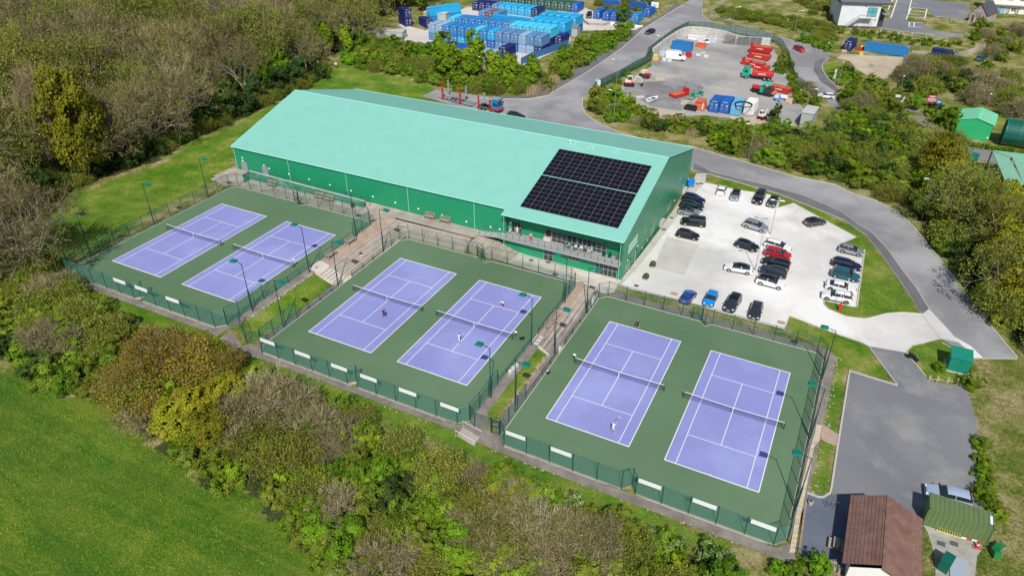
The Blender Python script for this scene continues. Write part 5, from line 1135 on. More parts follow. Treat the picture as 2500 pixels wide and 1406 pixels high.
for s in(-.55,.55): MB().tube([(s,0,.1),(s,4.8,2.7)],.05,4).tube([(s,0,1.1),(s,4.8,3.7),(s,6.0,3.7)],.03,4).obj('stringer',GALV,t)
MB().box((0,5.4,2.65),(1.2,1.3,.06)).obj('landing',GALV,t)
# grey cabins and sheds in the yard
def shed(name,label,xy,size,rz,wall,roof,pitch=0.15,cat='shed',door=None):
    t=thing(name,label,cat,(xy[0],xy[1],T(*xy)-.05),rz); L,W,H=size
    MB().box((0,0,H/2),(L,W,H)).obj('wall',wall,t)
    mb=MB(); r=pitch*W/2; e=.15
    mb.add([(-L/2-e,-W/2-e,H),(L/2+e,-W/2-e,H),(L/2+e,0,H+r),(-L/2-e,0,H+r),(L/2+e,W/2+e,H),(-L/2-e,W/2+e,H),(-L/2-e,-W/2-e,H+.1),(L/2+e,-W/2-e,H+.1),(L/2+e,0,H+r+.12),(-L/2-e,0,H+r+.12),(L/2+e,W/2+e,H+.1),(-L/2-e,W/2+e,H+.1)],
       [(6,7,8,9),(9,8,10,11),(0,3,2,1),(3,5,4,2),(0,1,7,6),(5,11,10,4),(1,2,8,7),(2,4,10,8),(0,6,9,3),(3,9,11,5)]); mb.obj('roof',roof,t)
    if door: MB().box((door[0],-W/2-.03,door[2]/2),(door[1],.06,door[2])).obj('door',BLACK,t)
    return t
GCAB=M('pale_cabin',(0.40,0.42,0.42),.6,var=.08); RCAB=M('pale_roof',(0.48,0.49,0.47),.6,var=.1)
shed('storage_cabin','long pale grey cabin at the wood edge of the container yard',(-95.8,120.91),(9.5,4.0,2.6),0.25,GCAB,RCAB,.05)
shed('storage_cabin','low grey roofed shed behind the front container stack',(-93.38,145.05),(8,3.5,2.6),0.2,GCAB,RCAB,.08)
shed('garden_shed','grey felt roofed hut at the gravel edge of the yard',(-44.83,147.83),(4.5,3.5,2.6),0.1,GCAB,M('slate_felt',(0.16,0.18,0.2),.8),.4)
for (a,c,L_,rz2,dy,lab) in (((-44.22,168.25),'royal',6.06,0,0,'blue office container nearest the parked black car'),((-40.75,167.65),'royal',6.06,0,0,'blue office container second from the parked black car'),((-38.23,168.37),'royal',6.06,0,0,'blue office container third from the parked black car'),((-35.7,169.03),'royal',6.06,0,0,'blue office container half hidden by the birch'),((-31.26,169.96),'mid',6.06,0,0,'mid blue office container by the white sign'),((-30.02,179.1),'royal',6.06,0,0,'blue office container carrying the white road sign'),((-35.24,186.06),'royal',6.06,PI/2,0,'blue container lying behind the offices, right'),((-44.14,183.58),'royal',6.06,PI/2,0,'blue container lying behind the offices, left')):
    container(lab,a[0],a[1]+3.0*(rz2==0),T(*a)+.08,rz2,c,group=None)
xy=(-29.05,184.93); t=thing('sign_board','white road sign board on the end of the blue offices','sign',(xy[0],xy[1],T(*xy))); MB().box((0,0,2.9),(2.6,.1,1.8)).obj('board',WHITE,t); mb=MB(); 
for k in range(3): mb.box((-.6+.5*k,-.07,3.1-.2*k),(.35,.02,.3))
mb.obj('emblem',BLU,t); 
for s in(-1,1): MB().box((s,0,1),(.1,.1,2)).obj('post',GALV,t)
ribbon('low_wall',[(-48.5,166.64),(-46.48,162.65),(-43.78,160.25),(-39.29,162.13),(-38.03,164.98)],0.3,0.8,CONC2); ribbon('white_wall',[(-38.03,164.98),(-32.77,166.37),(-28.3,166.15),(-27.67,167.26)],0.3,0.7,WHITE)
fence('blue solid hoarding along the storage yard edge',[(-46.56,113.95),(-45.78,120.05),(-43.2,129.07),(-41.21,136.39)],2.0,M('blue_hoarding',(0.05,0.16,0.36),.5,var=.1),group='other fences',postmat=M('hoarding_post',(0.04,0.12,0.3),.5),step=2.5)

# ------------------------------------------------------------------ works yard
pal=mesh_mat('palisade_green',(0.01,0.10,0.07),0.80); pal2=mesh_mat('palisade_light',(0.02,0.12,0.09),0.50)
def fencez(label,pts,h,mat,**k): return fence(label,smooth_line(pts,2),h,mat,group='other fences',step=2.6,**k)
fencez('solid looking green palisade fence along the road side of the works yard',[(-20.83,105.48),(-17.95,118.16),(-16.98,125.43),(-15.91,129.54)],2.4,pal,rail=True)
fencez('green palisade fence climbing past the white van',[(-15.91,129.54),(-14.85,137.39)],2.4,pal)
fencez('green palisade fence along the top of the stone wall, road side',[(-17.23,139.67),(-16.71,151.78),(-15.62,164.14),(-13.89,173.13)],2.4,pal)
fencez('green palisade fence round the top of the works yard',[(-13.89,173.13),(-6.74,175.9),(1.03,175.65),(8.02,175.48),(13.34,174.3),(17.15,168.17)],2.4,pal2)
fencez('green palisade fence between the loop road and the works yard',[(17.15,168.17),(20.08,159.06),(24.15,141.85),(27.81,134.95),(32.23,129.59)],2.4,pal2)
fencez('thin wire fence on posts along the outer verge of the loop road',[(-9.48,217.47),(-12.4,195.37),(-8.45,190.88),(-1.98,187.12),(6.82,183.97)],1.4,MATS['balustrade_glass'],postmat=GALV)
fencez('thin wire fence on posts above the loop road scrub',[(19.67,185.71),(25.02,183.6),(31.12,178.19)],1.4,MATS['balustrade_glass'],postmat=GALV)
stonew=surf_mat('limestone_wall',(0.42,0.41,0.38),(0.62,0.60,0.57),0.9,5,0.2)
wt=bpy.data.objects.new('stone_retaining_wall',None); COL.objects.link(wt); wt['label']='curved pale stone retaining wall round the top of the works yard'; wt['category']='wall'
WP=smooth_line([(-16.45,143.01),(-15.5,153.56),(-13.96,162.98),(-12.07,166.36),(-7.87,168.44),(-1.37,168.13),(4.28,165.78),(13.33,168.03)],5); ws_=random.Random(3)
stone_me=[MB().box((0,0,0),(1,1,1)).mesh('stone',stonew)]
tot=0; cnt=0
for i in range(len(WP)-1):
    a=Vector(WP[i]); b=Vector(WP[i+1]); L=(b-a).length; ang2=math.atan2(b.y-a.y,b.x-a.x); m=max(1,int(L/1.5)); hgt=1.6+1.2*min(1,i/14)
    for j in range(m):
        p=a+(b-a)*(j+.5)/m; z=T(p.x,p.y)
        for r in range(4):
            if cnt<280:
                put('stone',stone_me[0],wt,(p.x,p.y+ws_.uniform(-.05,.05),z+hgt*(r+.5)/4),ang2,scale=(L/m*.96,.7,hgt/4*.93)); cnt+=1
for (a,b) in ([(-0.06,163.65),(3.38,164.71)],[(3.85,164.48),(7.41,165.59)],[(7.53,165.66),(10.96,166.66)]):
    m_=Vector(a)+(Vector(b)-Vector(a))/2; t=thing('mesh_gate_panel','galvanised framed mesh panel of the store cages against the stone wall','gate',(a[0],a[1],T(*a)),math.atan2(b[1]-a[1],b[0]-a[0]),'framed mesh panels of the yard cages'); L=math.dist(a,b)
    mb=MB(); 
    for s in(0.05,L-.05): mb.box((s,0,1.4),(.12,.1,2.8))
    for z in(.1,2.75): mb.box((L/2,0,z),(L,.1,.12))
    mb.obj('frame',GALV,t); MB().quad((0.1,0,.1),(L-.1,0,.1),(L-.1,0,2.7),(.1,0,2.7)).obj('mesh_panel',mesh_mat('cage_mesh',(0.1,0.1,0.1),.55) if 'cage_mesh' not in MATS else MATS['cage_mesh'],t)
YB='works yard containers'
def yc(label,a,b,col,L=6.06,rz=0,**k):
    cx,cy=(a[0]+b[0])/2,(a[1]+b[1])/2; return container(label,cx,cy,T(cx,cy)+.06,rz,col,L=L,group=None,**k)
a=(9.13,106.33); b=(11.58,107.0); yc('royal blue container in the works yard, left of two joined',(a[0],a[1]+3),(b[0],b[1]+3),'royal')
a=(11.63,107.03); b=(14.11,107.51); yc('faded blue container with rusty roof in the works yard',(a[0],a[1]+3),(b[0],b[1]+3),'royal')
a=(14.34,106.74); b=(16.86,107.78); yc('light blue container in the works yard under the coiled pipe',(a[0],a[1]+3),(b[0],b[1]+3),'lightblue')
a=(16.95,107.65); b=(20.17,108.49); yc('large white container in the works yard',(a[0],a[1]+4),(b[0],b[1]+4),'white',marks=False)
a=(-12.92,149.53); b=(-6.61,149.72); yc('bright blue container behind the white van',(a[0],a[1]+1.2),(b[0],b[1]+1.2),'mid',rz=PI/2-.12+PI)
a=(35.9,175.38); yc('navy container with its doors facing the tan yard',(a[0],a[1]+3),(a[0],a[1]+3),'navy',rz=-.15)
a=(40.14,177.38); b=(52.36,176.23); yc('long bright blue container on the tan yard',(a[0],a[1]+1.2),(b[0],b[1]+1.2),'mid',L=12.19,rz=PI/2+math.atan2(b[1]-a[1],b[0]-a[0]),doors=False)
a=(58.67,178.92); b=(64.7,176.83); yc('navy container half hidden by the scrub on the right',(a[0],a[1]+1.2),(b[0],b[1]+1.2),'navy',rz=PI/2+math.atan2(b[1]-a[1],b[0]-a[0]))
container('dark green corrugated container behind the brown roofed clubhouse',62.85,-7.1,T(62.85,-7.1)+.05,PI/2-.02,'olive',group=None)
xy=(17.23,108.14); t=thing('pipe_coil','black plastic pipe coil lying across the container roofs','pipe',(xy[0],xy[1],T(*xy)+2.75)); 
for k in range(3): MB().tube([( (1.9+.12*k)*math.cos(q),(1.9+.12*k)*math.sin(q),.05+.1*k) for q in [2*PI*j/28 for j in range(29)]],.07,5,cap=False).obj('pipe_loop',BLACK,t)
REDP=M('skip_red',(0.52,0.022,0.02),0.42,var=.12,nscale=1.2); ORNG=M('skip_inside',(0.50,0.17,0.08),0.8,var=.25,nscale=1.5); LAM=M('lorry_green',(0.0,0.36,0.22),.4)
def skip(label,c,L,W,H,rz,head=True,z=0.0,text=True):
    t=thing('tipper_body',label,'skip',(c[0],c[1],T(*c)+.05+z),rz,'red tipper bodies in the works yard'); th=.08
    MB().box((0,0,.2),(L,W,.12)).obj('floor',ORNG,t)
    for s in(-1,1):
        MB().box((0,s*W/2,.2+H/2),(L,th,H)).obj('side_panel',REDP,t); MB().box((0,s*(W/2-.06),.2+H/2),(L-.2,.03,H-.15)).obj('inner_face',ORNG,t)
        MB().box((0,s*W/2,.2+H),(L+.05,.14,.1)).obj('top_rail',REDP,t)
    MB().box((L/2,0,.2+H/2),(th,W,H)).obj('tailboard',REDP,t)
    MB().box((-L/2,0,.2+(H+(.9 if head else 0))/2),(th,W,H+(.9 if head else 0))).obj('headboard',REDP,t)
    if text:
        mk=MB()
        for k in range(7): mk.box((-.9+.28*k,-W/2-.06,.2+H*.6),(.2,.02,.26 if k!=1 else .16))
        mk.obj('side_lettering',WHITE,t)
    return t
def mid(*p): return (sum(q[0] for q in p)/len(p),sum(q[1] for q in p)/len(p))
skip('upturned red tipper body, topmost of the red pile near the cages',mid(*[(9.06,159.03),(15.37,159.82)]),6.0,2.5,1.3,-.15,z=.9)
skip('red tipper body under the upturned one in the red pile',mid(*[(9.61,155.7),(15.85,154.55)]),6.0,2.5,1.1,-.15,z=0)
skip('open red tipper body at the front of the pile with brown inside',mid(*[(9.08,146.83),(15.69,148.74)]),6.4,2.5,.9,-.2,z=0)
skip('red tipper body with raised headboard behind the green lorry',mid(*[(11.48,146.35),(17.17,145.87)]),5.6,2.4,.8,-.25)
skip('red open tipper body alone in the middle of the yard',mid(*[(-1.79,110.99),(0.36,110.88),(0.67,118.55)]),5.0,2.3,.6,1.05+PI)
skip('red skip with brown tools behind the paving machine',mid(*[(21.49,130.69),(24.24,129.65)]),5.5,2.3,1.1,-.25)
def lorry(label,front,rear,cabmat,body='tip'):
    f=Vector(front); r=Vector(rear); c=(f+r)/2; a=math.atan2(f.y-r.y,f.x-r.x); L=(f-r).length
    t=thing('lorry',label,'lorry',(c.x,c.y,T(c.x,c.y)+.05),a); h=L/2
    cb=MB(); cb.add([(h-1.9,-1.2,.7),(h,-1.15,.7),(h,1.15,.7),(h-1.9,1.2,.7),(h-1.9,-1.15,3.0),(h-.35,-1.05,2.9),(h-.35,1.05,2.9),(h-1.9,1.15,3.0),(h,-1.12,1.7),(h,1.12,1.7)],[(0,1,8,5,4),(3,7,6,9,2),(1,2,9,8),(4,5,6,7),(0,4,7,3),(0,3,2,1),(8,9,6,5)]); cb.obj('cab',cabmat,t)
    MB().add([(h-.02,-1.0,1.78),(h-.02,1.0,1.78),(h-.33,.95,2.78),(h-.33,-.95,2.78)],[(0,1,2,3)]).obj('windscreen',GLASSD,t).location=(.03,0,0)
    for s in(-1,1): MB().box((h-.95,s*1.18,2.2),(.85,.04,.75)).obj('side_window',GLASSD,t); MB().box((h-.1,s*1.35,2.3),(.2,.2,.5)).obj('wing_mirror',BLACK,t); MB().box((h+.02,s*.85,.95),(.05,.35,.25)).obj('headlight',CHROME,t)
    MB().box((h-.9,0,3.1),(1.6,1.7,.25)).obj('roof_fairing',cabmat,t)
    MB().box((-.6,0,.85),(L-2.4,.9,.25)).obj('chassis',BLACK,t)
    for fx in (h-1.2,-h+2.2,-h+1.0) if body=='tip' else (h-1.2,h-4.2,h-5.4):
        for s in(-1,1):
            w=MB().cyl((fx,s*1.1-.15,.5),.5,.3,16,axis='y').obj('wheel',TYRE,t); MB().cyl((fx,s*1.1-.16,.5),.3,.32,12,axis='y').obj('rim',RIM,w)
    return t,h
ft,rt_=(11.42,136.58),(20.6,137.55)
t,h=lorry('green cabbed tipper lorry with a red open body',ft,(ft[0]+8.3*math.cos(math.atan2(rt_[1]-ft[1],rt_[0]-ft[0])),ft[1]+8.3*math.sin(math.atan2(rt_[1]-ft[1],rt_[0]-ft[0]))),LAM)
for nm,(cx,cy,cz),(sx,sy,sz),mt in (('tipper_floor',(-1.3,0,1.2),(5.6,2.4,.12),ORNG),('tipper_side',(-1.3,-1.2,1.7),(5.6,.08,1.0),REDP),('tipper_side',(-1.3,1.2,1.7),(5.6,.08,1.0),REDP),('headboard',(1.5,0,2.2),(.1,2.4,2.0),REDP),('tailboard',(-4.1,0,1.7),(.1,2.4,1.0),REDP),('load',(-1.3,0,1.5),(5.3,2.2,.3),M('sandy_load',(0.6,0.38,0.25),.9,var=.2))): MB().box((cx,cy,cz),(sx,sy,sz)).obj(nm,mt,t)
mk=MB()
for k in range(7): mk.box((-.2-.3*k,1.26,1.75),(.2,.02,.28))
mk.obj('side_lettering',WHITE,t)
# car transporter behind the hall
ft,rr2=(-35.45,79.16),(-42.47,80.26)
a_=math.atan2(ft[1]-rr2[1],ft[0]-rr2[0]); rr=(ft[0]-6.6*math.cos(a_),ft[1]-6.6*math.sin(a_))
t,h=lorry('empty red and blue car transporter lorry with upright red pillars',ft,rr,M('cab_blue',(0.01,0.24,0.62),.3,coat=.5),'art')
TGREY=M('transporter_steel',(0.36,0.38,0.41),.5,.3)
MB().box((h-.9,0,.95),(2.0,2.45,.5)).obj('cab_skirt',REDP,t); MB().box((h-1.6,0,3.35),(2.6,2.3,.08)).obj('upper_platform',TGREY,t)
TL=19.0
for s in(-1,1):
    MB().tube([(h-3,s*1.1,.9),(h-7.5,s*1.1,.9),(h-8.4,s*1.15,.6),(h-TL+4,s*1.15,.6),(h-TL,s*1.1,1.1)],.09,4).obj('deck_rail',TGREY,t)
    MB().tube([(h-2.4,s*1.0,2.3),(h-6.5,s*1.0,1.9),(h-12,s*1.0,1.5),(h-TL,s*1.0,1.9)],.08,4).obj('upper_rail',TGREY,t)
    for fx,hh,mt in ((h-2.3,2.6,1),(h-5.8,3.2,1),(h-11.6,3.9,1),(h-17.3,4.3,1)):
        w=.42; MB().box((fx,s*1.22,.5+hh/2),(w,.16,hh)).box((fx,s*1.22,.75),(w*2,.15,.35)).obj('pillar',REDP if s<0 else TGREY,t)
    for fx in (h-13.4,h-14.7,h-16.0):
        w=MB().cyl((fx,s*1.05-.15,.45),.45,.3,16,axis='y').obj('wheel',TYRE,t); MB().cyl((fx,s*1.05-.16,.45),.28,.32,12,axis='y').obj('rim',RIM,w)
for k in range(12): MB().box((h-8.6-.82*k,0,.66),(.66,2.2,.07)).obj('deck_plate',TGREY,t)
for k in range(7): MB().box((h-3.4-1.1*k-(4.6 if k>2 else 0),0,2.15-.05*k),(.9,2.0,.08)).obj('deck_plate',TGREY,t)
# white van
def van(label,front,rear):
    f=Vector(front); r=Vector(rear); c=(f+r)/2; a=math.atan2(f.y-r.y,f.x-r.x); t=thing('van',label,'van',(c.x,c.y,T(c.x,c.y)+.05),a); L=5.9; h=L/2
    S=[(-h,.45,2.45,1.0),(-h+.1,.35,2.6,1.0),(-.2,.35,2.65,1.0),(.9,.35,2.6,1.0),(1.45,.35,2.35,.97),(2.15,.35,1.45,.98),(2.75,.4,1.15,.93),(h,.5,.8,.85)]
    mb=MB(); n=6
    for x,zl,zh,w in S: mb.v+=[(x,-w,zl),(x,-w*1.0,(zl+zh)*.5),(x,-w*.90,zh),(x,w*.90,zh),(x,w,(zl+zh)*.5),(x,w,zl)]
    for i in range(len(S)-1):
        for k in range(6): mb.f.append((i*n+k,(i+1)*n+k,(i+1)*n+(k+1)%6,i*n+(k+1)%6))
    mb.f+=[tuple(range(6)),tuple((len(S)-1)*n+k for k in range(6))[::-1]]; mb.m=[0]*len(mb.f); mb.obj('body',PN['white'],t,smooth=True,angle=.6)
    MB().add([(1.50,-.82,2.31),(2.13,-.86,1.50),(2.13,.86,1.50),(1.50,.82,2.31)],[(0,1,2,3)]).obj('windscreen',GLASSD,t).location=(.02,0,.02)
    for s in(-1,1):
        MB().add([(.85,s*1.0,1.45),(1.95,s*1.0,1.42),(1.5,s*.955,2.0),(.85,s*.96,2.1)],[(0,1,2,3)]).obj('side_window',GLASSD,t).location=(0,s*.015,0)
        for x in(-1.75,1.95): w=MB().cyl((x,s*.88-.12,.34),.34,.24,14,axis='y').obj('wheel',TYRE,t); MB().cyl((x,s*.88-.13,.34),.2,.26,10,axis='y').obj('rim',RIM,w)
        MB().box((h-.12,s*.62,.9),(.2,.3,.2)).obj('headlight',CHROME,t)
    return t
van('white long wheelbase van parked by the yard gate',(-6.14,141.39),(-11.78,140.66))
# excavators, rollers, paver, boat, bags, clutter
YEL=M('plant_yellow',(0.62,0.38,0.06),.5); CREAM=M('plant_cream',(0.72,0.68,0.60),.5); DRED=M('plant_red',(0.40,0.01,0.03),.45); ORR=M('plant_orange',(0.62,0.12,0.05),.6,var=.2)
def excavator(label,c,rz,s=1.0,cabc=CREAM,skirt=DRED,boomc=CREAM):
    t=thing('mini_excavator',label,'excavator',(c[0],c[1],T(*c)+.05),rz); t.scale=(s,)*3
    for q in(-1,1): MB().box((0,q*.75,.3),(2.4,.42,.55)).cyl((1.1,q*.75-.21,.3),.28,.42,10,axis='y').cyl((-1.1,q*.75-.21,.3),.28,.42,10,axis='y').obj('track',BLACK,t)
    MB().box((-.15,0,.95),(2.1,1.8,.45)).obj('counterweight',skirt,t); MB().box((-.35,0,1.35),(1.7,1.7,.45)).obj('engine_cover',cabc,t)
    MB().box((.1,.35,1.85),(1.2,.95,1.3)).obj('cab',GLASSD,t); MB().box((.1,.35,2.52),(1.3,1.05,.1)).obj('cab_roof',cabc,t)
    for a,b in((-.5,-.12),(.68,-.12),(-.5,.82),(.68,.82)): MB().box((a,b,1.85),(.09,.09,1.35)).obj('cab_pillar',cabc,t)
    MB().tube([(1.0,-.2,1.1),(1.9,-.2,2.7),(3.0,-.2,2.3)],.16,4).obj('boom',boomc,t); MB().tube([(3.0,-.2,2.3),(3.3,-.2,.9)],.13,4).obj('stick',boomc,t); MB().prism([(3.1,-.5),(3.7,-.5),(3.7,.1),(3.1,.1)],.35,.9).obj('bucket',BLACK,t)
    return t
excavator('white and red mini excavator by the palisade fence',(-14.05,113.51),.35)
excavator('small red based excavator beside the white container',(22.09,108.46),1.2,.8,cabc=WHITE)
def roller(label,c,rz):
    t=thing('tandem_roller',label,'roller',(c[0],c[1],T(*c)+.05),rz)
    for s in(-1,1): MB().cyl((s*.85,-.55,.4),.4,1.1,14,axis='y').obj('drum',M('drum_steel',(0.5,0.48,0.44),.4,.5),t)
    MB().box((.55,0,.95),(1.2,1.0,.5)).box((-.7,0,.9),(.9,.9,.35)).obj('body',LAM,t); MB().box((-.1,0,1.1),(.5,.5,.4)).obj('seat',BLACK,t)
    MB().tube([(-.35,-.5,1.0),(-.35,-.5,2.5),(-.35,.5,2.5),(-.35,.5,1.0)],.04,6).obj('roll_bar',BLACK,t); return t
roller('green tandem roller left of two, with a roll bar',(3.41,113.27),1.35); roller('green tandem roller right of two, behind the orange plant',(4.77,115.65),1.35)
c=(19.8,125.68); t=thing('road_paver','green canopied asphalt paving machine with black engine parts','paver',(c[0],c[1],T(*c)+.05),-.15)
for s in(-1,1): MB().box((0,s*.9,.4),(3.4,.45,.75)).obj('track',BLACK,t)
MB().box((.9,0,1.2),(2.2,2.2,1.0)).obj('engine',M('engine_black',(0.03,0.03,0.035),.6),t); MB().box((-.9,0,1.4),(.9,2.2,1.4)).obj('operator_panel',LAM,t); MB().box((.3,0,3.1),(2.6,2.2,.16)).obj('canopy',M('canopy_green',(0.02,0.55,0.38),.5),t)
for a in(-.8,1.4):
    for b in(-1,1): MB().cyl((a,b*.95,1.8),.05,1.3,6).obj('canopy_post',BLACK,t)
MB().box((2.2,0,1.0),(.8,2.4,.5),ry=.3).obj('hopper',ORNG,t)
c=(17.47,126.45); t=thing('towed_bowser','dark red tank trailer in front of the paving machine','trailer',(c[0],c[1],T(*c)+.05),-.15); MB().cyl((-1.4,0,1.3),.65,2.6,14,axis='x').obj('tank',DRED,t); MB().box((0,0,.6),(3.0,1.3,.15)).obj('chassis',BLACK,t)
for s in(-1,1): MB().cyl((.3,s*.75-.1,.4),.4,.2,12,axis='y').obj('wheel',TYRE,t); MB().cyl((-.7,s*.75-.1,.4),.4,.2,12,axis='y').obj('wheel',TYRE,t)
c=(-5.26,106.17); t=thing('rowing_boat','small white open boat lying on the yard ground','boat',(c[0],c[1],T(*c)+.1),1.2)
mb=MB(); st=[(-1.9,.75,.0),(-1.2,.9,0),(0,.95,0),(1.1,.75,.05),(1.8,.35,.15),(2.2,.02,.35)]
for x,w,z in st: mb.v+=[(x,-w,.75+z*.5),(x,-w*.75,.2+z),(x,0,.05+z),(x,w*.75,.2+z),(x,w,.75+z*.5),(x,w*.85,.75+z*.5),(x,w*.6,.28+z),(x,0,.15+z),(x,-w*.6,.28+z),(x,-w*.85,.75+z*.5)]
for i in range(5):
    for k in range(10): mb.f.append((i*10+k,(i+1)*10+k,(i+1)*10+(k+1)%10,i*10+(k+1)%10))
mb.f.append(tuple(range(5))); mb.m=[0]*len(mb.f); mb.obj('hull',PN['white'],t)
MB().box((.6,0,.62),(.9,1.3,.12)).obj('thwart',M('grey_bench',(0.12,0.13,0.15),.6),t); MB().box((-.5,0,.6),(.3,1.5,.06)).obj('thwart',WHITE,t); MB().box((-1.4,0,.5),(.8,1.2,.35)).obj('tarpaulin',M('tarp_green',(0.02,0.25,0.17),.7),t)
def block(name,label,cat,xy,size,mat,rz=0,z=0,parts=(),group=None):
    """bundle of goods made of a few irregular lumps"""
    t=thing(name,label,cat,(xy[0],xy[1],T(*xy)+.05+z),rz,group); r=random.Random(int(abs(xy[0]*100)))
    a,b,c=size; mb=MB(); v=[(x*a/2*r.uniform(.85,1),y*b/2*r.uniform(.85,1),zz*c*r.uniform(.9,1.08)) for zz in(0,.5,1) for x,y in((-1,-1),(1,-1),(1,1),(-1,1))]
    f=[(0,3,2,1),(8,9,10,11)]+[(4*k+i,4*k+(i+1)%4,4*k+4+(i+1)%4,4*k+4+i) for k in(0,1) for i in range(4)]; mb.add(v,f); mb.obj('body',mat,t)
    for (nm,mt,(x,y,zz),(sx,sy,sz)) in parts: MB().box((x,y,zz),(sx,sy,sz)).obj(nm,mt,t)
    return t
BAG=M('white_bulk_bag',(0.62,0.63,0.66),.8,var=.1,nscale=3)
for xy,l in (((-11.53,138.37),'white bulk bag beside the van, left'),((-10.03,138.52),'white bulk bag beside the van, right')): block('bulk_bag',l,'bag',xy,(1.2,1.1,.9),BAG)
for xy,l in (((-4.06,148.65),'white pallet of bags on the yard floor, left'),((-3.11,151.06),'pale green stack of bags on the yard floor'),((-1.63,148.35),'white bundle on the yard floor, right')): block('goods_bundle',l,'bundle',xy,(1.5,1.2,.5),M('pale_green_bag',(0.42,0.52,0.48),.8) if 'green' in l else BAG)
block('goods_bundle','red equipment behind the nose of the white van','equipment',(-6.29,145.49),(1.8,1.5,1.1),REDP,parts=[('red_panel',REDP,(.2,0,1.3),(.8,.6,.5))])
block('goods_bundle','orange and yellow bags piled by the yard gate','bags',(-14.06,137.98),(2.4,1.8,1.1),M('yellow_bags',(0.72,0.42,0.10),.7,var=.2),parts=[('pallet',WOOD2,(.6,.2,1.2),(1.2,.9,.2)),('sheet',BAG,(-.3,.6,1.3),(.9,.6,.3))])
block('goods_bundle','pale blue wrapped materials behind the van','materials',(-13.2,142.04),(2.0,1.2,1.5),M('blue_wrap',(0.45,0.62,0.70),.6),parts=[('post',GALV,(.8,0,1.4),(.1,.1,1.6))])
block('skip','rusty orange skip near the stone wall','skip',(-5.36,156.74),(2.8,1.9,1.5),ORR,parts=[('lid',BAG,(0,.3,1.6),(2.6,1.2,.2))])
t=van('white pick up van behind the rusty skip',(-4.01,160.27),(-7.47,162.07)); t.scale=(.7,.7,.6)
block('plastic_trays','pale blue crates against the stone wall','crates',(-3.56,163.49),(3.2,1.6,.8),M('pale_blue_plastic',(0.45,0.58,0.75),.5),parts=[('crate',BAG,(.8,0,1.0),(1.2,1.2,.25)),('crate',BAG,(-.9,.2,.95),(1.0,1.0,.2))])
block('pipe_stack','white plastic pipes stacked along the stone wall','pipes',(-8.65,163.44),(5.5,1.6,.9),WHITE,rz=-.15,parts=[('pipe',BAG,(0,-.5,1.0),(6,.2,.2)),('pipe',WHITE,(0,.3,1.05),(5.6,.25,.25))])
block('cement_mixer','blue and white site mixer by the yard edge','mixer',(23.98,122.73),(2.2,1.6,1.0),M('mixer_blue',(0.08,0.22,0.55),.5),parts=[('panel',WHITE,(.9,.3,1.3),(1.6,1.0,.5)),('drum',BAG,(-.8,-.2,1.1),(.9,.9,.8))])
block('brick_pallet','pinkish brick pallet at the yard edge','bricks',(26.38,122.42),(1.7,1.5,1.2),M('pale_brick',(0.55,0.40,0.34),.9,var=.1),parts=[('pallet',WOOD,(0,0,-.02),(1.8,1.6,.15))])
block('pallet_stack','low pile of timber and fittings by the mixer','timber',(25.3,121.48),(2.4,1.4,.5),WOOD,parts=[('plank',WOOD2,(0,.2,.6),(2.8,.25,.08)),('plank',WOOD2,(.2,-.3,.58),(2.5,.2,.08))])
block('plant_machine','orange crusher beside the blue containers','machine',(6.83,107.56),(3.2,2.6,1.5),ORR,parts=[('hopper',ORR,(.1,.3,1.9),(2.2,1.6,.5)),('arm',BAG,(.9,-1.2,1.0),(.3,.8,1.4)),('frame',BLACK,(-1.2,-.6,.5),(.9,1.6,.9)),('engine',M('rusty_engine',(0.22,0.08,0.05),.8),(.2,1.5,1.6),(1.6,.9,.9))])
block('tyre_heap','heap of black tyres and pipe next to the orange crusher','tyres',(4.89,105.7),(3.4,1.8,.8),BLACK,parts=[('tyre',TYRE,(-.6,.3,.9),(1.3,1.2,.35)),('tyre',TYRE,(.8,.1,.95),(1.1,1.1,.3))])
block('branch_pile','pale heap of cut branches in the yard','brushwood',(2.61,108.9),(2.2,1.6,.6),WOOD2,parts=[('branch',WOOD2,(.8,.8,.6),(3.2,.12,.12)),('branch',WOOD2,(-.2,.3,.7),(2.4,.1,.1))])
block('branch_pile','white tangle of cut wood at the hedge end','brushwood',(-8.92,106.74),(2.4,1.4,.35),M('bleached_wood',(0.55,0.52,0.46),.8,var=.2),rz=.8,parts=[('branch',WOOD2,(.2,.3,.4),(2.8,.08,.08))])
block('dumper','cream and black dumper with its skip open behind the excavator','dumper',(-12.44,121.93),(2.6,1.8,1.0),M('dumper_black',(0.05,0.045,0.04),.6),rz=-.4,parts=[('skip',CREAM,(-.4,.2,1.5),(1.3,1.5,.8)),('seat',YEL,(.3,0,1.5),(.6,.7,.6)),('bonnet',DRED,(1.3,0,1.0),(1.2,1.2,.5)),('stand',BLACK,(0,-.3,.3),(3.2,.3,.3))])
block('plywood_sheets','tan boards lying beside the dumper','boards',(-12.55,118.31),(2.4,1.3,.12),M('plywood',(0.55,0.36,0.24),.8),rz=-.3)
block('rubble_heap','sandy heap of spoil in the yard','sand heap',(-7.9,122.44),(2.8,2.0,.35),M('sand_tan',(0.55,0.43,0.32),.9,var=.1)); 
shed('site_cabin','tall grey white cabin on end at the right corner of the works yard',(32.66,110.31),(2.6,6.0,3.6),-.1,GCAB,RCAB,.02)
block('yellow_skip','small yellow bin in front of the red bins by the tan yard','bin',(39.7,173.24),(1.2,.9,.7),M('grit_yellow',(0.7,0.5,0.01),.5),parts=[('lid',M('grit_yellow',(0,0,0)),(0,0,.75),(1.3,1.0,.1))])
block('red_drums','red canisters between the navy and the blue container','canisters',(38.69,177.69),(1.6,1.2,1.1),RED,parts=[('canister',WHITE,(.6,.2,1.2),(.4,.4,.4))])
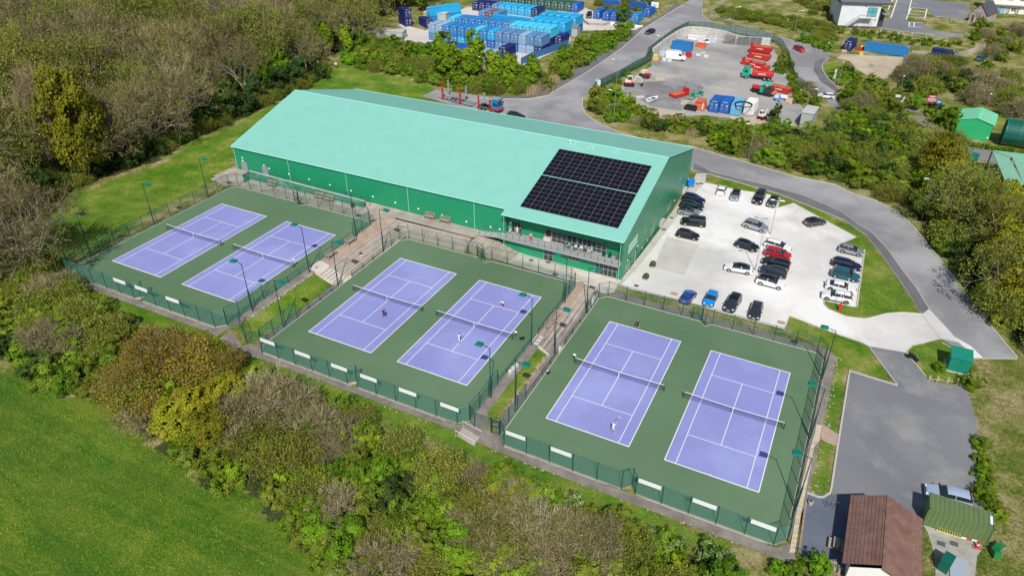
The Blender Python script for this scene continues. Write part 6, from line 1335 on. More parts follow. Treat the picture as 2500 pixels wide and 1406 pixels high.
block('goods_bundle','boxes at the foot of the navy container','boxes',(34.74,173.84),(1.6,.9,.6),WOOD2,parts=[('box',RED,(.4,0,.7),(.4,.4,.3))])
block('goods_bundle','white sacks at the foot of the hidden navy container','sacks',(64.22,175.25),(2.6,.9,.5),BAG,parts=[('sack',BAG,(.6,0,.6),(.8,.6,.3))])
ribbon('low_stone_wall',[(53.21,180.44),(58.14,181.57)],0.5,1.0,CONC2); ribbon('low_stone_wall',[(65.69,181.91),(69.38,187.31),(73.23,194.88)],0.5,1.4,CONC2)

# ------------------------------------------------------------------ buildings at the top right
RENDW=surf_mat('white_render',(0.60,0.61,0.66),(0.70,0.71,0.75),.3,3,.06); SLATE=M('dark_slate',(0.07,0.075,0.085),.6,var=.15,nscale=1.0)
a=(29.8,201.98); b=(41.73,205.45); an=math.atan2(b[1]-a[1],b[0]-a[0]); L=math.dist(a,b)
ob=thing('office_building','white rendered office block with grey flat roof and outside metal stair','building',(a[0],a[1],T(*a)-.1),an); Hh=7.6
MB().box((L/2,8,Hh/2),(L,16,Hh)).obj('wall',RENDW,ob); MB().box((L/2,8-.1,.3),(L+.1,16.1,.6)).obj('plinth',M('dark_brick',(0.06,0.06,0.07),.8),ob)
MB().box((L/2+1.3,8,Hh+.3),(L+4.0,17.4,.55)).obj('roof',SLATE,ob); MB().box((L/2+1.3,8,Hh+.62),(L+3.4,16.8,.1)).obj('roof_deck',M('roof_grey',(0.16,0.18,0.20),.7,var=.1),ob)
MB().box((L+1.2,6,2.6),(2.2,8,5.2)).obj('side_wing',M('wing_dark',(0.05,0.055,0.06),.5),ob); MB().box((L+2.2,1.0,4.6),(2.2,2.5,.25)).obj('porch_roof',GALV,ob); MB().cyl((L+3.1,.2,0),.09,4.5,8).obj('porch_post',GALV,ob)
TEALF=M('teal_frame',(0.02,0.22,0.26),.4); w=MB().box((L*.80,-.02,5.2),(3.0,.12,2.9)).obj('window',TEALF,ob)
for i,j in((0,0),(1,0),(0,1),(1,1)): MB().box((L*.80-.72+1.44*i,-.1,4.5+1.4*j),(1.2,.06,1.15)).obj('pane',M('bluish_pane',(0.12,0.40,0.42),.15,spec=.8),w)
for (u,v) in ((L*.62,7.0),(L*.92,2.8)): MB().box((u,-.1,v),(.35,.2,.3)).obj('vent',SLATE,ob)
stp=MB(); MB().box((L*.66,-1.0,3.3),(4.0,1.4,.12)).obj('stair_landing',GALV,ob)
for i in range(14): MB().box((L*.66-2.0-.26*i,-1.0,3.2-.22*i),(.28,1.2,.05)).obj('stair_tread',GALV,ob)
for yy in(-1.6,-.4): MB().tube([(L*.66+2,yy,4.3),(L*.66-2,yy,4.3),(L*.66-5.6,yy,1.2)],.05,4).tube([(L*.66+2,yy,3.3),(L*.66-2,yy,3.3),(L*.66-5.6,yy,.2)],.07,4).obj('stair_rail',GALV,ob)
for xx in(L*.66-1.9,L*.66+1.9): MB().cyl((xx,-1.6,0),.08,3.3,6).obj('stair_post',GALV,ob)
MB().tube([(L*.66-1.9,-1.6,0),(L*.66+1.5,-1.6,3.2)],.05,4).obj('brace',GALV,ob)
a=(69.42,226.4); b=(74.32,224.33); an=math.atan2(b[1]-a[1],b[0]-a[0]); L=math.dist(a,b)
st=thing('stone_barn','small stone barn with a dark slate pitched roof','building',(a[0],a[1],T(*a)-.1),an); D=9.0; Hh=3.0; Rg=6.2
RUB=surf_mat('rubble_stone',(0.26,0.22,0.19),(0.46,0.40,0.36),1.6,5,.25)
mb=MB(); mb.add([(0,0,0),(L,0,0),(L,0,Hh),(L/2,0,Rg-.1),(0,0,Hh),(0,D,0),(L,D,0),(L,D,Hh),(L/2,D,Rg-.1),(0,D,Hh)],[(0,1,2,3,4),(5,9,8,7,6),(0,4,9,5),(1,6,7,2)]); mb.obj('wall',RUB,st)
for s in(0,1):
    x0=-.3 if s==0 else L+.3; mb=MB(); mb.add([(x0,-.25,Hh-.2),(L/2,-.25,Rg),(L/2,D+.2,Rg),(x0,D+.2,Hh-.2),(x0,-.25,Hh-.05),(L/2,-.25,Rg+.15),(L/2,D+.2,Rg+.15),(x0,D+.2,Hh-.05)],[(0,1,2,3),(7,6,5,4),(0,4,5,1),(1,5,6,2),(2,6,7,3),(3,7,4,0)]); mb.obj('roof',SLATE,st)
for x in(L*.22,L*.80): MB().box((x,-.08,1.3),(.35,.12,2.4)).obj('slit_opening',BLACK,st)
MB().box((L*.5,-.06,2.9),(1.5,.1,1.3)).obj('hatch',M('mauve_board',(0.28,0.22,0.22),.8),st); MB().box((L*.5,-.05,.9),(2.3,.1,1.8)).obj('blocked_door',M('pale_board',(0.45,0.38,0.33),.8),st)
a=(75.85,242.38); b=(87.19,243.81); an=math.atan2(b[1]-a[1],b[0]-a[0]); L=math.dist(a,b)*1.3
hs=thing('white_cottage','white rendered house with a blue door and paired windows','building',(a[0],a[1],T(*a)-.1),an); PW=M('cottage_white',(0.78,0.77,0.74),.8,var=.03)
MB().box((L/2,4,3.4),(L,8,6.8)).obj('wall',PW,hs); MB().box((L/2,-.55,3.0),(L,1.2,.25)).obj('veranda_roof',M('lichen_slate',(0.42,0.40,0.36),.9,var=.15),hs)
mb=MB(); mb.add([(-.3,-.4,6.7),(L+.3,-.4,6.7),(L+.3,4,9.2),(-.3,4,9.2),(L+.3,8.4,6.7),(-.3,8.4,6.7)],[(0,1,2,3),(3,2,4,5)]); mb.obj('roof',SLATE,hs)
for k in range(6): MB().box((.4+L/5.2*k,-1.05,1.4),(.28,.28,2.9)).obj('veranda_post',M('grey_post',(0.10,0.10,0.11),.7),hs)
MB().box((L*.30,-.04,1.1),(1.6,.1,2.2)).obj('door',M('sky_blue_door',(0.22,0.45,0.68),.6),hs)
for x,z in((L*.12,1.5),(L*.52,1.5),(L*.8,1.5),(L*.16,5.0),(L*.40,5.0),(L*.64,5.0),(L*.88,5.0)):
    w=MB().box((x,-.05,z),(1.5,.1,1.2)).obj('window',WHITE,hs)
    for s in(-1,1): MB().box((x+s*.36,-.11,z),(.55,.04,.95)).obj('pane',GLASSD,w)
def post_rail(label,pts,h=1.1,n=None,mat=WOOD2,rails=3,step=2.6):
    t=thing('timber_fence',label,'fence',(pts[0][0],pts[0][1],T(*pts[0])),0,'post and rail fences'); o=pts[0]; P=[]
    for i in range(len(pts)-1):
        L=math.dist(pts[i],pts[i+1]); m=max(1,round(L/step))
        for k in range(m): P.append((pts[i][0]+(pts[i+1][0]-pts[i][0])*k/m,pts[i][1]+(pts[i+1][1]-pts[i][1])*k/m))
    P.append(pts[-1]); z0=T(*o); Q=[(p[0]-o[0],p[1]-o[1],T(*p)-z0) for p in P]
    for q in Q: MB().box((q[0],q[1],q[2]+h/2),(.14,.14,h)).obj('post',mat,t)
    for i in range(len(Q)-1):
        for r in range(rails): zz=h*(.35+.6*r/max(1,rails-1)); MB().tube([(Q[i][0],Q[i][1],Q[i][2]+zz),(Q[i+1][0],Q[i+1][1],Q[i+1][2]+zz)],.05,4).obj('rail',mat,t)
PALER=M('pale_grey_rail',(0.62,0.60,0.58),.7)
post_rail('pale post and rail barrier along the edge of the office car park',[(43.35,201.9),(48.76,200.47),(56.78,199.47),(62.89,197.21)],1.3,mat=PALER,rails=2,step=5.0)
post_rail('timber fence in front of the stone barn',[(64.29,224.27),(65.64,224.08),(69.27,222.61),(72.86,221.9),(74.61,225.56)],1.2,rails=3)
post_rail('timber fence beside the office car park grass',[(56.83,217.33),(58.27,222.23),(59.92,224.79),(62.99,224.19)],1.2,rails=2)
post_rail('broken timber posts at the edge of the side parking area',[(60.38,18.96),(61.35,19.25),(62.61,19.56),(63.75,19.94)],.9,rails=1,step=6)
# signs
def sign(label,xy,w,h,zc,rz,mat,marks=(),posts=2):
    t=thing('sign_board',label,'sign',(xy[0],xy[1],T(*xy)),rz,None); MB().box((0,0,zc),(w,.08,h)).obj('board',mat,t)
    for s in ((-.35,.35) if posts==2 else (0,)): MB().cyl((s*w,.06,0),.05,zc,6).obj('post',GALV,t)
    if marks:
        mb=MB()
        for (x,z,a,b) in marks: mb.box((x,-.055,zc+z),(a,.02,b))
        mb.obj('lettering',WHITE if mat is not WHITE else BLU,t)
    return t
MRED=M('maroon_board',(0.38,0.02,0.05),.5)
sign('maroon site map board with rows of pale print on two posts',(59.11,134.29),2.1,2.0,2.2,.15,MRED,[(0,.80,1.5,.12),(-.1,.6,1.2,.08),(-.55,.2,.8,.08),(-.55,0,.8,.08),(-.55,-.2,.8,.08),(.55,.2,.8,.08),(.55,0,.8,.08),(.55,-.2,.8,.08),(0,-.1,.12,1.2),(-.55,-.45,.8,.08),(.55,-.45,.8,.08)])
sign('white square notice board on a green support',(51.6,129.0),2.2,1.9,3.0,.1,WHITE,[(0,.3,.9,.05),(.2,-.1,.7,.05),(-.3,0,.05,.6)],1)
sign('blue and white direction sign on a single post',(60.57,131.81),1.1,.9,2.6,.1,BLU,[(0,0,.8,.2)],1)
sign('white and green welcome board on the roundabout grass',(34.86,145.22),.8,2.6,2.0,.9,M('sage_board',(0.50,0.62,0.50),.6),[(0,.6,.4,.3)],2)
sign('white board beside the end of the palisade fence by the road bend',(-20.44,106.47),1.4,1.7,1.8,.1,M('pale_blue_board',(0.62,0.72,0.78),.5),(),2)
sign('small white sign board fixed near the netting by the nearest court entrance',(13.5,14.2),.9,1.2,1.6,PI/2,M('pale_blue_board',(0,0,0)),(),1)
sign('small white plate sign on the lawn at the wood edge',(-93.2,89.47),.9,.8,1.4,.1,WHITE,(),1)
# green shed, tank, canopies on the far right
LG=M('light_green_roof',(0.16,0.62,0.34),.5,var=.06,nscale=.6); LGW=ribbed('green_shed_wall',(0.03,0.42,0.16),.3,'X',.5)
a=(64.5,117.3); b=(71.46,116.38); an=math.atan2(b[1]-a[1],b[0]-a[0]); L=math.dist(a,b)
gs=thing('green_shed','bright green metal shed with rooflights and a low pitched roof','building',(a[0],a[1],T(*a)-.1),an); D=8.5; Hh=4.0; Rg=5.0
mb=MB(); mb.add([(0,0,0),(L,0,0),(L,0,Hh),(L/2,0,Rg-.05),(0,0,Hh),(0,D,0),(L,D,0),(L,D,Hh),(L/2,D,Rg-.05),(0,D,Hh)],[(0,1,2,3,4),(5,9,8,7,6),(0,4,9,5),(1,6,7,2)]); mb.obj('wall',LGW,gs)
for s in(0,1):
    x0=-.3 if s==0 else L+.3; mb=MB(); mb.add([(x0,-.2,Hh-.05),(L/2,-.2,Rg),(L/2,D+.2,Rg),(x0,D+.2,Hh-.05),(x0,-.2,Hh+.07),(L/2,-.2,Rg+.12),(L/2,D+.2,Rg+.12),(x0,D+.2,Hh+.07)],[(0,1,2,3),(7,6,5,4),(0,4,5,1),(1,5,6,2),(2,6,7,3),(3,7,4,0)]); mb.obj('roof',LG,gs)
    for k in range(3): xm=L*(.25 if s==0 else .75); MB().box((xm,1.6+2.7*k,Hh+(Rg-Hh)*.5+.16),(L*.28,.8,.05),ry=(-1 if s==0 else 1)*math.atan((Rg-Hh)/(L/2))).obj('rooflight',M('rooflight',(0.28,0.42,0.30),.3),gs)
a=(73.8,114.6); tk=thing('storage_tank','huge dark green cylindrical tank lying on its side with ladder rings','tank',(a[0],a[1]+2.2,T(*a)),-.05); TG=M('tank_green',(0.008,0.10,0.07),.18,.0,coat=.5)
MB().cyl((0,0,3.0),3.0,22,32,axis='x').obj('shell',TG,tk)
for k in range(8): MB().cyl((2.9*k+.1,0,3.0),3.04,.10,32,axis='x').obj('seam_ring',M('seam_green',(0.02,0.2,0.15),.4),tk)
MB().cyl((-.12,0,3.0),2.6,.14,24,axis='x').obj('end_plate',BLACK,tk); MB().box((8,-2.95,1.6),(2.4,.1,1.6)).obj('red_notice',RED,tk)
for k,(pts,lb) in enumerate((([(70.39,99.56),(73.21,97.18),(74.85,83.19),(71.81,82.07)],'left of two'),([(73.86,97.66),(76.53,99.3),(76.46,79.49),(74.94,80.34)],'right of two'),([(70.35,99.42),(76.67,100.23),(76.61,99.33),(73.82,97.59),(73.17,97.05)],'narrow strip behind the two'))):
    t=thing('open_sided_canopy','big pale green canopy roof at the right edge, %s'%lb,'canopy',(pts[0][0],pts[0][1],T(*pts[0])))
    mb=MB(); mb.prism([(p[0]-pts[0][0],p[1]-pts[0][1]) for p in pts],4.2+.12*k,4.35+.12*k); mb.obj('roof',M('sage_green_roof',(0.22,0.46,0.32),.5,var=.08,nscale=.5),t)
    for q in pts[:4]: MB().cyl((q[0]-pts[0][0],q[1]-pts[0][1],-.5),.12,4.7,6).obj('post',GPOST,t)
fence('green mesh fence between the scrub and the lane by the canopies',[(61.87,112.11),(64.46,109.39),(67.85,106.16)],2.2,FMESH,group='other fences')
block('recycling_skip','blue lidded skip half hidden in the scrub by the canopy','skip',(70.17,95.27),(4.2,2.2,1.4),M('faded_blue',(0.12,0.22,0.45),.6,var=.1),parts=[('lid',M('faded_blue',(0,0,0)),(0,0,1.5),(4.0,2.0,.12))])
block('storage_box','dark green cabinet beside the lane fence','cabinet',(67.79,103.51),(2.2,1.5,1.6),M('teal_cabinet',(0.0,0.17,0.13),.5),parts=[('lid',M('teal_cabinet',(0,0,0)),(0,0,1.65),(2.3,1.6,.1))])
block('goods_bundle','crumpled white sheeting lying in the scrub','sheeting',(69.49,90.31),(4.0,3.0,.6),BAG,parts=[('fold',BAG,(.8,.6,.7),(1.6,1.0,.3))]); block('goods_bundle','orange red objects by the lane hedge','equipment',(67.59,99.28),(1.6,1.0,.6),ORR,parts=[('box',ORR,(.4,.1,.7),(.6,.5,.3))])

# ------------------------------------------------------------------ clubhouse, kiosk and clutter at the bottom right
kx=(62.58,22.41); kb=(64.05,23.14); t=thing('electricity_kiosk','teal green metal kiosk with sloping roof on the grass island','kiosk',(kx[0]+1.2,kx[1]+1.3,T(*kx)),0.0); TK=M('teal_kiosk',(0.01,0.22,0.155),.45,var=.05)
mb=MB(); mb.box((0,0,1.15),(2.5,2.3,2.3)); mb.obj('body',TK,t); mb=MB(); mb.add([(-1.35,-1.3,2.25),(1.35,-1.3,2.25),(1.35,1.25,2.55),(-1.35,1.25,2.55),(-1.35,-1.3,2.4),(1.35,-1.3,2.4),(1.35,1.25,2.7),(-1.35,1.25,2.7)],[(0,3,2,1),(4,5,6,7),(0,1,5,4),(1,2,6,5),(2,3,7,6),(3,0,4,7)]); mb.obj('roof',TK,t)
for s in(-1,1): MB().box((s*.6,-1.17,1.15),(1.12,.04,2.05)).obj('door',TK,t)
MB().box((0,0,.05),(3.1,2.8,.12)).obj('base_slab',CONC,t)
ch=thing('clubhouse','white gabled clubhouse with a brown tiled roof and dark shaded side','building',(55.6,-15.0,T(55.6,-15)),0.0)
zb=T(55.6,-15); EZ=1.6-zb; RZ=3.25-zb; CW=M('clubhouse_white',(0.80,0.80,0.80),.7)
mb=MB(); mb.add([(-2.7,-4.45,-.3),(2.95,-4.9,-.3),(2.95,-4.9,EZ),(-.1,-4.6,RZ-.15),(-2.7,-4.45,EZ),(-2.7,4.6,-.3),(2.95,4.4,-.3),(2.95,4.4,EZ),(-.1,4.4,RZ-.15),(-2.7,4.6,EZ)],[(0,1,2,3,4),(5,9,8,7,6),(0,4,9,5),(1,6,7,2)]); mb.obj('wall',CW,ch)
TILE=M('brown_tile',(0.20,0.112,0.086),.8,var=.25,nscale=1.2,rnd=.15,bump=.3); TILE2=M('brown_tile_field',(0.20,0.108,0.083),.8,var=.28,nscale=.8,bump=.3)
import itertools
def roof_side(xe,xr,y0,y1,side):
    """tile courses stepping up from eave to ridge"""
    n=10; cols=44; W=(xr-xe); field=MB(); cnt=0
    tm=MB().box((0,0,0),(1,1,1)).mesh('roof_tile',TILE)
    for r in range(n):
        x0=xe+W*r/n; x1=xe+W*(r+1)/n; z0=EZ+(RZ-EZ)*r/n; z1=EZ+(RZ-EZ)*(r+1)/n; ang=math.atan2(z1-z0,x1-x0)
        for c in range(cols):
            a=y0+(y1-y0)*c/cols; b=y0+(y1-y0)*(c+1)/cols; xm=(x0+x1)/2; L=math.hypot(x1-x0,z1-z0)
            lift=.05+.012*((c*7+r*3)%3)
            if side==0 and cnt<150 or side==1 and cnt<140:
                o=put('roof_tile',tm,ch,(xm,(a+b)/2,(z0+z1)/2+lift),rot=(0,-ang+.13*(1 if W>0 else -1),0),scale=(L*.97,(b-a)*.86,.05)); cnt+=1
            else: field.box((xm,(a+b)/2,(z0+z1)/2+lift),(L*.97,(b-a)*.86,.05),ry=-ang+.13*(1 if W>0 else -1))
        
    o=field.obj('roof_tiles',TILE2,ch); o['kind']='stuff'
    bd=MB(); bd.add([(xe,y0,EZ-.02),(xr,y0,RZ-.02),(xr,y1,RZ-.02),(xe,y1,EZ-.02)],[(0,1,2,3)]); bd.obj('roof_deck',M('felt_black',(0.02,0.016,0.014),.9),ch)
roof_side(-3.4,-.1,-4.35,5.1,0); roof_side(3.6,-.1,-4.9,5.0,1)
for k in range(22): MB().box((-.1,-4.6+.44*k,RZ+.06),(.26,.42,.09)).obj('ridge_tile',TILE,ch)
MB().tube([(-3.42,-4.4,EZ-.05),(-3.42,5.1,EZ-.05)],.06,5).obj('gutter',BLACK,ch); MB().tube([(3.62,-4.9,EZ-.05),(3.62,5.0,EZ-.05)],.06,5).obj('gutter',BLACK,ch)
w=MB().box((-.2,-4.66,1.6),(.9,.06,.5)).obj('window',FRM,ch); MB().box((-.2,-4.70,1.6),(.75,.04,.36)).obj('pane',GLASSD,w)
for yy,l in ((-.5,1.4),(-3.6,1.2)): 
    t=thing('picnic_table','dark bench table in the shade of the clubhouse wall, %s'%('upper' if yy>-1 else 'lower'),'table',(51.7,-15.0+yy,zb+.03),PI/2); MB().box((0,0,.72),(l,.6,.05)).obj('table_top',WOOD,t)
    for s in(-1,1): MB().box((0,s*.6,.42),(l,.25,.05)).obj('bench_seat',WOOD,t); MB().box((s*l*.4,0,.36),(.07,1.2,.07)).obj('leg',WOOD,t); MB().box((s*l*.4,0,.5),(.07,.07,.45)).obj('leg',WOOD,t)
def railing(label,pts,h=1.0,step=.32):
    t=thing('metal_railing',label,'railing',(pts[0][0],pts[0][1],T(*pts[0])),0); o=pts[0]; z0=T(*o); IR=M('black_iron',(0.012,0.012,0.014),.5)
    for i in range(len(pts)-1):
        a,b=pts[i],pts[i+1]; L=math.dist(a,b); m=int(L/step)
        for k in range(m+1): x=a[0]+(b[0]-a[0])*k/m-o[0]; y=a[1]+(b[1]-a[1])*k/m-o[1]; MB().box((x,y,h/2),(.04,.04,h)).obj('baluster',IR,t)
        for zz in(.12,h): MB().tube([(a[0]-o[0],a[1]-o[1],zz),(b[0]-o[0],b[1]-o[1],zz)],.03,4).obj('rail',IR,t)
railing('black metal railing closing the bottom end of the blue grey terrace',[(48.23,-18.22),(50.12,-18.38),(52.23,-18.76),(52.6,-18.85)]); railing('short black railing at the top of the blue grey terrace',[(50.22,-10.41),(51.41,-10.05)])
DG=M('dark_green_box',(0.005,0.11,0.075),.45)
c=(61.54,-13.62); t=thing('oil_tank','dark green oil tank box on the pale gravel','tank',(c[0]+.3,c[1]+.4,T(*c)),-.35); MB().box((0,0,.75),(.95,1.5,1.4)).obj('body',DG,t); MB().box((0,0,1.48),(.98,1.55,.08)).obj('lid',DG,t)
c=(63.1,-12.84); tag(MB().box((c[0],c[1],T(*c)+.12),(1.5,2.9,.12)).obj('access_hatch',M('hatch_grey',(0.40,0.47,0.53),.5,.2)),'pale blue grey metal access hatch on the gravel','hatch')
def wheelie(label,c,rz,tip=0.0,lid=True):
    t=thing('wheeled_bin',label,'bin',(c[0],c[1],T(*c)+(.35 if tip else 0)+.03),rz); t.rotation_euler=(tip,0,rz); G_=M('bin_green',(0.01,0.20,0.05),.45)
    mb=MB(); mb.add([(-.26,-.28,0),(.26,-.28,0),(.26,.28,0),(-.26,.28,0),(-.3,-.36,1.0),(.3,-.36,1.0),(.3,.36,1.0),(-.3,.36,1.0)],[(0,3,2,1),(4,5,6,7),(0,1,5,4),(1,2,6,5),(2,3,7,6),(3,0,4,7)]); mb.obj('body',G_,t); MB().box((0,0,1.05),(.64,.78,.07)).obj('lid',G_,t)
    for s in(-1,1): MB().cyl((s*.28-.03,.28,.1),.1,.06,8,axis='x').obj('wheel',TYRE,t)
wheelie('green wheeled bin lying on its side behind the container, left',(66.32,-8.73),.3,1.35); wheelie('green wheeled bin tipped over behind the container, right',(67.17,-7.9),-.6,1.3)
c=(64.96,-8.93); t=thing('traffic_cone','orange and white traffic cone standing in a green hoop','cone',(c[0],c[1],T(*c)+.05)); MB().cyl((0,0,.05),.2,.7,10,r2=.04).obj('cone_body',RED,t); MB().cyl((0,0,.33),.14,.16,10,r2=.10).obj('white_band',WHITE,t); MB().box((0,0,.03),(.5,.5,.06)).obj('base',RED,t); MB().tube([(.42*math.cos(q),.42*math.sin(q),.04) for q in [2*PI*j/16 for j in range(17)]],.03,4,cap=False).obj('hoop',DG,t)
a,b=[(61.11,-8.61),(63.43,-8.55)]; t=thing('ladder','yellow ladder leaning low against the dark green container','ladder',(a[0],a[1],T(*a)+.1),math.atan2(b[1]-a[1],b[0]-a[0])); L=math.dist(a,b); YL=M('ladder_yellow',(0.72,0.55,0.06),.5)
for s in(0,.5): MB().tube([(0,s,.1+s*.7),(L,s,.1+s*.7)],.035,4).obj('stile',YL,t)
for k in range(10): MB().tube([(.1+k*(L-.2)/9,0,.1),(.1+k*(L-.2)/9,.5,.45)],.025,4).obj('rung',YL,t)
a,b=[(63.43,-8.55),(65.08,-8.32)]; t=thing('barrier_plank','red and white barrier plank lying beside the ladder','barrier',(a[0],a[1],T(*a)+.1),math.atan2(b[1]-a[1],b[0]-a[0])); 
for k in range(4): MB().box((.25+.5*k,0,.2),(.5,.05,.2)).obj('plank_band',WHITE if k%2==0 else RED,t)
c=(58.16,22.91); t=thing('motorcycle','small black motor scooter by the grass island kerb','motorcycle',(c[0],c[1],T(*c)+.05),-.4)
for s in(-1,1): MB().cyl((s*.6,-.06,.3),.3,.12,12,axis='y').obj('wheel',TYRE,t)
MB().box((0,0,.6),(1.0,.3,.35)).box((-.3,0,.85),(.6,.25,.12)).obj('body',BLACK,t); MB().tube([(.5,-.3,1.05),(.5,.3,1.05)],.03,5).tube([(.6,0,.3),(.48,0,1.05)],.04,5).obj('handlebar',GALV,t)

# ------------------------------------------------------------------ vegetation
NR=np.random.RandomState
def leaf_mat(name,c1,c2,c3=None,rough=0.75):
    """leaf colour varies leaf by leaf (attribute 'lf') and tree by tree"""
    m=bpy.data.materials.new(name); m.use_nodes=True; N=m.node_tree.nodes; L=m.node_tree.links; b=N['Principled BSDF']; b.inputs['Roughness'].default_value=rough; b.inputs['Specular IOR Level'].default_value=0.2
    at=N.new('ShaderNodeAttribute'); at.attribute_name='lf'; r=N.new('ShaderNodeValToRGB'); L.new(at.outputs['Fac'],r.inputs[0]); e=r.color_ramp.elements
    e[0].color=(*c1,1); e[1].color=(*c2,1)
    if c3: e[1].position=.72; q=e.new(1.0); q.color=(*c3,1)
    oi=N.new('ShaderNodeObjectInfo'); hs=N.new('ShaderNodeHueSaturation'); a=N.new('ShaderNodeMapRange'); a.inputs[3].default_value=.72; a.inputs[4].default_value=1.3; L.new(oi.outputs['Random'],a.inputs[0]); L.new(a.outputs[0],hs.inputs['Value'])
    ml=N.new('ShaderNodeMath'); ml.operation='MULTIPLY'; ml.inputs[1].default_value=7.31; L.new(oi.outputs['Random'],ml.inputs[0]); fr=N.new('ShaderNodeMath'); fr.operation='FRACT'; L.new(ml.outputs[0],fr.inputs[0])
    h=N.new('ShaderNodeMapRange'); h.inputs[3].default_value=.488; h.inputs[4].default_value=.514; L.new(fr.outputs[0],h.inputs[0]); L.new(h.outputs[0],hs.inputs['Hue']); L.new(r.outputs[0],hs.inputs['Color']); L.new(hs.outputs[0],b.inputs['Base Color'])
    tl=N.new('ShaderNodeBsdfTranslucent'); L.new(hs.outputs[0],tl.inputs[0]); mx=N.new('ShaderNodeMixShader'); mx.inputs[0].default_value=.30; L.new(b.outputs[0],mx.inputs[1]); L.new(tl.outputs[0],mx.inputs[2]); L.new(mx.outputs[0],N['Material Output'].inputs[0])
    MATS[name]=m; return m
def quad_mesh(name,C,U,W,lf,mat):
    """quads centred at C spanned by U and W"""
    n=len(C); V=np.empty((n,4,3),np.float32); V[:,0]=C-U-W; V[:,1]=C+U-W; V[:,2]=C+U+W; V[:,3]=C-U+W
    me=bpy.data.meshes.new(name); me.vertices.add(4*n); me.vertices.foreach_set('co',V.ravel()); me.loops.add(4*n); me.loops.foreach_set('vertex_index',np.arange(4*n,dtype=np.int32)); me.polygons.add(n); me.polygons.foreach_set('loop_start',np.arange(0,4*n,4,dtype=np.int32))
    a=me.attributes.new('lf','FLOAT','FACE'); a.data.foreach_set('value',lf.astype(np.float32)); me.materials.append(mat); me.update(calc_edges=True); return me
def unit(v): return v/np.maximum(np.linalg.norm(v,axis=1,keepdims=True),1e-6)
def cloud(rng,lobes,dens,size,flat=0.0,depth=.35,clump=True):
    """leaf quads over a union of lobes, broken into clumps with gaps"""
    Cs=[];Ns=[];Ls=[]
    for (x,y,z,r,rzf) in lobes:
        n=int(dens*4*PI*r*r*.8)
        d=unit(rng.normal(size=(n,3))); rad=r*(1-depth*rng.rand(n)**1.6)
        # clumps: pull leaves toward sub centres
        k=max(6,int(r*r*7)); cc=unit(rng.normal(size=(k,3)))
        j=rng.randint(0,k,n); d2=unit(cc[j]+rng.normal(size=(n,3))*.23); bump=1+.16*np.cos(np.arange(k)*2.4)[j]
        P=np.stack([x+d2[:,0]*rad*bump,y+d2[:,1]*rad*bump,z+d2[:,2]*rad*bump*rzf],1); Cs.append(P); Ns.append(d2); Ls.append((rng.rand(k))[j]*.55+rng.rand(n)*.45)
    C=np.concatenate(Cs); N=np.concatenate(Ns); lf=np.concatenate(Ls)
    keep=np.ones(len(C),bool); s=0
    for i,(x,y,z,r,rzf) in enumerate(lobes):
        q=((C[:,0]-x)**2+(C[:,1]-y)**2+((C[:,2]-z)/rzf)**2)<(r*.62)**2; keep&=~q
    keep&=C[:,2]>0.05
    C=C[keep];N=N[keep];lf=lf[keep]; n=len(C)
    nn=unit(N+[0,0,.35]+rng.normal(size=(n,3))*.5); u=unit(np.cross(nn,rng.normal(size=(n,3)))); w=np.cross(nn,u); s=size*(.6+.8*rng.rand(n))[:,None]
    return C,u*s*.5,w*s*.36,lf
def limbs(rng,H,spread,levels=4,kids=(5,4,4,5),r0=.22,start=.25,up=.55,wig=.12):
    """recursive branching: returns branch segments and twig tips"""
    segs=[];tips=[]
    def grow(p,d,L,r,lv):
        q=p; dd=d
        for k in range(2):
            dd=dd+rng.normal(size=3)*wig; dd/=np.linalg.norm(dd); q2=q+dd*L/2; segs.append((q,q2,r*(1-.25*k),r*(1-.25*(k+1)),lv)); q=q2
        if lv>=levels: tips.append((q,dd)); return
        for c in range(kids[min(lv,len(kids)-1)]):
            a=rng.normal(size=3); a-=a.dot(dd)*dd; a/=np.linalg.norm(a)+1e-6
            nd=dd*(.75+.2*rng.rand())+a*(.55+.35*rng.rand())*spread; nd[2]+=up*.25; nd/=np.linalg.norm(nd)
            st=q if c<2 else p+(q-p)*(.55+.4*rng.rand())
            grow(st,nd,L*(.62+.16*rng.rand()),r*.52,lv+1)
    p0=np.array([0,0,-.4]); top=np.array([0,0,H*start]); segs.append((p0,top,r0,r0*.85,0))
    for c in range(kids[0]+1):
        az=2*PI*c/(kids[0]+1)+rng.rand()*.8; el=.5+.6*rng.rand(); d=np.array([math.cos(az)*math.cos(el)*spread,math.sin(az)*math.cos(el)*spread,math.sin(el)]); d/=np.linalg.norm(d)
        grow(top*(.7+.3*rng.rand()),d,H*.33,r0*.6,1)
    return segs,tips
def wood_mesh(name,segs,mat,minr=0.0,n=4):
    mb=MB()
    for a,b,r1,r2,lv in segs:
        if r1<minr: continue
        mb.tube([a,b],max(r1,.02),3 if lv>=2 else 5,cap=False,r2=max(r2,.015))
    return mb.mesh(name,mat)
def twig_quads(rng,tips,per,length,width,spread=.9):
    C=[];U=[];W=[]
    for p,d in tips:
        for k in range(per):
            a=d+rng.normal(size=3)*spread*.6; a[2]+=.15; a/=np.linalg.norm(a)+1e-6; L=length*(.5+.8*rng.rand()); s=p-d*length*.6*rng.rand()
            C.append(s+a*L/2); U.append(a*L/2); w=np.cross(a,rng.normal(size=3)); w/=np.linalg.norm(w)+1e-6; W.append(w*width)
    return np.array(C),np.array(U),np.array(W),rng.rand(len(C))
BARK=M('bark_grey_brown',(0.12,0.10,0.07),.9,var=.3,nscale=2); BARKP=M('bark_pale',(0.27,0.235,0.17),.9,var=.25,nscale=2)
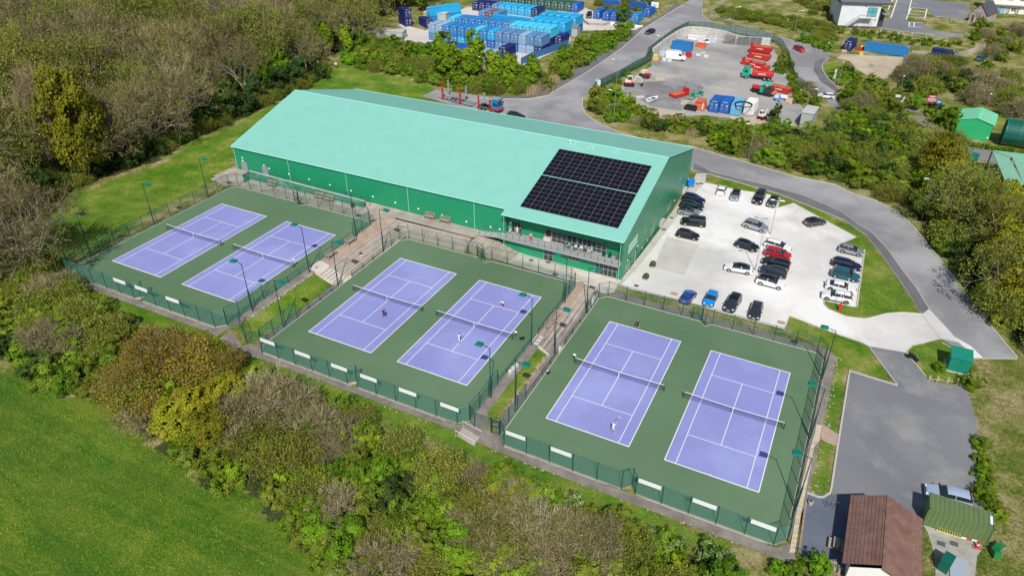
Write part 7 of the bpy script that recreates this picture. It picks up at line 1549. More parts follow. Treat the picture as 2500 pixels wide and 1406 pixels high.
LM=dict(
 bare=leaf_mat('bare_twigs',(0.13,0.10,0.045),(0.31,0.255,0.12),(0.47,0.40,0.22)),
 bareo=leaf_mat('olive_twigs',(0.12,0.115,0.028),(0.28,0.265,0.07),(0.41,0.38,0.13)),
 barep=leaf_mat('pale_twigs',(0.20,0.165,0.085),(0.38,0.32,0.18),(0.54,0.47,0.30)),
 olive=leaf_mat('olive_leaf',(0.13,0.17,0.018),(0.24,0.29,0.032),(0.33,0.365,0.06)),
 green=leaf_mat('green_leaf',(0.085,0.175,0.008),(0.185,0.33,0.014),(0.30,0.43,0.03)),
 lime=leaf_mat('lime_leaf',(0.12,0.21,0.008),(0.25,0.365,0.013),(0.37,0.46,0.025)),
 gold=leaf_mat('gold_leaf',(0.18,0.18,0.012),(0.32,0.305,0.018),(0.42,0.39,0.03)),
 orange=leaf_mat('orange_leaf',(0.20,0.15,0.015),(0.38,0.29,0.022),(0.50,0.39,0.035)),
 fgreen=leaf_mat('feathery_leaf',(0.13,0.21,0.016),(0.25,0.35,0.03),(0.38,0.46,0.06)),
 dark=leaf_mat('dark_leaf',(0.03,0.065,0.013),(0.075,0.14,0.024),(0.14,0.22,0.045)),
 blossom=leaf_mat('blossom',(0.5,0.5,0.42),(0.75,0.75,0.68)), straw=leaf_mat('dry_reed',(0.26,0.20,0.10),(0.48,0.39,0.23),(0.62,0.53,0.36)))
SP={}
def two(name,v,trunkmesh,crownmesh,extra=None): SP.setdefault(name,[]).append((trunkmesh,crownmesh,extra))
def bare_sp(name,mat,H,seed,bark,per=7,width=.028,kids=(5,4,4,4),spread=1.0,start=.22,levels=4,tl=1.0,mix=None):
    rng=NR(seed); segs,tips=limbs(rng,H,spread,levels,kids,H*.02,start); tips=[t for t in tips]
    C,U,W,lf=twig_quads(rng,tips,per,tl,width)
    tr=wood_mesh('trunk',[s for s in segs if s[4]<levels+1],bark,.0); ex=None
    cr=quad_mesh('crown',C,U,W,lf,LM[mat])
    if mix:
        k=len(tips); idx=rng.randint(0,k,int(k*mix[1])); P=np.array([tips[i][0] for i in idx])+rng.normal(size=(len(idx),3))*.45; n=len(P); nn=unit(rng.normal(size=(n,3))); u=unit(np.cross(nn,rng.normal(size=(n,3)))); w=np.cross(nn,u); s=mix[2]*(.6+.8*rng.rand(n))[:,None]
        ex=quad_mesh('leaves',P,u*s*.5,w*s*.4,rng.rand(n),LM[mix[0]])
    two(name,0,tr,cr,ex)
for sd in (1,2,3): bare_sp('bare_tree','bare',11.5,sd,BARKP,kids=(6,4,4,3),per=7,width=.022,tl=1.15,mix=('olive',2.2,.18))
for sd in (4,5): bare_sp('olive_bare_tree','bareo',11.5,sd,BARKP,kids=(6,4,4,3),per=5,width=.022,tl=1.1,mix=('olive',12,.20))
for sd in (6,7): bare_sp('pale_bush','barep',4.6,sd,BARKP,per=9,width=.014,kids=(7,5,4,3),spread=1.35,start=.08,tl=.7,mix=('olive',3.0,.10))
for sd in (8,9): bare_sp('olive_bush','bareo',4.2,sd,BARK,per=7,width=.014,kids=(7,5,4,3),spread=1.35,start=.08,tl=.6,mix=('olive',12.0,.13))
for sd in (31,32): bare_sp('orange_tree','bare',6.0,sd,BARKP,per=6,width=.014,kids=(7,5,4,3),spread=1.3,start=.12,tl=.6,mix=('orange',16.0,.13))
def leafy_sp(name,mat,seed,R,H,nl,dens,size,zf=.85,base=.25,mix=None,narrow=1.0,depth=.35):
    rng=NR(seed); lobes=[]
    for i in range(nl):
        t=i/max(1,nl-1); z=H*(base+(1-base)*(.12+.80*t)); rr=R*narrow*(math.sin(PI*(.18+.72*t))**.8)*(.35+.35*rng.rand()); az=rng.rand()*2*PI+i*2.4
        lobes.append((rr*math.cos(az),rr*math.sin(az),z,R*(.40+.16*rng.rand())*(1-.25*t),zf))
    C,U,W,lf=cloud(rng,lobes,dens,size,depth=depth); segs,_=limbs(rng,H*.8,.8,2,(4,3),H*.022,.3); tr=wood_mesh('trunk',segs,BARK); ex=None
    if mix:
        n=int(len(C)*mix[1]); j=rng.permutation(len(C))[:n]; ex=quad_mesh(mix[3],C[j]*1.02,U[j]*mix[2],W[j]*mix[2],lf[j],LM[mix[0]]); 
    two(name,0,tr,quad_mesh('crown',C,U,W,lf,LM[mat]),ex)
for sd in (10,11): leafy_sp('green_tree','green',sd,3.6,9,12,36,.25)
for sd in (12,13): leafy_sp('lime_tree','lime',sd,3.1,9.5,24,30,.26,narrow=.55)
for sd in (14,15): leafy_sp('gold_tree','gold',sd,4.4,11,20,32,.25,mix=('olive',.08,1.0,'inner_leaves'),depth=.5)
for sd in (16,17): leafy_sp('dark_tree','dark',sd,3.2,7.5,10,32,.25)
for sd in (18,19): leafy_sp('green_bush','green',sd,2.6,2.9,10,75,.135,zf=.7,base=.0)
for sd in (20,21): leafy_sp('olive_leaf_bush','olive',sd,2.6,3.0,10,75,.135,zf=.7,base=.0)
for sd in (26,27): leafy_sp('feathery_shrub','fgreen',sd,2.7,2.7,11,70,.12,zf=.62,base=.0,depth=.6)
for sd in (22,): leafy_sp('dark_bush','dark',sd,2.5,2.9,10,75,.135,zf=.75,base=.0)
for sd in (23,): leafy_sp('lime_bush','lime',sd,2.4,2.8,10,75,.135,zf=.75,base=.0)
for sd in (24,): leafy_sp('blossom_bush','green',sd,2.4,3.0,10,75,.135,zf=.75,base=.0,mix=('blossom',.16,.8,'blossom'))
for sd in (25,): leafy_sp('orange_bush','orange',sd,1.8,2.0,8,75,.125,zf=.75,base=.0)
# reeds
rng=NR(77); n=900; b=rng.normal(size=(n,2))*.9; h=1.2+1.3*rng.rand(n); C=np.stack([b[:,0],b[:,1],h/2],1); lean=rng.normal(size=(n,2))*.18; U=np.stack([lean[:,0]*h,lean[:,1]*h,h],1)/2; W=unit(rng.normal(size=(n,3))*[1,1,0])*.028
SP['reed_clump']=[(None,quad_mesh('stems',C,U,W,rng.rand(n),LM['straw']),None)]
LABEL=dict(bare_tree=('bare brown winter tree','tree'),olive_bare_tree=('bare olive tinted tree','tree'),pale_bush=('bare pale twigged bush','bush'),olive_bush=('twiggy olive bush','bush'),
 green_tree=('fresh green leafy tree','tree'),lime_tree=('bright lime green young tree','tree'),gold_tree=('broad golden yellow spring tree','tree'),dark_tree=('dark ivy green tree','tree'),green_bush=('leafy green bush','bush'),olive_leaf_bush=('dull olive leafy bush','bush'),dark_bush=('dark green bush','bush'),lime_bush=('bright lime green bush','bush'),blossom_bush=('green bush dotted with white blossom','bush'),orange_bush=('orange tinged bush','bush'),orange_tree=('spreading orange leafed tree','tree'),feathery_shrub=('soft pale green feathery shrub','bush'),reed_clump=('clump of dry straw coloured reeds','reeds'))
VC={}
def plant(sp,x,y,s,rz,label=None,group=None,rng=random,sz=None,where=''):
    var=SP[sp]; tr,cr,ex=var[rng.randrange(len(var))]; base,cat=LABEL[sp]
    r=bpy.data.objects.new(sp,None); COL.objects.link(r); r.location=(x,y,T(x,y)-.1); r.rotation_euler=(0,0,rz); r.scale=(s,s,sz if sz else s*rng.uniform(.88,1.12))
    if where=='below the courts':
        along='left' if x<-27 else ('middle' if x<11 else 'nearest'); dep='near their fence' if y>-24 else ('in the mid hedge' if y>-31 else 'at the outer hedge edge'); where='below the %s courts %s'%(along,dep)
    elif where=='behind the left courts':
        along='left of the golden tree' if x<-95 else ('behind the far left court' if x<-78 else 'toward the hall'); q=y+.55*(x+70); dep='in the front rank' if q<22 else ('in mid wood' if q<70 else 'deep in the wood'); where='%s %s'%(dep,along)
    elif where=='right of the estate road':
        where='%s right of the estate road'%('at the upper end' if y>85 else ('midway' if y>62 else 'at the lower end'))
    elif where=='below the works yard': where='%s below the works yard'%('at the left end of the bank' if x<0 else 'along the bank')
    r['label']=label or (base+(' '+where if where else '')); r['category']=cat
    pl=sp.replace('_',' '); pl=pl+('es' if pl.endswith('bush') else 's')
    if not label: r['group']=(pl+' '+where).strip()
    for nm,me in (('trunk',tr),('crown' if sp!='reed_clump' else 'stems',cr),(ex.name.split('.')[0] if ex else '',ex)):
        if me is None: continue
        o=bpy.data.objects.new(nm,me); COL.objects.link(o); o.parent=r
    VC[sp]=VC.get(sp,0)+1; return r
def scatter(poly,spacing,mix,seed,where,smin=.8,smax=1.2,avoid=(),flat=None):
    """jittered planting over a region"""
    rng=random.Random(seed); xs=[p[0] for p in poly]; ys=[p[1] for p in poly]; pts=[]; x=min(xs)
    while x<max(xs):
        y=min(ys)
        while y<max(ys): pts.append((x+rng.uniform(-.45,.45)*spacing,y+rng.uniform(-.45,.45)*spacing)); y+=spacing
        x+=spacing
    if not pts: return
    P=np.array(pts); ok=inpoly(poly,P[:,0],P[:,1])
    for a in avoid: ok&=~inpoly(a,P[:,0],P[:,1])
    names=[m[0] for m in mix]; w=[m[1] for m in mix]
    for (x,y),k in zip(pts,ok):
        if not k: continue
        sp=rng.choices(names,w)[0]; sc=rng.uniform(smin,smax); plant(sp,x,y,sc,rng.uniform(0,6.28),rng=rng,where=where,sz=sc*flat if flat else (sc*1.3 if sp in('bare_tree','olive_bare_tree') else None))
# --- dense woodland, upper left
wood=[(-87.21,-16.9),(-83.17,-12.33),(-86.57,-5.4),(-89.26,4.12),(-87.93,13.31),(-86.4,20.12),(-90.06,31.19),(-88.84,35.99),(-89.7,44.46),(-89.59,52.51),(-90.56,62.39),(-89.03,70.12),(-91.47,81.69),(-97.26,90.88),(-108.16,98.9),(-101.76,102.53),(-94.42,106.99),(-111.4,132.0),(-113.39,148.48),(-111.1,155.59),(-120.44,178.82),(-151.08,136.06),(-162.41,119.3),(-174.27,104.66),(-185.55,85.96),(-199.32,73.87),(-216.67,63.41)]
wood_in=wood
wood_trees=[(-91.78,-14.07),(-88.66,-9.8),(-92.47,-2.5),(-95.26,7.26),(-94.18,16.92),(-92.91,23.66),(-96.3,34.6),(-95.58,40.02),(-96.77,48.95),(-96.9,57.46),(-98.11,67.03),(-95.39,74.41),(-97.69,85.89),(-98.91,90.16),(-108.16,98.9),(-101.76,102.53),(-94.42,106.99),(-111.4,132.0),(-113.39,148.48),(-111.1,155.59),(-120.44,178.82),(-151.08,136.06),(-162.41,119.3),(-174.27,104.66),(-185.55,85.96),(-199.32,73.87),(-216.67,63.41)]
gold_gap=[(-84.99,-6.1),(-73.82,-0.45),(-96.29,17.62),(-109.3,10.99)]
scatter(wood_trees,8.0,[('bare_tree',6),('olive_bare_tree',4),('dark_tree',.4),('green_tree',.5),('lime_tree',.12)],11,'behind the left courts',.8,1.5,avoid=[gold_gap])
scatter([(-103.0,58.05),(-126.17,95.71),(-137.16,132.69),(-124.99,149.9),(-98.17,112.25),(-107.33,103.74),(-96.71,79.39),(-94.68,63.97)],7.5,[('green_tree',3),('olive_bare_tree',1),('lime_tree',.8),('dark_tree',1)],51,'behind the hall',.85,1.2)
edge=smooth_line([(-84.65,-11.34),(-87.68,-4.62),(-90.63,5.15),(-88.99,14.18),(-87.65,21.22),(-91.03,32.09),(-89.81,36.94),(-90.52,45.3),(-90.65,53.65),(-91.65,63.64),(-90.09,71.4),(-92.44,82.02)],4); re=random.Random(4)
for i,(x,y) in enumerate(edge):
    for k in range(2): plant(re.choice(['dark_bush','dark_tree','olive_bush','dark_bush','dark_bush']),x-1.0+re.uniform(-2.2,1.2),y+2+re.uniform(-1.5,2.5),re.uniform(.65,1.0),re.uniform(0,6),rng=re,where='along the shaded wood edge')  # mostly dark species, putting the shade at the wood's foot into leaf colour
g=(-90.29,4.89); plant('gold_tree',g[0],g[1]+2.5,1.28,0.3,'large golden yellow tree standing out before the bare woodland',rng=random.Random(2),sz=2.0)
plant('gold_tree',g[0]-1.5,g[1]+6,0.95,1.3,'second golden tree behind the large one at the wood edge',rng=random.Random(3),sz=1.6)
for (x,y),sp,s,l in zip([(-103.54,64.49),(-101.22,68.13),(-94.91,41.88),(-93.89,48.73),(-102.15,97.12),(-97.46,100.85),(-94.93,104.56),(-102.1,117.77),(-100.91,77.54),(-94.97,76.43)],['green_tree','green_tree','dark_tree','dark_tree','lime_tree','lime_tree','green_tree','green_tree','dark_tree','dark_tree'],[.95,.9,1.1,1.1,.95,.9,.8,.9,.9,.9],['fresh green tree at the wood edge beyond the hall','smaller fresh green tree beside another at the wood edge','dark ivy covered tree left of the hall roof','dark ivy covered tree close behind the hall corner','lime tree at the tip of the far lawn','lime tree right of the far lawn tip','green tree before the grey cabin','green tree behind the grey cabin','dark tree on the left of the far lawn','dark tree in the corner of the far lawn']): plant(sp,x,y,s,x,l,rng=random.Random(int(s*100)))
scatter([(-119.45,112.92),(-111.4,132.0),(-113.39,148.48),(-102.53,152.94),(-123.34,192.79),(-170.66,173.96)],6.5,[('green_tree',3),('lime_tree',2),('dark_tree',1),('olive_bare_tree',1)],12,'behind the container yard',.8,1.1)
scatter([(-97.07,111.79),(-91.76,114.04),(-83.58,112.96),(-74.54,112.39),(-71.28,107.02),(-81.89,101.6),(-91.45,103.86)],2.6,[('green_bush',2),('feathery_shrub',1),('olive_leaf_bush',1)],53,'at the near edge of the container yard',.95,1.3)
for (x,y),s in zip([(-93.26,9.43),(-93.47,14.07),(-90.96,17.81),(-92.15,23.01),(-91.97,28.35)],(1.1,1.0,1.15,1.0,1.1)): plant('bare_tree',x,y+3,s,x,rng=random.Random(int(x)),where='beside the large golden tree',sz=1.35)
# --- hedge between the far lawn and the container yard, trees with it
scatter([(-97.44,94.91),(-93.21,105.29),(-81.89,101.6),(-69.09,101.18),(-54.4,98.61),(-42.62,102.63),(-34.76,106.91),(-31.87,99.04),(-38.6,91.94),(-45.17,88.46),(-59.81,88.12),(-69.63,91.34),(-79.26,91.58),(-89.59,94.19)],2.7,[('green_bush',3),('feathery_shrub',2),('olive_leaf_bush',2),('olive_bush',1.3)],13,'between the far lawn and the container yard',.85,1.25)
for (x,y),s,l in zip([(-59.32,92.62),(-51.04,94.79),(-41.32,96.23),(-36.06,99.09),(-47.34,98.4),(-58.13,96.1)],(1.5,1.35,1.0,1.0,1.0,1.1),('tall lime tree behind the car transporter, left','tall lime tree behind the car transporter, right','short lime tree near the metal staircase','short lime tree at the hedge end by the staircase','slim lime tree between the taller ones','slim lime tree behind the leftmost')): plant('lime_tree',x,y,s,x,l,rng=random.Random(int(x)))
for (x,y) in [(-34.23,97.71),(-31.87,99.04),(-32.52,104.57),(-34.78,101.54),(-34.43,95.57)]: plant('reed_clump',x,y,.85,x,rng=random.Random(int(x)),where='at the road bend by the container hedge')
for (x,y) in [(-95.33,121.6)]: plant('pale_bush',x,y,.9,1,'pale sapling beside the navy containers',rng=random.Random(1))
scatter([(-39.41,131.1),(-31.13,165.73),(-27.57,155.55),(-28.59,146.31),(-30.51,126.77),(-30.96,107.97),(-33.0,104.3),(-38.28,116.33)],2.8,[('green_bush',4),('lime_bush',1),('olive_leaf_bush',1.5)],14,'in the trimmed hedge beside the road',.75,1.05)
plant('green_tree',*(-34.99,167.79),.6,1,'small birch in front of the blue offices',rng=random.Random(5))
# --- verge scrub beyond the roads at the top
scatter([(-11.65,198.26),(-9.05,206.09),(6.76,206.92),(27.74,204.33),(32.77,181.15),(20.39,189.74),(6.4,193.43),(-5.97,192.46)],2.6,[('olive_leaf_bush',2),('green_bush',2),('olive_bush',2)],15,'inside the top loop of the road',.5,.85,flat=.55)
scatter([(2.67,248.17),(24.5,261.2),(28.37,204.65),(16.69,215.86)],4.0,[('olive_bush',2),('olive_leaf_bush',1)],52,'on the slope left of the office block',.5,.9,flat=.7)
scatter([(-54.07,187.55),(-35.09,206.06),(-30.55,186.41),(-31.15,174.45),(-41.03,177.43)],4.0,[('olive_leaf_bush',2),('olive_bush',2)],16,'above the blue offices',.5,.8)
scatter([(21.45,177.82),(31.99,171.59),(31.95,183.15),(20.73,187.34)],3,[('green_bush',2),('olive_bush',1)],17,'by the tan apron',.5,.8)
# --- bank below the works yard
scatter([(-20.43,96.48),(-20.4,103.69),(-15.31,105.38),(-8.41,99.86),(-2.98,94.66),(8.63,97.1),(22.14,103.11),(26.92,103.36),(34.8,103.96),(36.72,99.66),(33.95,87.37),(20.61,87.1),(5.06,88.21),(-6.78,87.29),(-14.84,90.57)],3.2,[('green_bush',3),('feathery_shrub',2.5),('olive_leaf_bush',2),('dark_bush',.8),('lime_bush',.9),('orange_bush',.4)],18,'below the works yard',.75,1.15,)
scatter([(-20.25,107.33),(-18.98,124.22),(-16.7,122.22),(-16.79,114.84),(-18.99,108.08),(-18.59,100.92)],2.6,[('green_bush',2),('lime_bush',1),('olive_leaf_bush',1)],19,'inside the palisade fence',.35,.6)
scatter([(15.93,162.52),(18.44,166.88),(20.88,154.85),(25.28,139.18),(29.06,131.01),(32.15,126.67),(33.81,120.52),(29.93,120.01),(26.87,124.08),(25.39,132.19),(20.12,143.89),(16.89,150.86)],2.8,[('green_bush',3),('lime_bush',.7),('olive_leaf_bush',2)],20,'between the yard and the loop road',.4,.75)
for (x,y) in [(29.48,136.67),(30.42,133.65),(9.32,90.64),(38.27,101.69),(-11.75,95.41),(-4.83,90.7)]: plant('reed_clump',x,y,.8,x,rng=random.Random(int(x)),where='in the bank below the works yard')
x,y=(25.57,106.8); plant('dark_tree',x,y,.62,1,'round dark green tree at the yard hedge',rng=random.Random(5))
# --- large scrub mass right of the road
bigs=[(17.5,84.45),(28.02,96.72),(36.72,99.66),(38.74,114.13),(44.7,121.33),(50.42,119.69),(56.92,114.31),(63.78,107.22),(66.87,97.09),(69.64,87.95),(72.84,79.98),(78.0,68.88),(75.28,29.15),(72.56,31.92),(69.8,37.23),(67.9,42.99),(65.0,53.25),(61.61,62.66),(58.44,70.62),(55.04,75.47),(51.13,78.51),(46.43,79.26),(42.23,81.39),(35.5,82.45),(26.67,83.78)]
scatter(bigs,3.0,[('green_bush',3.5),('feathery_shrub',3),('olive_leaf_bush',2.5),('dark_bush',.9),('olive_bush',1.8),('pale_bush',.5),('lime_bush',.5),('orange_bush',.35)],21,'right of the estate road',.9,1.45)
scatter([(58.41,87.92),(64.46,85.59),(69.32,78.36),(76.69,68.27),(75.49,31.28),(72.83,35.31),(70.3,41.05),(68.76,49.39),(65.47,59.64),(62.28,68.05),(59.01,77.3)],6.0,[('gold_tree',3),('green_tree',1.5),('olive_bare_tree',.5)],22,'right of the road bend',.75,1.0)
for (x,y),sp,s,l in zip([(72.42,43.96),(70.73,53.17),(68.76,62.87),(64.36,72.49),(62.27,75.1),(67.04,70.29),(74.89,61.16)],['gold_tree']*7,[1.0,.95,.9,.8,.75,.85,.95],['golden tree overhanging the lower right road edge','golden tree above the lower right road edge','golden tree midway along the right road edge','golden tree near the bend in the road','small golden tree nearest the lamp column','golden tree set back from the bend','golden tree at the right picture edge']): plant(sp,x,y,s,x,l,rng=random.Random(int(x)))
scatter([(34.27,155.82),(36.21,158.74),(43.47,150.57),(50.65,143.24),(53.9,136.36),(48.88,130.32),(44.17,128.07),(39.8,138.12),(35.44,144.91)],3.2,[('green_bush',2),('dark_bush',1),('olive_leaf_bush',2)],23,'on the roundabout bank',.5,.8)
scatter([(38.64,134.17),(47.26,140.64),(52.67,131.09),(54.01,121.28),(47.12,113.92),(40.54,114.99),(36.9,122.13)],4.2,[('olive_leaf_bush',3),('pale_bush',1),('green_bush',1)],24,'in the round scrub mass by the white board',1.0,1.45)
scatter([(50.05,155.55),(53.35,165.5),(64.99,171.69),(75.89,161.22),(82.94,152.29),(81.55,133.45),(73.06,138.5),(64.81,141.14),(55.18,141.83),(51.09,144.47)],4.3,[('olive_leaf_bush',2),('dark_bush',1.5),('pale_bush',1.5),('olive_bush',2)],25,'below the tan yard',.9,1.35)
scatter([(71.48,223.76),(77.2,215.49),(88.71,230.91),(87.26,183.25),(81.43,189.09),(76.33,170.68),(72.32,172.85),(75.25,195.3),(69.81,202.4)],4.6,[('olive_leaf_bush',2),('green_bush',1),('pale_bush',1)],26,'at the top right edge',.5,.95)
scatter([(26.64,198.03),(32.19,199.57),(43.32,200.17),(56.83,197.32),(69.65,200.59),(72.8,196.72),(69.56,196.38),(58.27,188.54),(52.61,190.26),(40.15,190.9),(34.54,192.66),(28.45,189.75)],2.9,[('green_bush',2),('olive_leaf_bush',2)],27,'on the bank under the office car park',.3,.5)
scatter([(57.27,136.24),(61.99,136.73),(65.61,126.4),(62.09,116.61),(58.03,123.06)],2.8,[('green_bush',1),('dark_bush',1),('lime_bush',1)],28,'left of the green shed',.5,.9)
# clipped hedge and conifers near the shed
x,y=(62.93,118.36); plant('green_tree',x,y,.62,0,'rounded green tree left of the green shed',rng=random.Random(7)); x,y=(55.55,130.73); plant('green_tree',x,y,.5,0,'small tree between the notice board and the map board',rng=random.Random(8))
for (x,y),l in zip(((53.73,126.03),(60.2,117.65)),('bright yellow clipped shrub by the white notice board','bright yellow clipped shrub beside the round green tree')): plant('lime_bush',x,y,.5,0,l,rng=random.Random(9))
for i,(x,y) in enumerate(smooth_line([(62.58,114.23),(64.95,113.13),(68.2,112.11),(71.87,112.01),(75.05,112.41),(78.58,111.97)],4)): plant('green_bush',x,y,.38,i,rng=random.Random(i),where='in the clipped lane hedge')
# --- shrubs round the side parking
scatter([(64.44,24.05),(66.38,24.04),(66.84,20.79),(65.96,16.36),(65.05,16.33),(64.42,18.68),(63.76,20.64)],2.2,[('green_bush',2),('lime_bush',1)],30,'by the kiosk',.45,.7)
x,y=(61.47,22.34); plant('green_bush',x,y,.42,1,'small green bush beside the teal kiosk',rng=random.Random(3))
for i,(x,y) in enumerate(smooth_line([(65.9,8.6),(66.04,4.86),(66.03,2.27),(66.07,-0.96),(66.57,-2.26),(67.16,-3.48)],4)): plant(['green_bush','feathery_shrub','lime_bush','olive_leaf_bush'][i%4],x+.5*math.sin(i*3),y,.36+.12*math.sin(i*1.7),i,rng=random.Random(i),where='along the right edge of the side parking')
# --- hedge belt below the courts
belt=[(-79.43,-23.03),(-76.11,-18.44),(-63.07,-20.54),(-55.16,-21.59),(-48.78,-23.11),(-39.52,-24.57),(-32.33,-24.71),(-28.9,-24.44),(-25.71,-22.09),(-22.33,-21.9),(-16.37,-23.05),(-12.81,-23.28),(-7.42,-23.52),(-0.89,-23.99),(5.08,-24.15),(10.57,-24.04),(16.87,-23.93),(22.43,-23.92),(28.18,-23.91),(33.23,-24.0),(39.24,-23.86),(43.36,-23.89),(47.3,-23.83),(51.15,-24.33),(12.56,-45.67),(7.46,-41.3),(2.42,-40.15),(-1.14,-39.14),(-7.66,-37.6),(-11.39,-38.74),(-17.4,-37.78),(-25.19,-36.11),(-28.91,-35.52),(-33.62,-35.18),(-37.72,-36.7),(-46.3,-36.2),(-56.82,-37.13)]
scatter(belt,2.7,[('olive_bush',2.6),('olive_leaf_bush',3.4),('green_bush',3.6),('feathery_shrub',4.2),('pale_bush',.9),('dark_bush',.5),('lime_bush',1.0)],31,'below the courts',.75,1.2)
scatter([(-90.72,-16.14),(-81.55,-14.86),(-66.07,-19.09),(-58.43,-20.5),(-51.05,-24.04),(-58.34,-27.8),(-72.08,-27.54)],3.2,[('pale_bush',2),('olive_bush',3),('bare_tree',.35)],32,'at the left end of the hedge belt',.8,1.15)
for (x,y),sp,s,l in zip([(-29.44,-33.18),(-30.21,-27.99),(-26.64,-26.82),(-23.69,-24.95),(-26.47,-34.21),(-19.05,-32.33),(-19.56,-35.08),(-15.3,-34.12),(-17.9,-29.43),(-14.57,-30.14),(-13.4,-27.14),(-9.74,-26.9),(-6.6,-27.66),(-2.29,-27.74),(-9.19,-33.26)],
   ['orange_tree','orange_tree','orange_tree','orange_tree','orange_tree','gold_tree','gold_tree','gold_tree','gold_tree','pale_bush','pale_bush','pale_bush','pale_bush','pale_bush','olive_bush'],[1.05,1.1,1.1,.95,.9,.82,.8,.7,.72,1.35,1.45,1.3,1.2,1.15,1.3],
   ['orange tree at the left of the orange group','orange tree at the back of the orange group','orange tree in the middle of the orange group','orange tree nearest the lower gate','orange tree at the field edge','golden tree right of the orange group','golden tree on the field edge','low golden tree on the field edge','golden tree nearest the middle fence','pale bare tree with long branches, left','pale bare tree with long branches, middle','pale bare tree with long branches, right','wide bare bush above the field','wide bare bush below the middle court fence','olive bush at the field edge']): plant(sp,x,y,s,x,l,rng=random.Random(int(x*7)),sz=.5 if sp=='gold_tree' else None)
for (x,y),s,l in zip([(17.99,-29.94),(19.51,-26.15),(23.29,-29.01),(27.3,-27.56),(21.33,-32.67),(26.37,-31.77),(29.87,-29.53),(18.41,-32.51)],(1.15,1.0,1.2,1.1,1.1,1.15,1.0,.9),('leftmost','upper','central','right hand','lower left','lower middle','lower right','far left low')): plant('pale_bush',x,y,s,x,'%s bare pale bush of the bare group at the bottom centre'%l,rng=random.Random(int(x*7)))
for (x,y),l in zip([(21.95,-23.97),(25.4,-23.48),(34.91,-23.72),(41.61,-23.36),(36.64,-23.69),(40.46,-22.86)],'abcdef'): plant('blossom_bush',x,y,.75,x,rng=random.Random(int(x*7)),where='along the near court path')
scatter([(46.03,-19.54),(47.66,-18.71),(50.52,-18.57),(52.61,-18.94),(51.5,-20.73),(46.28,-23.34)],2.2,[('green_bush',1),('olive_leaf_bush',1)],33,'below the terrace railing',.45,.7)
# dry tufts and rough grass
rng=NR(5)
def tufts(name,poly,dens,h,w,mat,seed,label_kind='stuff'):
    rng=NR(seed); P=np.array(poly); lo=P.min(0); hi=P.max(0); n=int((hi[0]-lo[0])*(hi[1]-lo[1])*dens); n=min(n,60000); X=lo[0]+rng.rand(n)*(hi[0]-lo[0]); Y=lo[1]+rng.rand(n)*(hi[1]-lo[1]); ok=inpoly(poly,X,Y)
    for s in SHEETS: ok&=~inpoly(s,X,Y)
    X=X[ok];Y=Y[ok]; n=len(X)
    if n==0: return
    Z=np.array([T(a,b) for a,b in zip(X,Y)]); hh=h*(.5+rng.rand(n)); le=rng.normal(size=(n,2))*.5
    C=np.stack([X,Y,Z+hh*.45],1); U=np.stack([le[:,0]*hh,le[:,1]*hh,hh],1)/2; W=unit(rng.normal(size=(n,3))*[1,1,0])*w
    o=bpy.data.objects.new(name,quad_mesh(name,C,U,W,rng.rand(n),mat)); COL.objects.link(o); o['kind']='stuff'
rg=[(65.72,25.9),(72.62,29.8),(71.0,10.33),(66.14,7.91),(65.81,12.73),(65.84,16.3),(66.84,20.79)]; tufts('rough_grass',rg,16,.22,.018,LM['olive'],40); tufts('dry_grass',rg,8,.22,.012,LM['straw'],41)
tufts('rough_grass',[(59.89,-10.0),(60.73,-11.65),(61.0,-14.77),(59.76,-15.39)],20,.2,.018,LM['olive'],42)
tufts('rough_grass',[(65.99,-2.56),(69.89,-0.61),(69.02,-11.04),(64.7,-13.19),(65.12,-9.46),(66.79,-5.14)],20,.22,.018,LM['olive'],43)
fld=[(-57.03,-38.12),(-45.94,-36.45),(-37.4,-36.94),(-33.31,-35.43),(-28.47,-35.93),(-16.94,-38.21),(-11.19,-38.95),(-7.47,-37.81),(-0.97,-39.34),(2.57,-40.34),(10.17,-42.3),(-24.99,-58.96)]
tufts('field_grass',fld,22,.16,.02,LM['green'],44)
tufts('bank_grass',[(-57.83,-18.86),(-25.58,-16.79),(-18.07,-18.73),(1.54,-18.69),(12.97,-18.44),(15.16,-18.42),(38.2,-19.75),(46.69,-20.0),(45.73,-19.1),(37.93,-18.68),(18.19,-17.99),(1.12,-18.05),(-23.53,-17.47),(-29.34,-17.28),(-56.73,-18.29)],16,.15,.02,LM['green'],45)
tufts('lawn_grass',[(-81.91,-11.69),(-86.55,2.96),(-84.0,20.11),(-85.74,40.41),(-82.77,47.89),(-78.63,33.87),(-67.4,23.8),(-68.67,16.41),(-66.11,-16.24),(-73.74,-17.24)],10,.12,.02,LM['green'],46)

# ------------------------------------------------------------------ the ground itself (built last so it can sink under the paving)
def axis(lo,hi,step,far):
    a=list(np.arange(lo,hi+.01,step)); d=step; x=hi
    while x<far: d*=1.5; x+=d; a.append(x)
    d=step; x=lo
    while x>-far: d*=1.5; x-=d; a.insert(0,x)
    return np.array(a)
XS_=axis(-290,150,1.6,2600); YS_=axis(-96,330,1.6,2600); XX,YY=np.meshgrid(XS_,YS_)
ZZ=np.array([[T(x,y) for x in XS_] for y in YS_]); ins=np.zeros(XX.shape,bool)
for s in SHEETS: ins|=inpoly(s,XX,YY)
er=ins.copy()
er[1:-1,1:-1]=ins[1:-1,1:-1]&ins[:-2,1:-1]&ins[2:,1:-1]&ins[1:-1,:-2]&ins[1:-1,2:]&ins[:-2,:-2]&ins[2:,2:]&ins[:-2,2:]&ins[2:,:-2]
ZZ=ZZ-.35*er
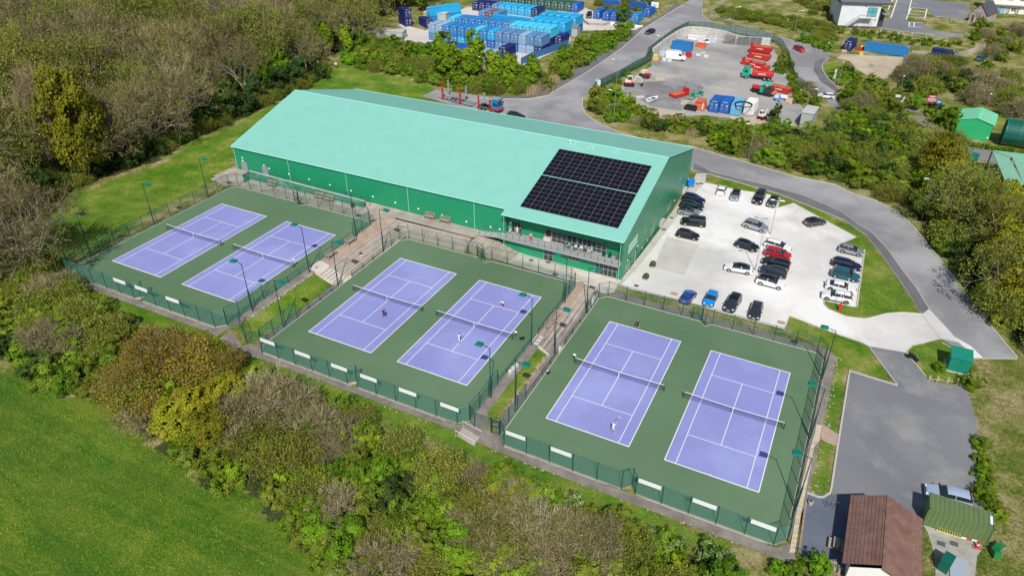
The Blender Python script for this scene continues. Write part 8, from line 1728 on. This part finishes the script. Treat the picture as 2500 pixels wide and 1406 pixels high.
for poly in ([(-27.7,2.9),(-27.7,23.4),(-11,23.4),(-11.5,24.6),(-2.5,24.6),(-2.5,19.4),(-23.8,18.5),(-23.8,0.2),(-28.0,.2),(-28.0,2.9)],[(10.4,.8),(13.2,.8),(13.2,19.2),(10.4,19.2)]): ZZ=ZZ-.55*(inpoly(poly,XX,YY)&~er)
inh=inpoly([(-68.5,25.2),(14.5,24.6),(14.5,65.5),(-68.5,65.5)],XX,YY); ZZ=ZZ-1.2*inh
nx,ny=len(XS_),len(YS_); V=np.stack([XX.ravel(),YY.ravel(),ZZ.ravel()],1).astype(np.float32); I=np.arange(nx*ny).reshape(ny,nx); F=np.stack([I[:-1,:-1],I[:-1,1:],I[1:,1:],I[1:,:-1]],-1).reshape(-1,4)
me=bpy.data.meshes.new('ground'); me.vertices.add(len(V)); me.vertices.foreach_set('co',V.ravel()); me.loops.add(len(F)*4); me.loops.foreach_set('vertex_index',F.ravel().astype(np.int32)); me.polygons.add(len(F)); me.polygons.foreach_set('loop_start',np.arange(0,len(F)*4,4,dtype=np.int32)); me.polygons.foreach_set('use_smooth',np.ones(len(F),bool)); me.update(calc_edges=True)
Zc=np.zeros((ny,nx,4),np.float32); Zc[...,3]=1
def zone(ch,poly): Zc[...,ch][inpoly(poly,XX,YY)]=1
far_field=XX<-175
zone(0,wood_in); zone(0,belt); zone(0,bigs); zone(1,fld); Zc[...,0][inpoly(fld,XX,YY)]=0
Zc[...,1][(YY>165)&(XX<-130)&(~inpoly(wood_in,XX,YY))]=1; Zc[...,1][(XX<-215)&(~inpoly(wood_in,XX,YY))]=1
for L_ in ([(-75.52,-18.14),(-81.91,-11.69),(-86.55,2.96),(-84.0,20.11),(-88.43,32.0),(-87.7,42.41),(-89.74,64.55),(-78.63,33.87),(-67.4,23.8),(-68.73,18.59),(-67.2,12.93),(-64.96,-17.08),(-67.19,-19.68)],[(-94.08,69.59),(-94.77,84.05),(-97.44,94.91),(-82.45,90.19),(-71.66,90.37),(-59.32,87.31),(-55.72,77.39),(-37.7,74.44),(-44.63,70.68),(-77.73,76.24),(-91.46,70.07)],
  [(14.55,72.07),(23.25,71.31),(32.59,69.64),(41.55,65.73),(49.6,59.47),(54.04,49.64),(59.22,36.08),(51.45,30.54),(45.02,29.71),(47.79,54.11),(33.87,61.21)],[(40.92,22.44),(41.13,26.23),(51.51,24.12),(56.54,15.97),(50.54,16.2),(50.49,-0.21),(50.59,-7.75),(48.83,-9.63),(48.02,-8.38),(48.7,1.55),(48.75,15.98),(45.92,21.95)],
  [(57.52,24.39),(58.85,27.52),(62.06,29.33),(64.65,26.96),(64.99,21.15),(61.0,19.17)],[(-31.5,-15.06),(-28.41,1.28),(-23.85,0.35),(-24.78,-16.08)],[(-28.7,-17),(-28.3,.5),(-24.8,.3),(-24.6,-17)],[(10.3,-16),(12.3,-16),(12.3,.6),(10.4,.8)],
  [(30.64,156.09),(35.44,144.91),(43.89,131.75),(50.24,141.36),(41.27,151.39),(36.21,158.74),(33.44,163.61)],[(-56.8,-19.65),(-24.5,-18.02),(-4.83,-18.49),(12.67,-17.87),(14.86,-17.81),(38.07,-19.21),(47.44,-19.62),(38.72,-21.8),(14.48,-21.34),(-2.15,-22.23),(-22.33,-21.9),(-53.85,-21.9)],[(52.73,137.77),(62.23,139.08),(72.46,139.42),(79.99,134.24),(79.61,128.52),(72.05,128.23),(68.35,136.27),(64.29,133.82),(58.19,131.14),(52.96,132.23)],[(67.87,42.34),(72.03,31.66),(72.65,33.03),(69.09,44.22)]):
    Zc[...,2][inpoly(L_,XX,YY)]=1
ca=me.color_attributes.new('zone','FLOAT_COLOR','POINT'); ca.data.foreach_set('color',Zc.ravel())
me.materials.append(ground_mat()); g=bpy.data.objects.new('ground',me); COL.objects.link(g); g['kind']='structure'
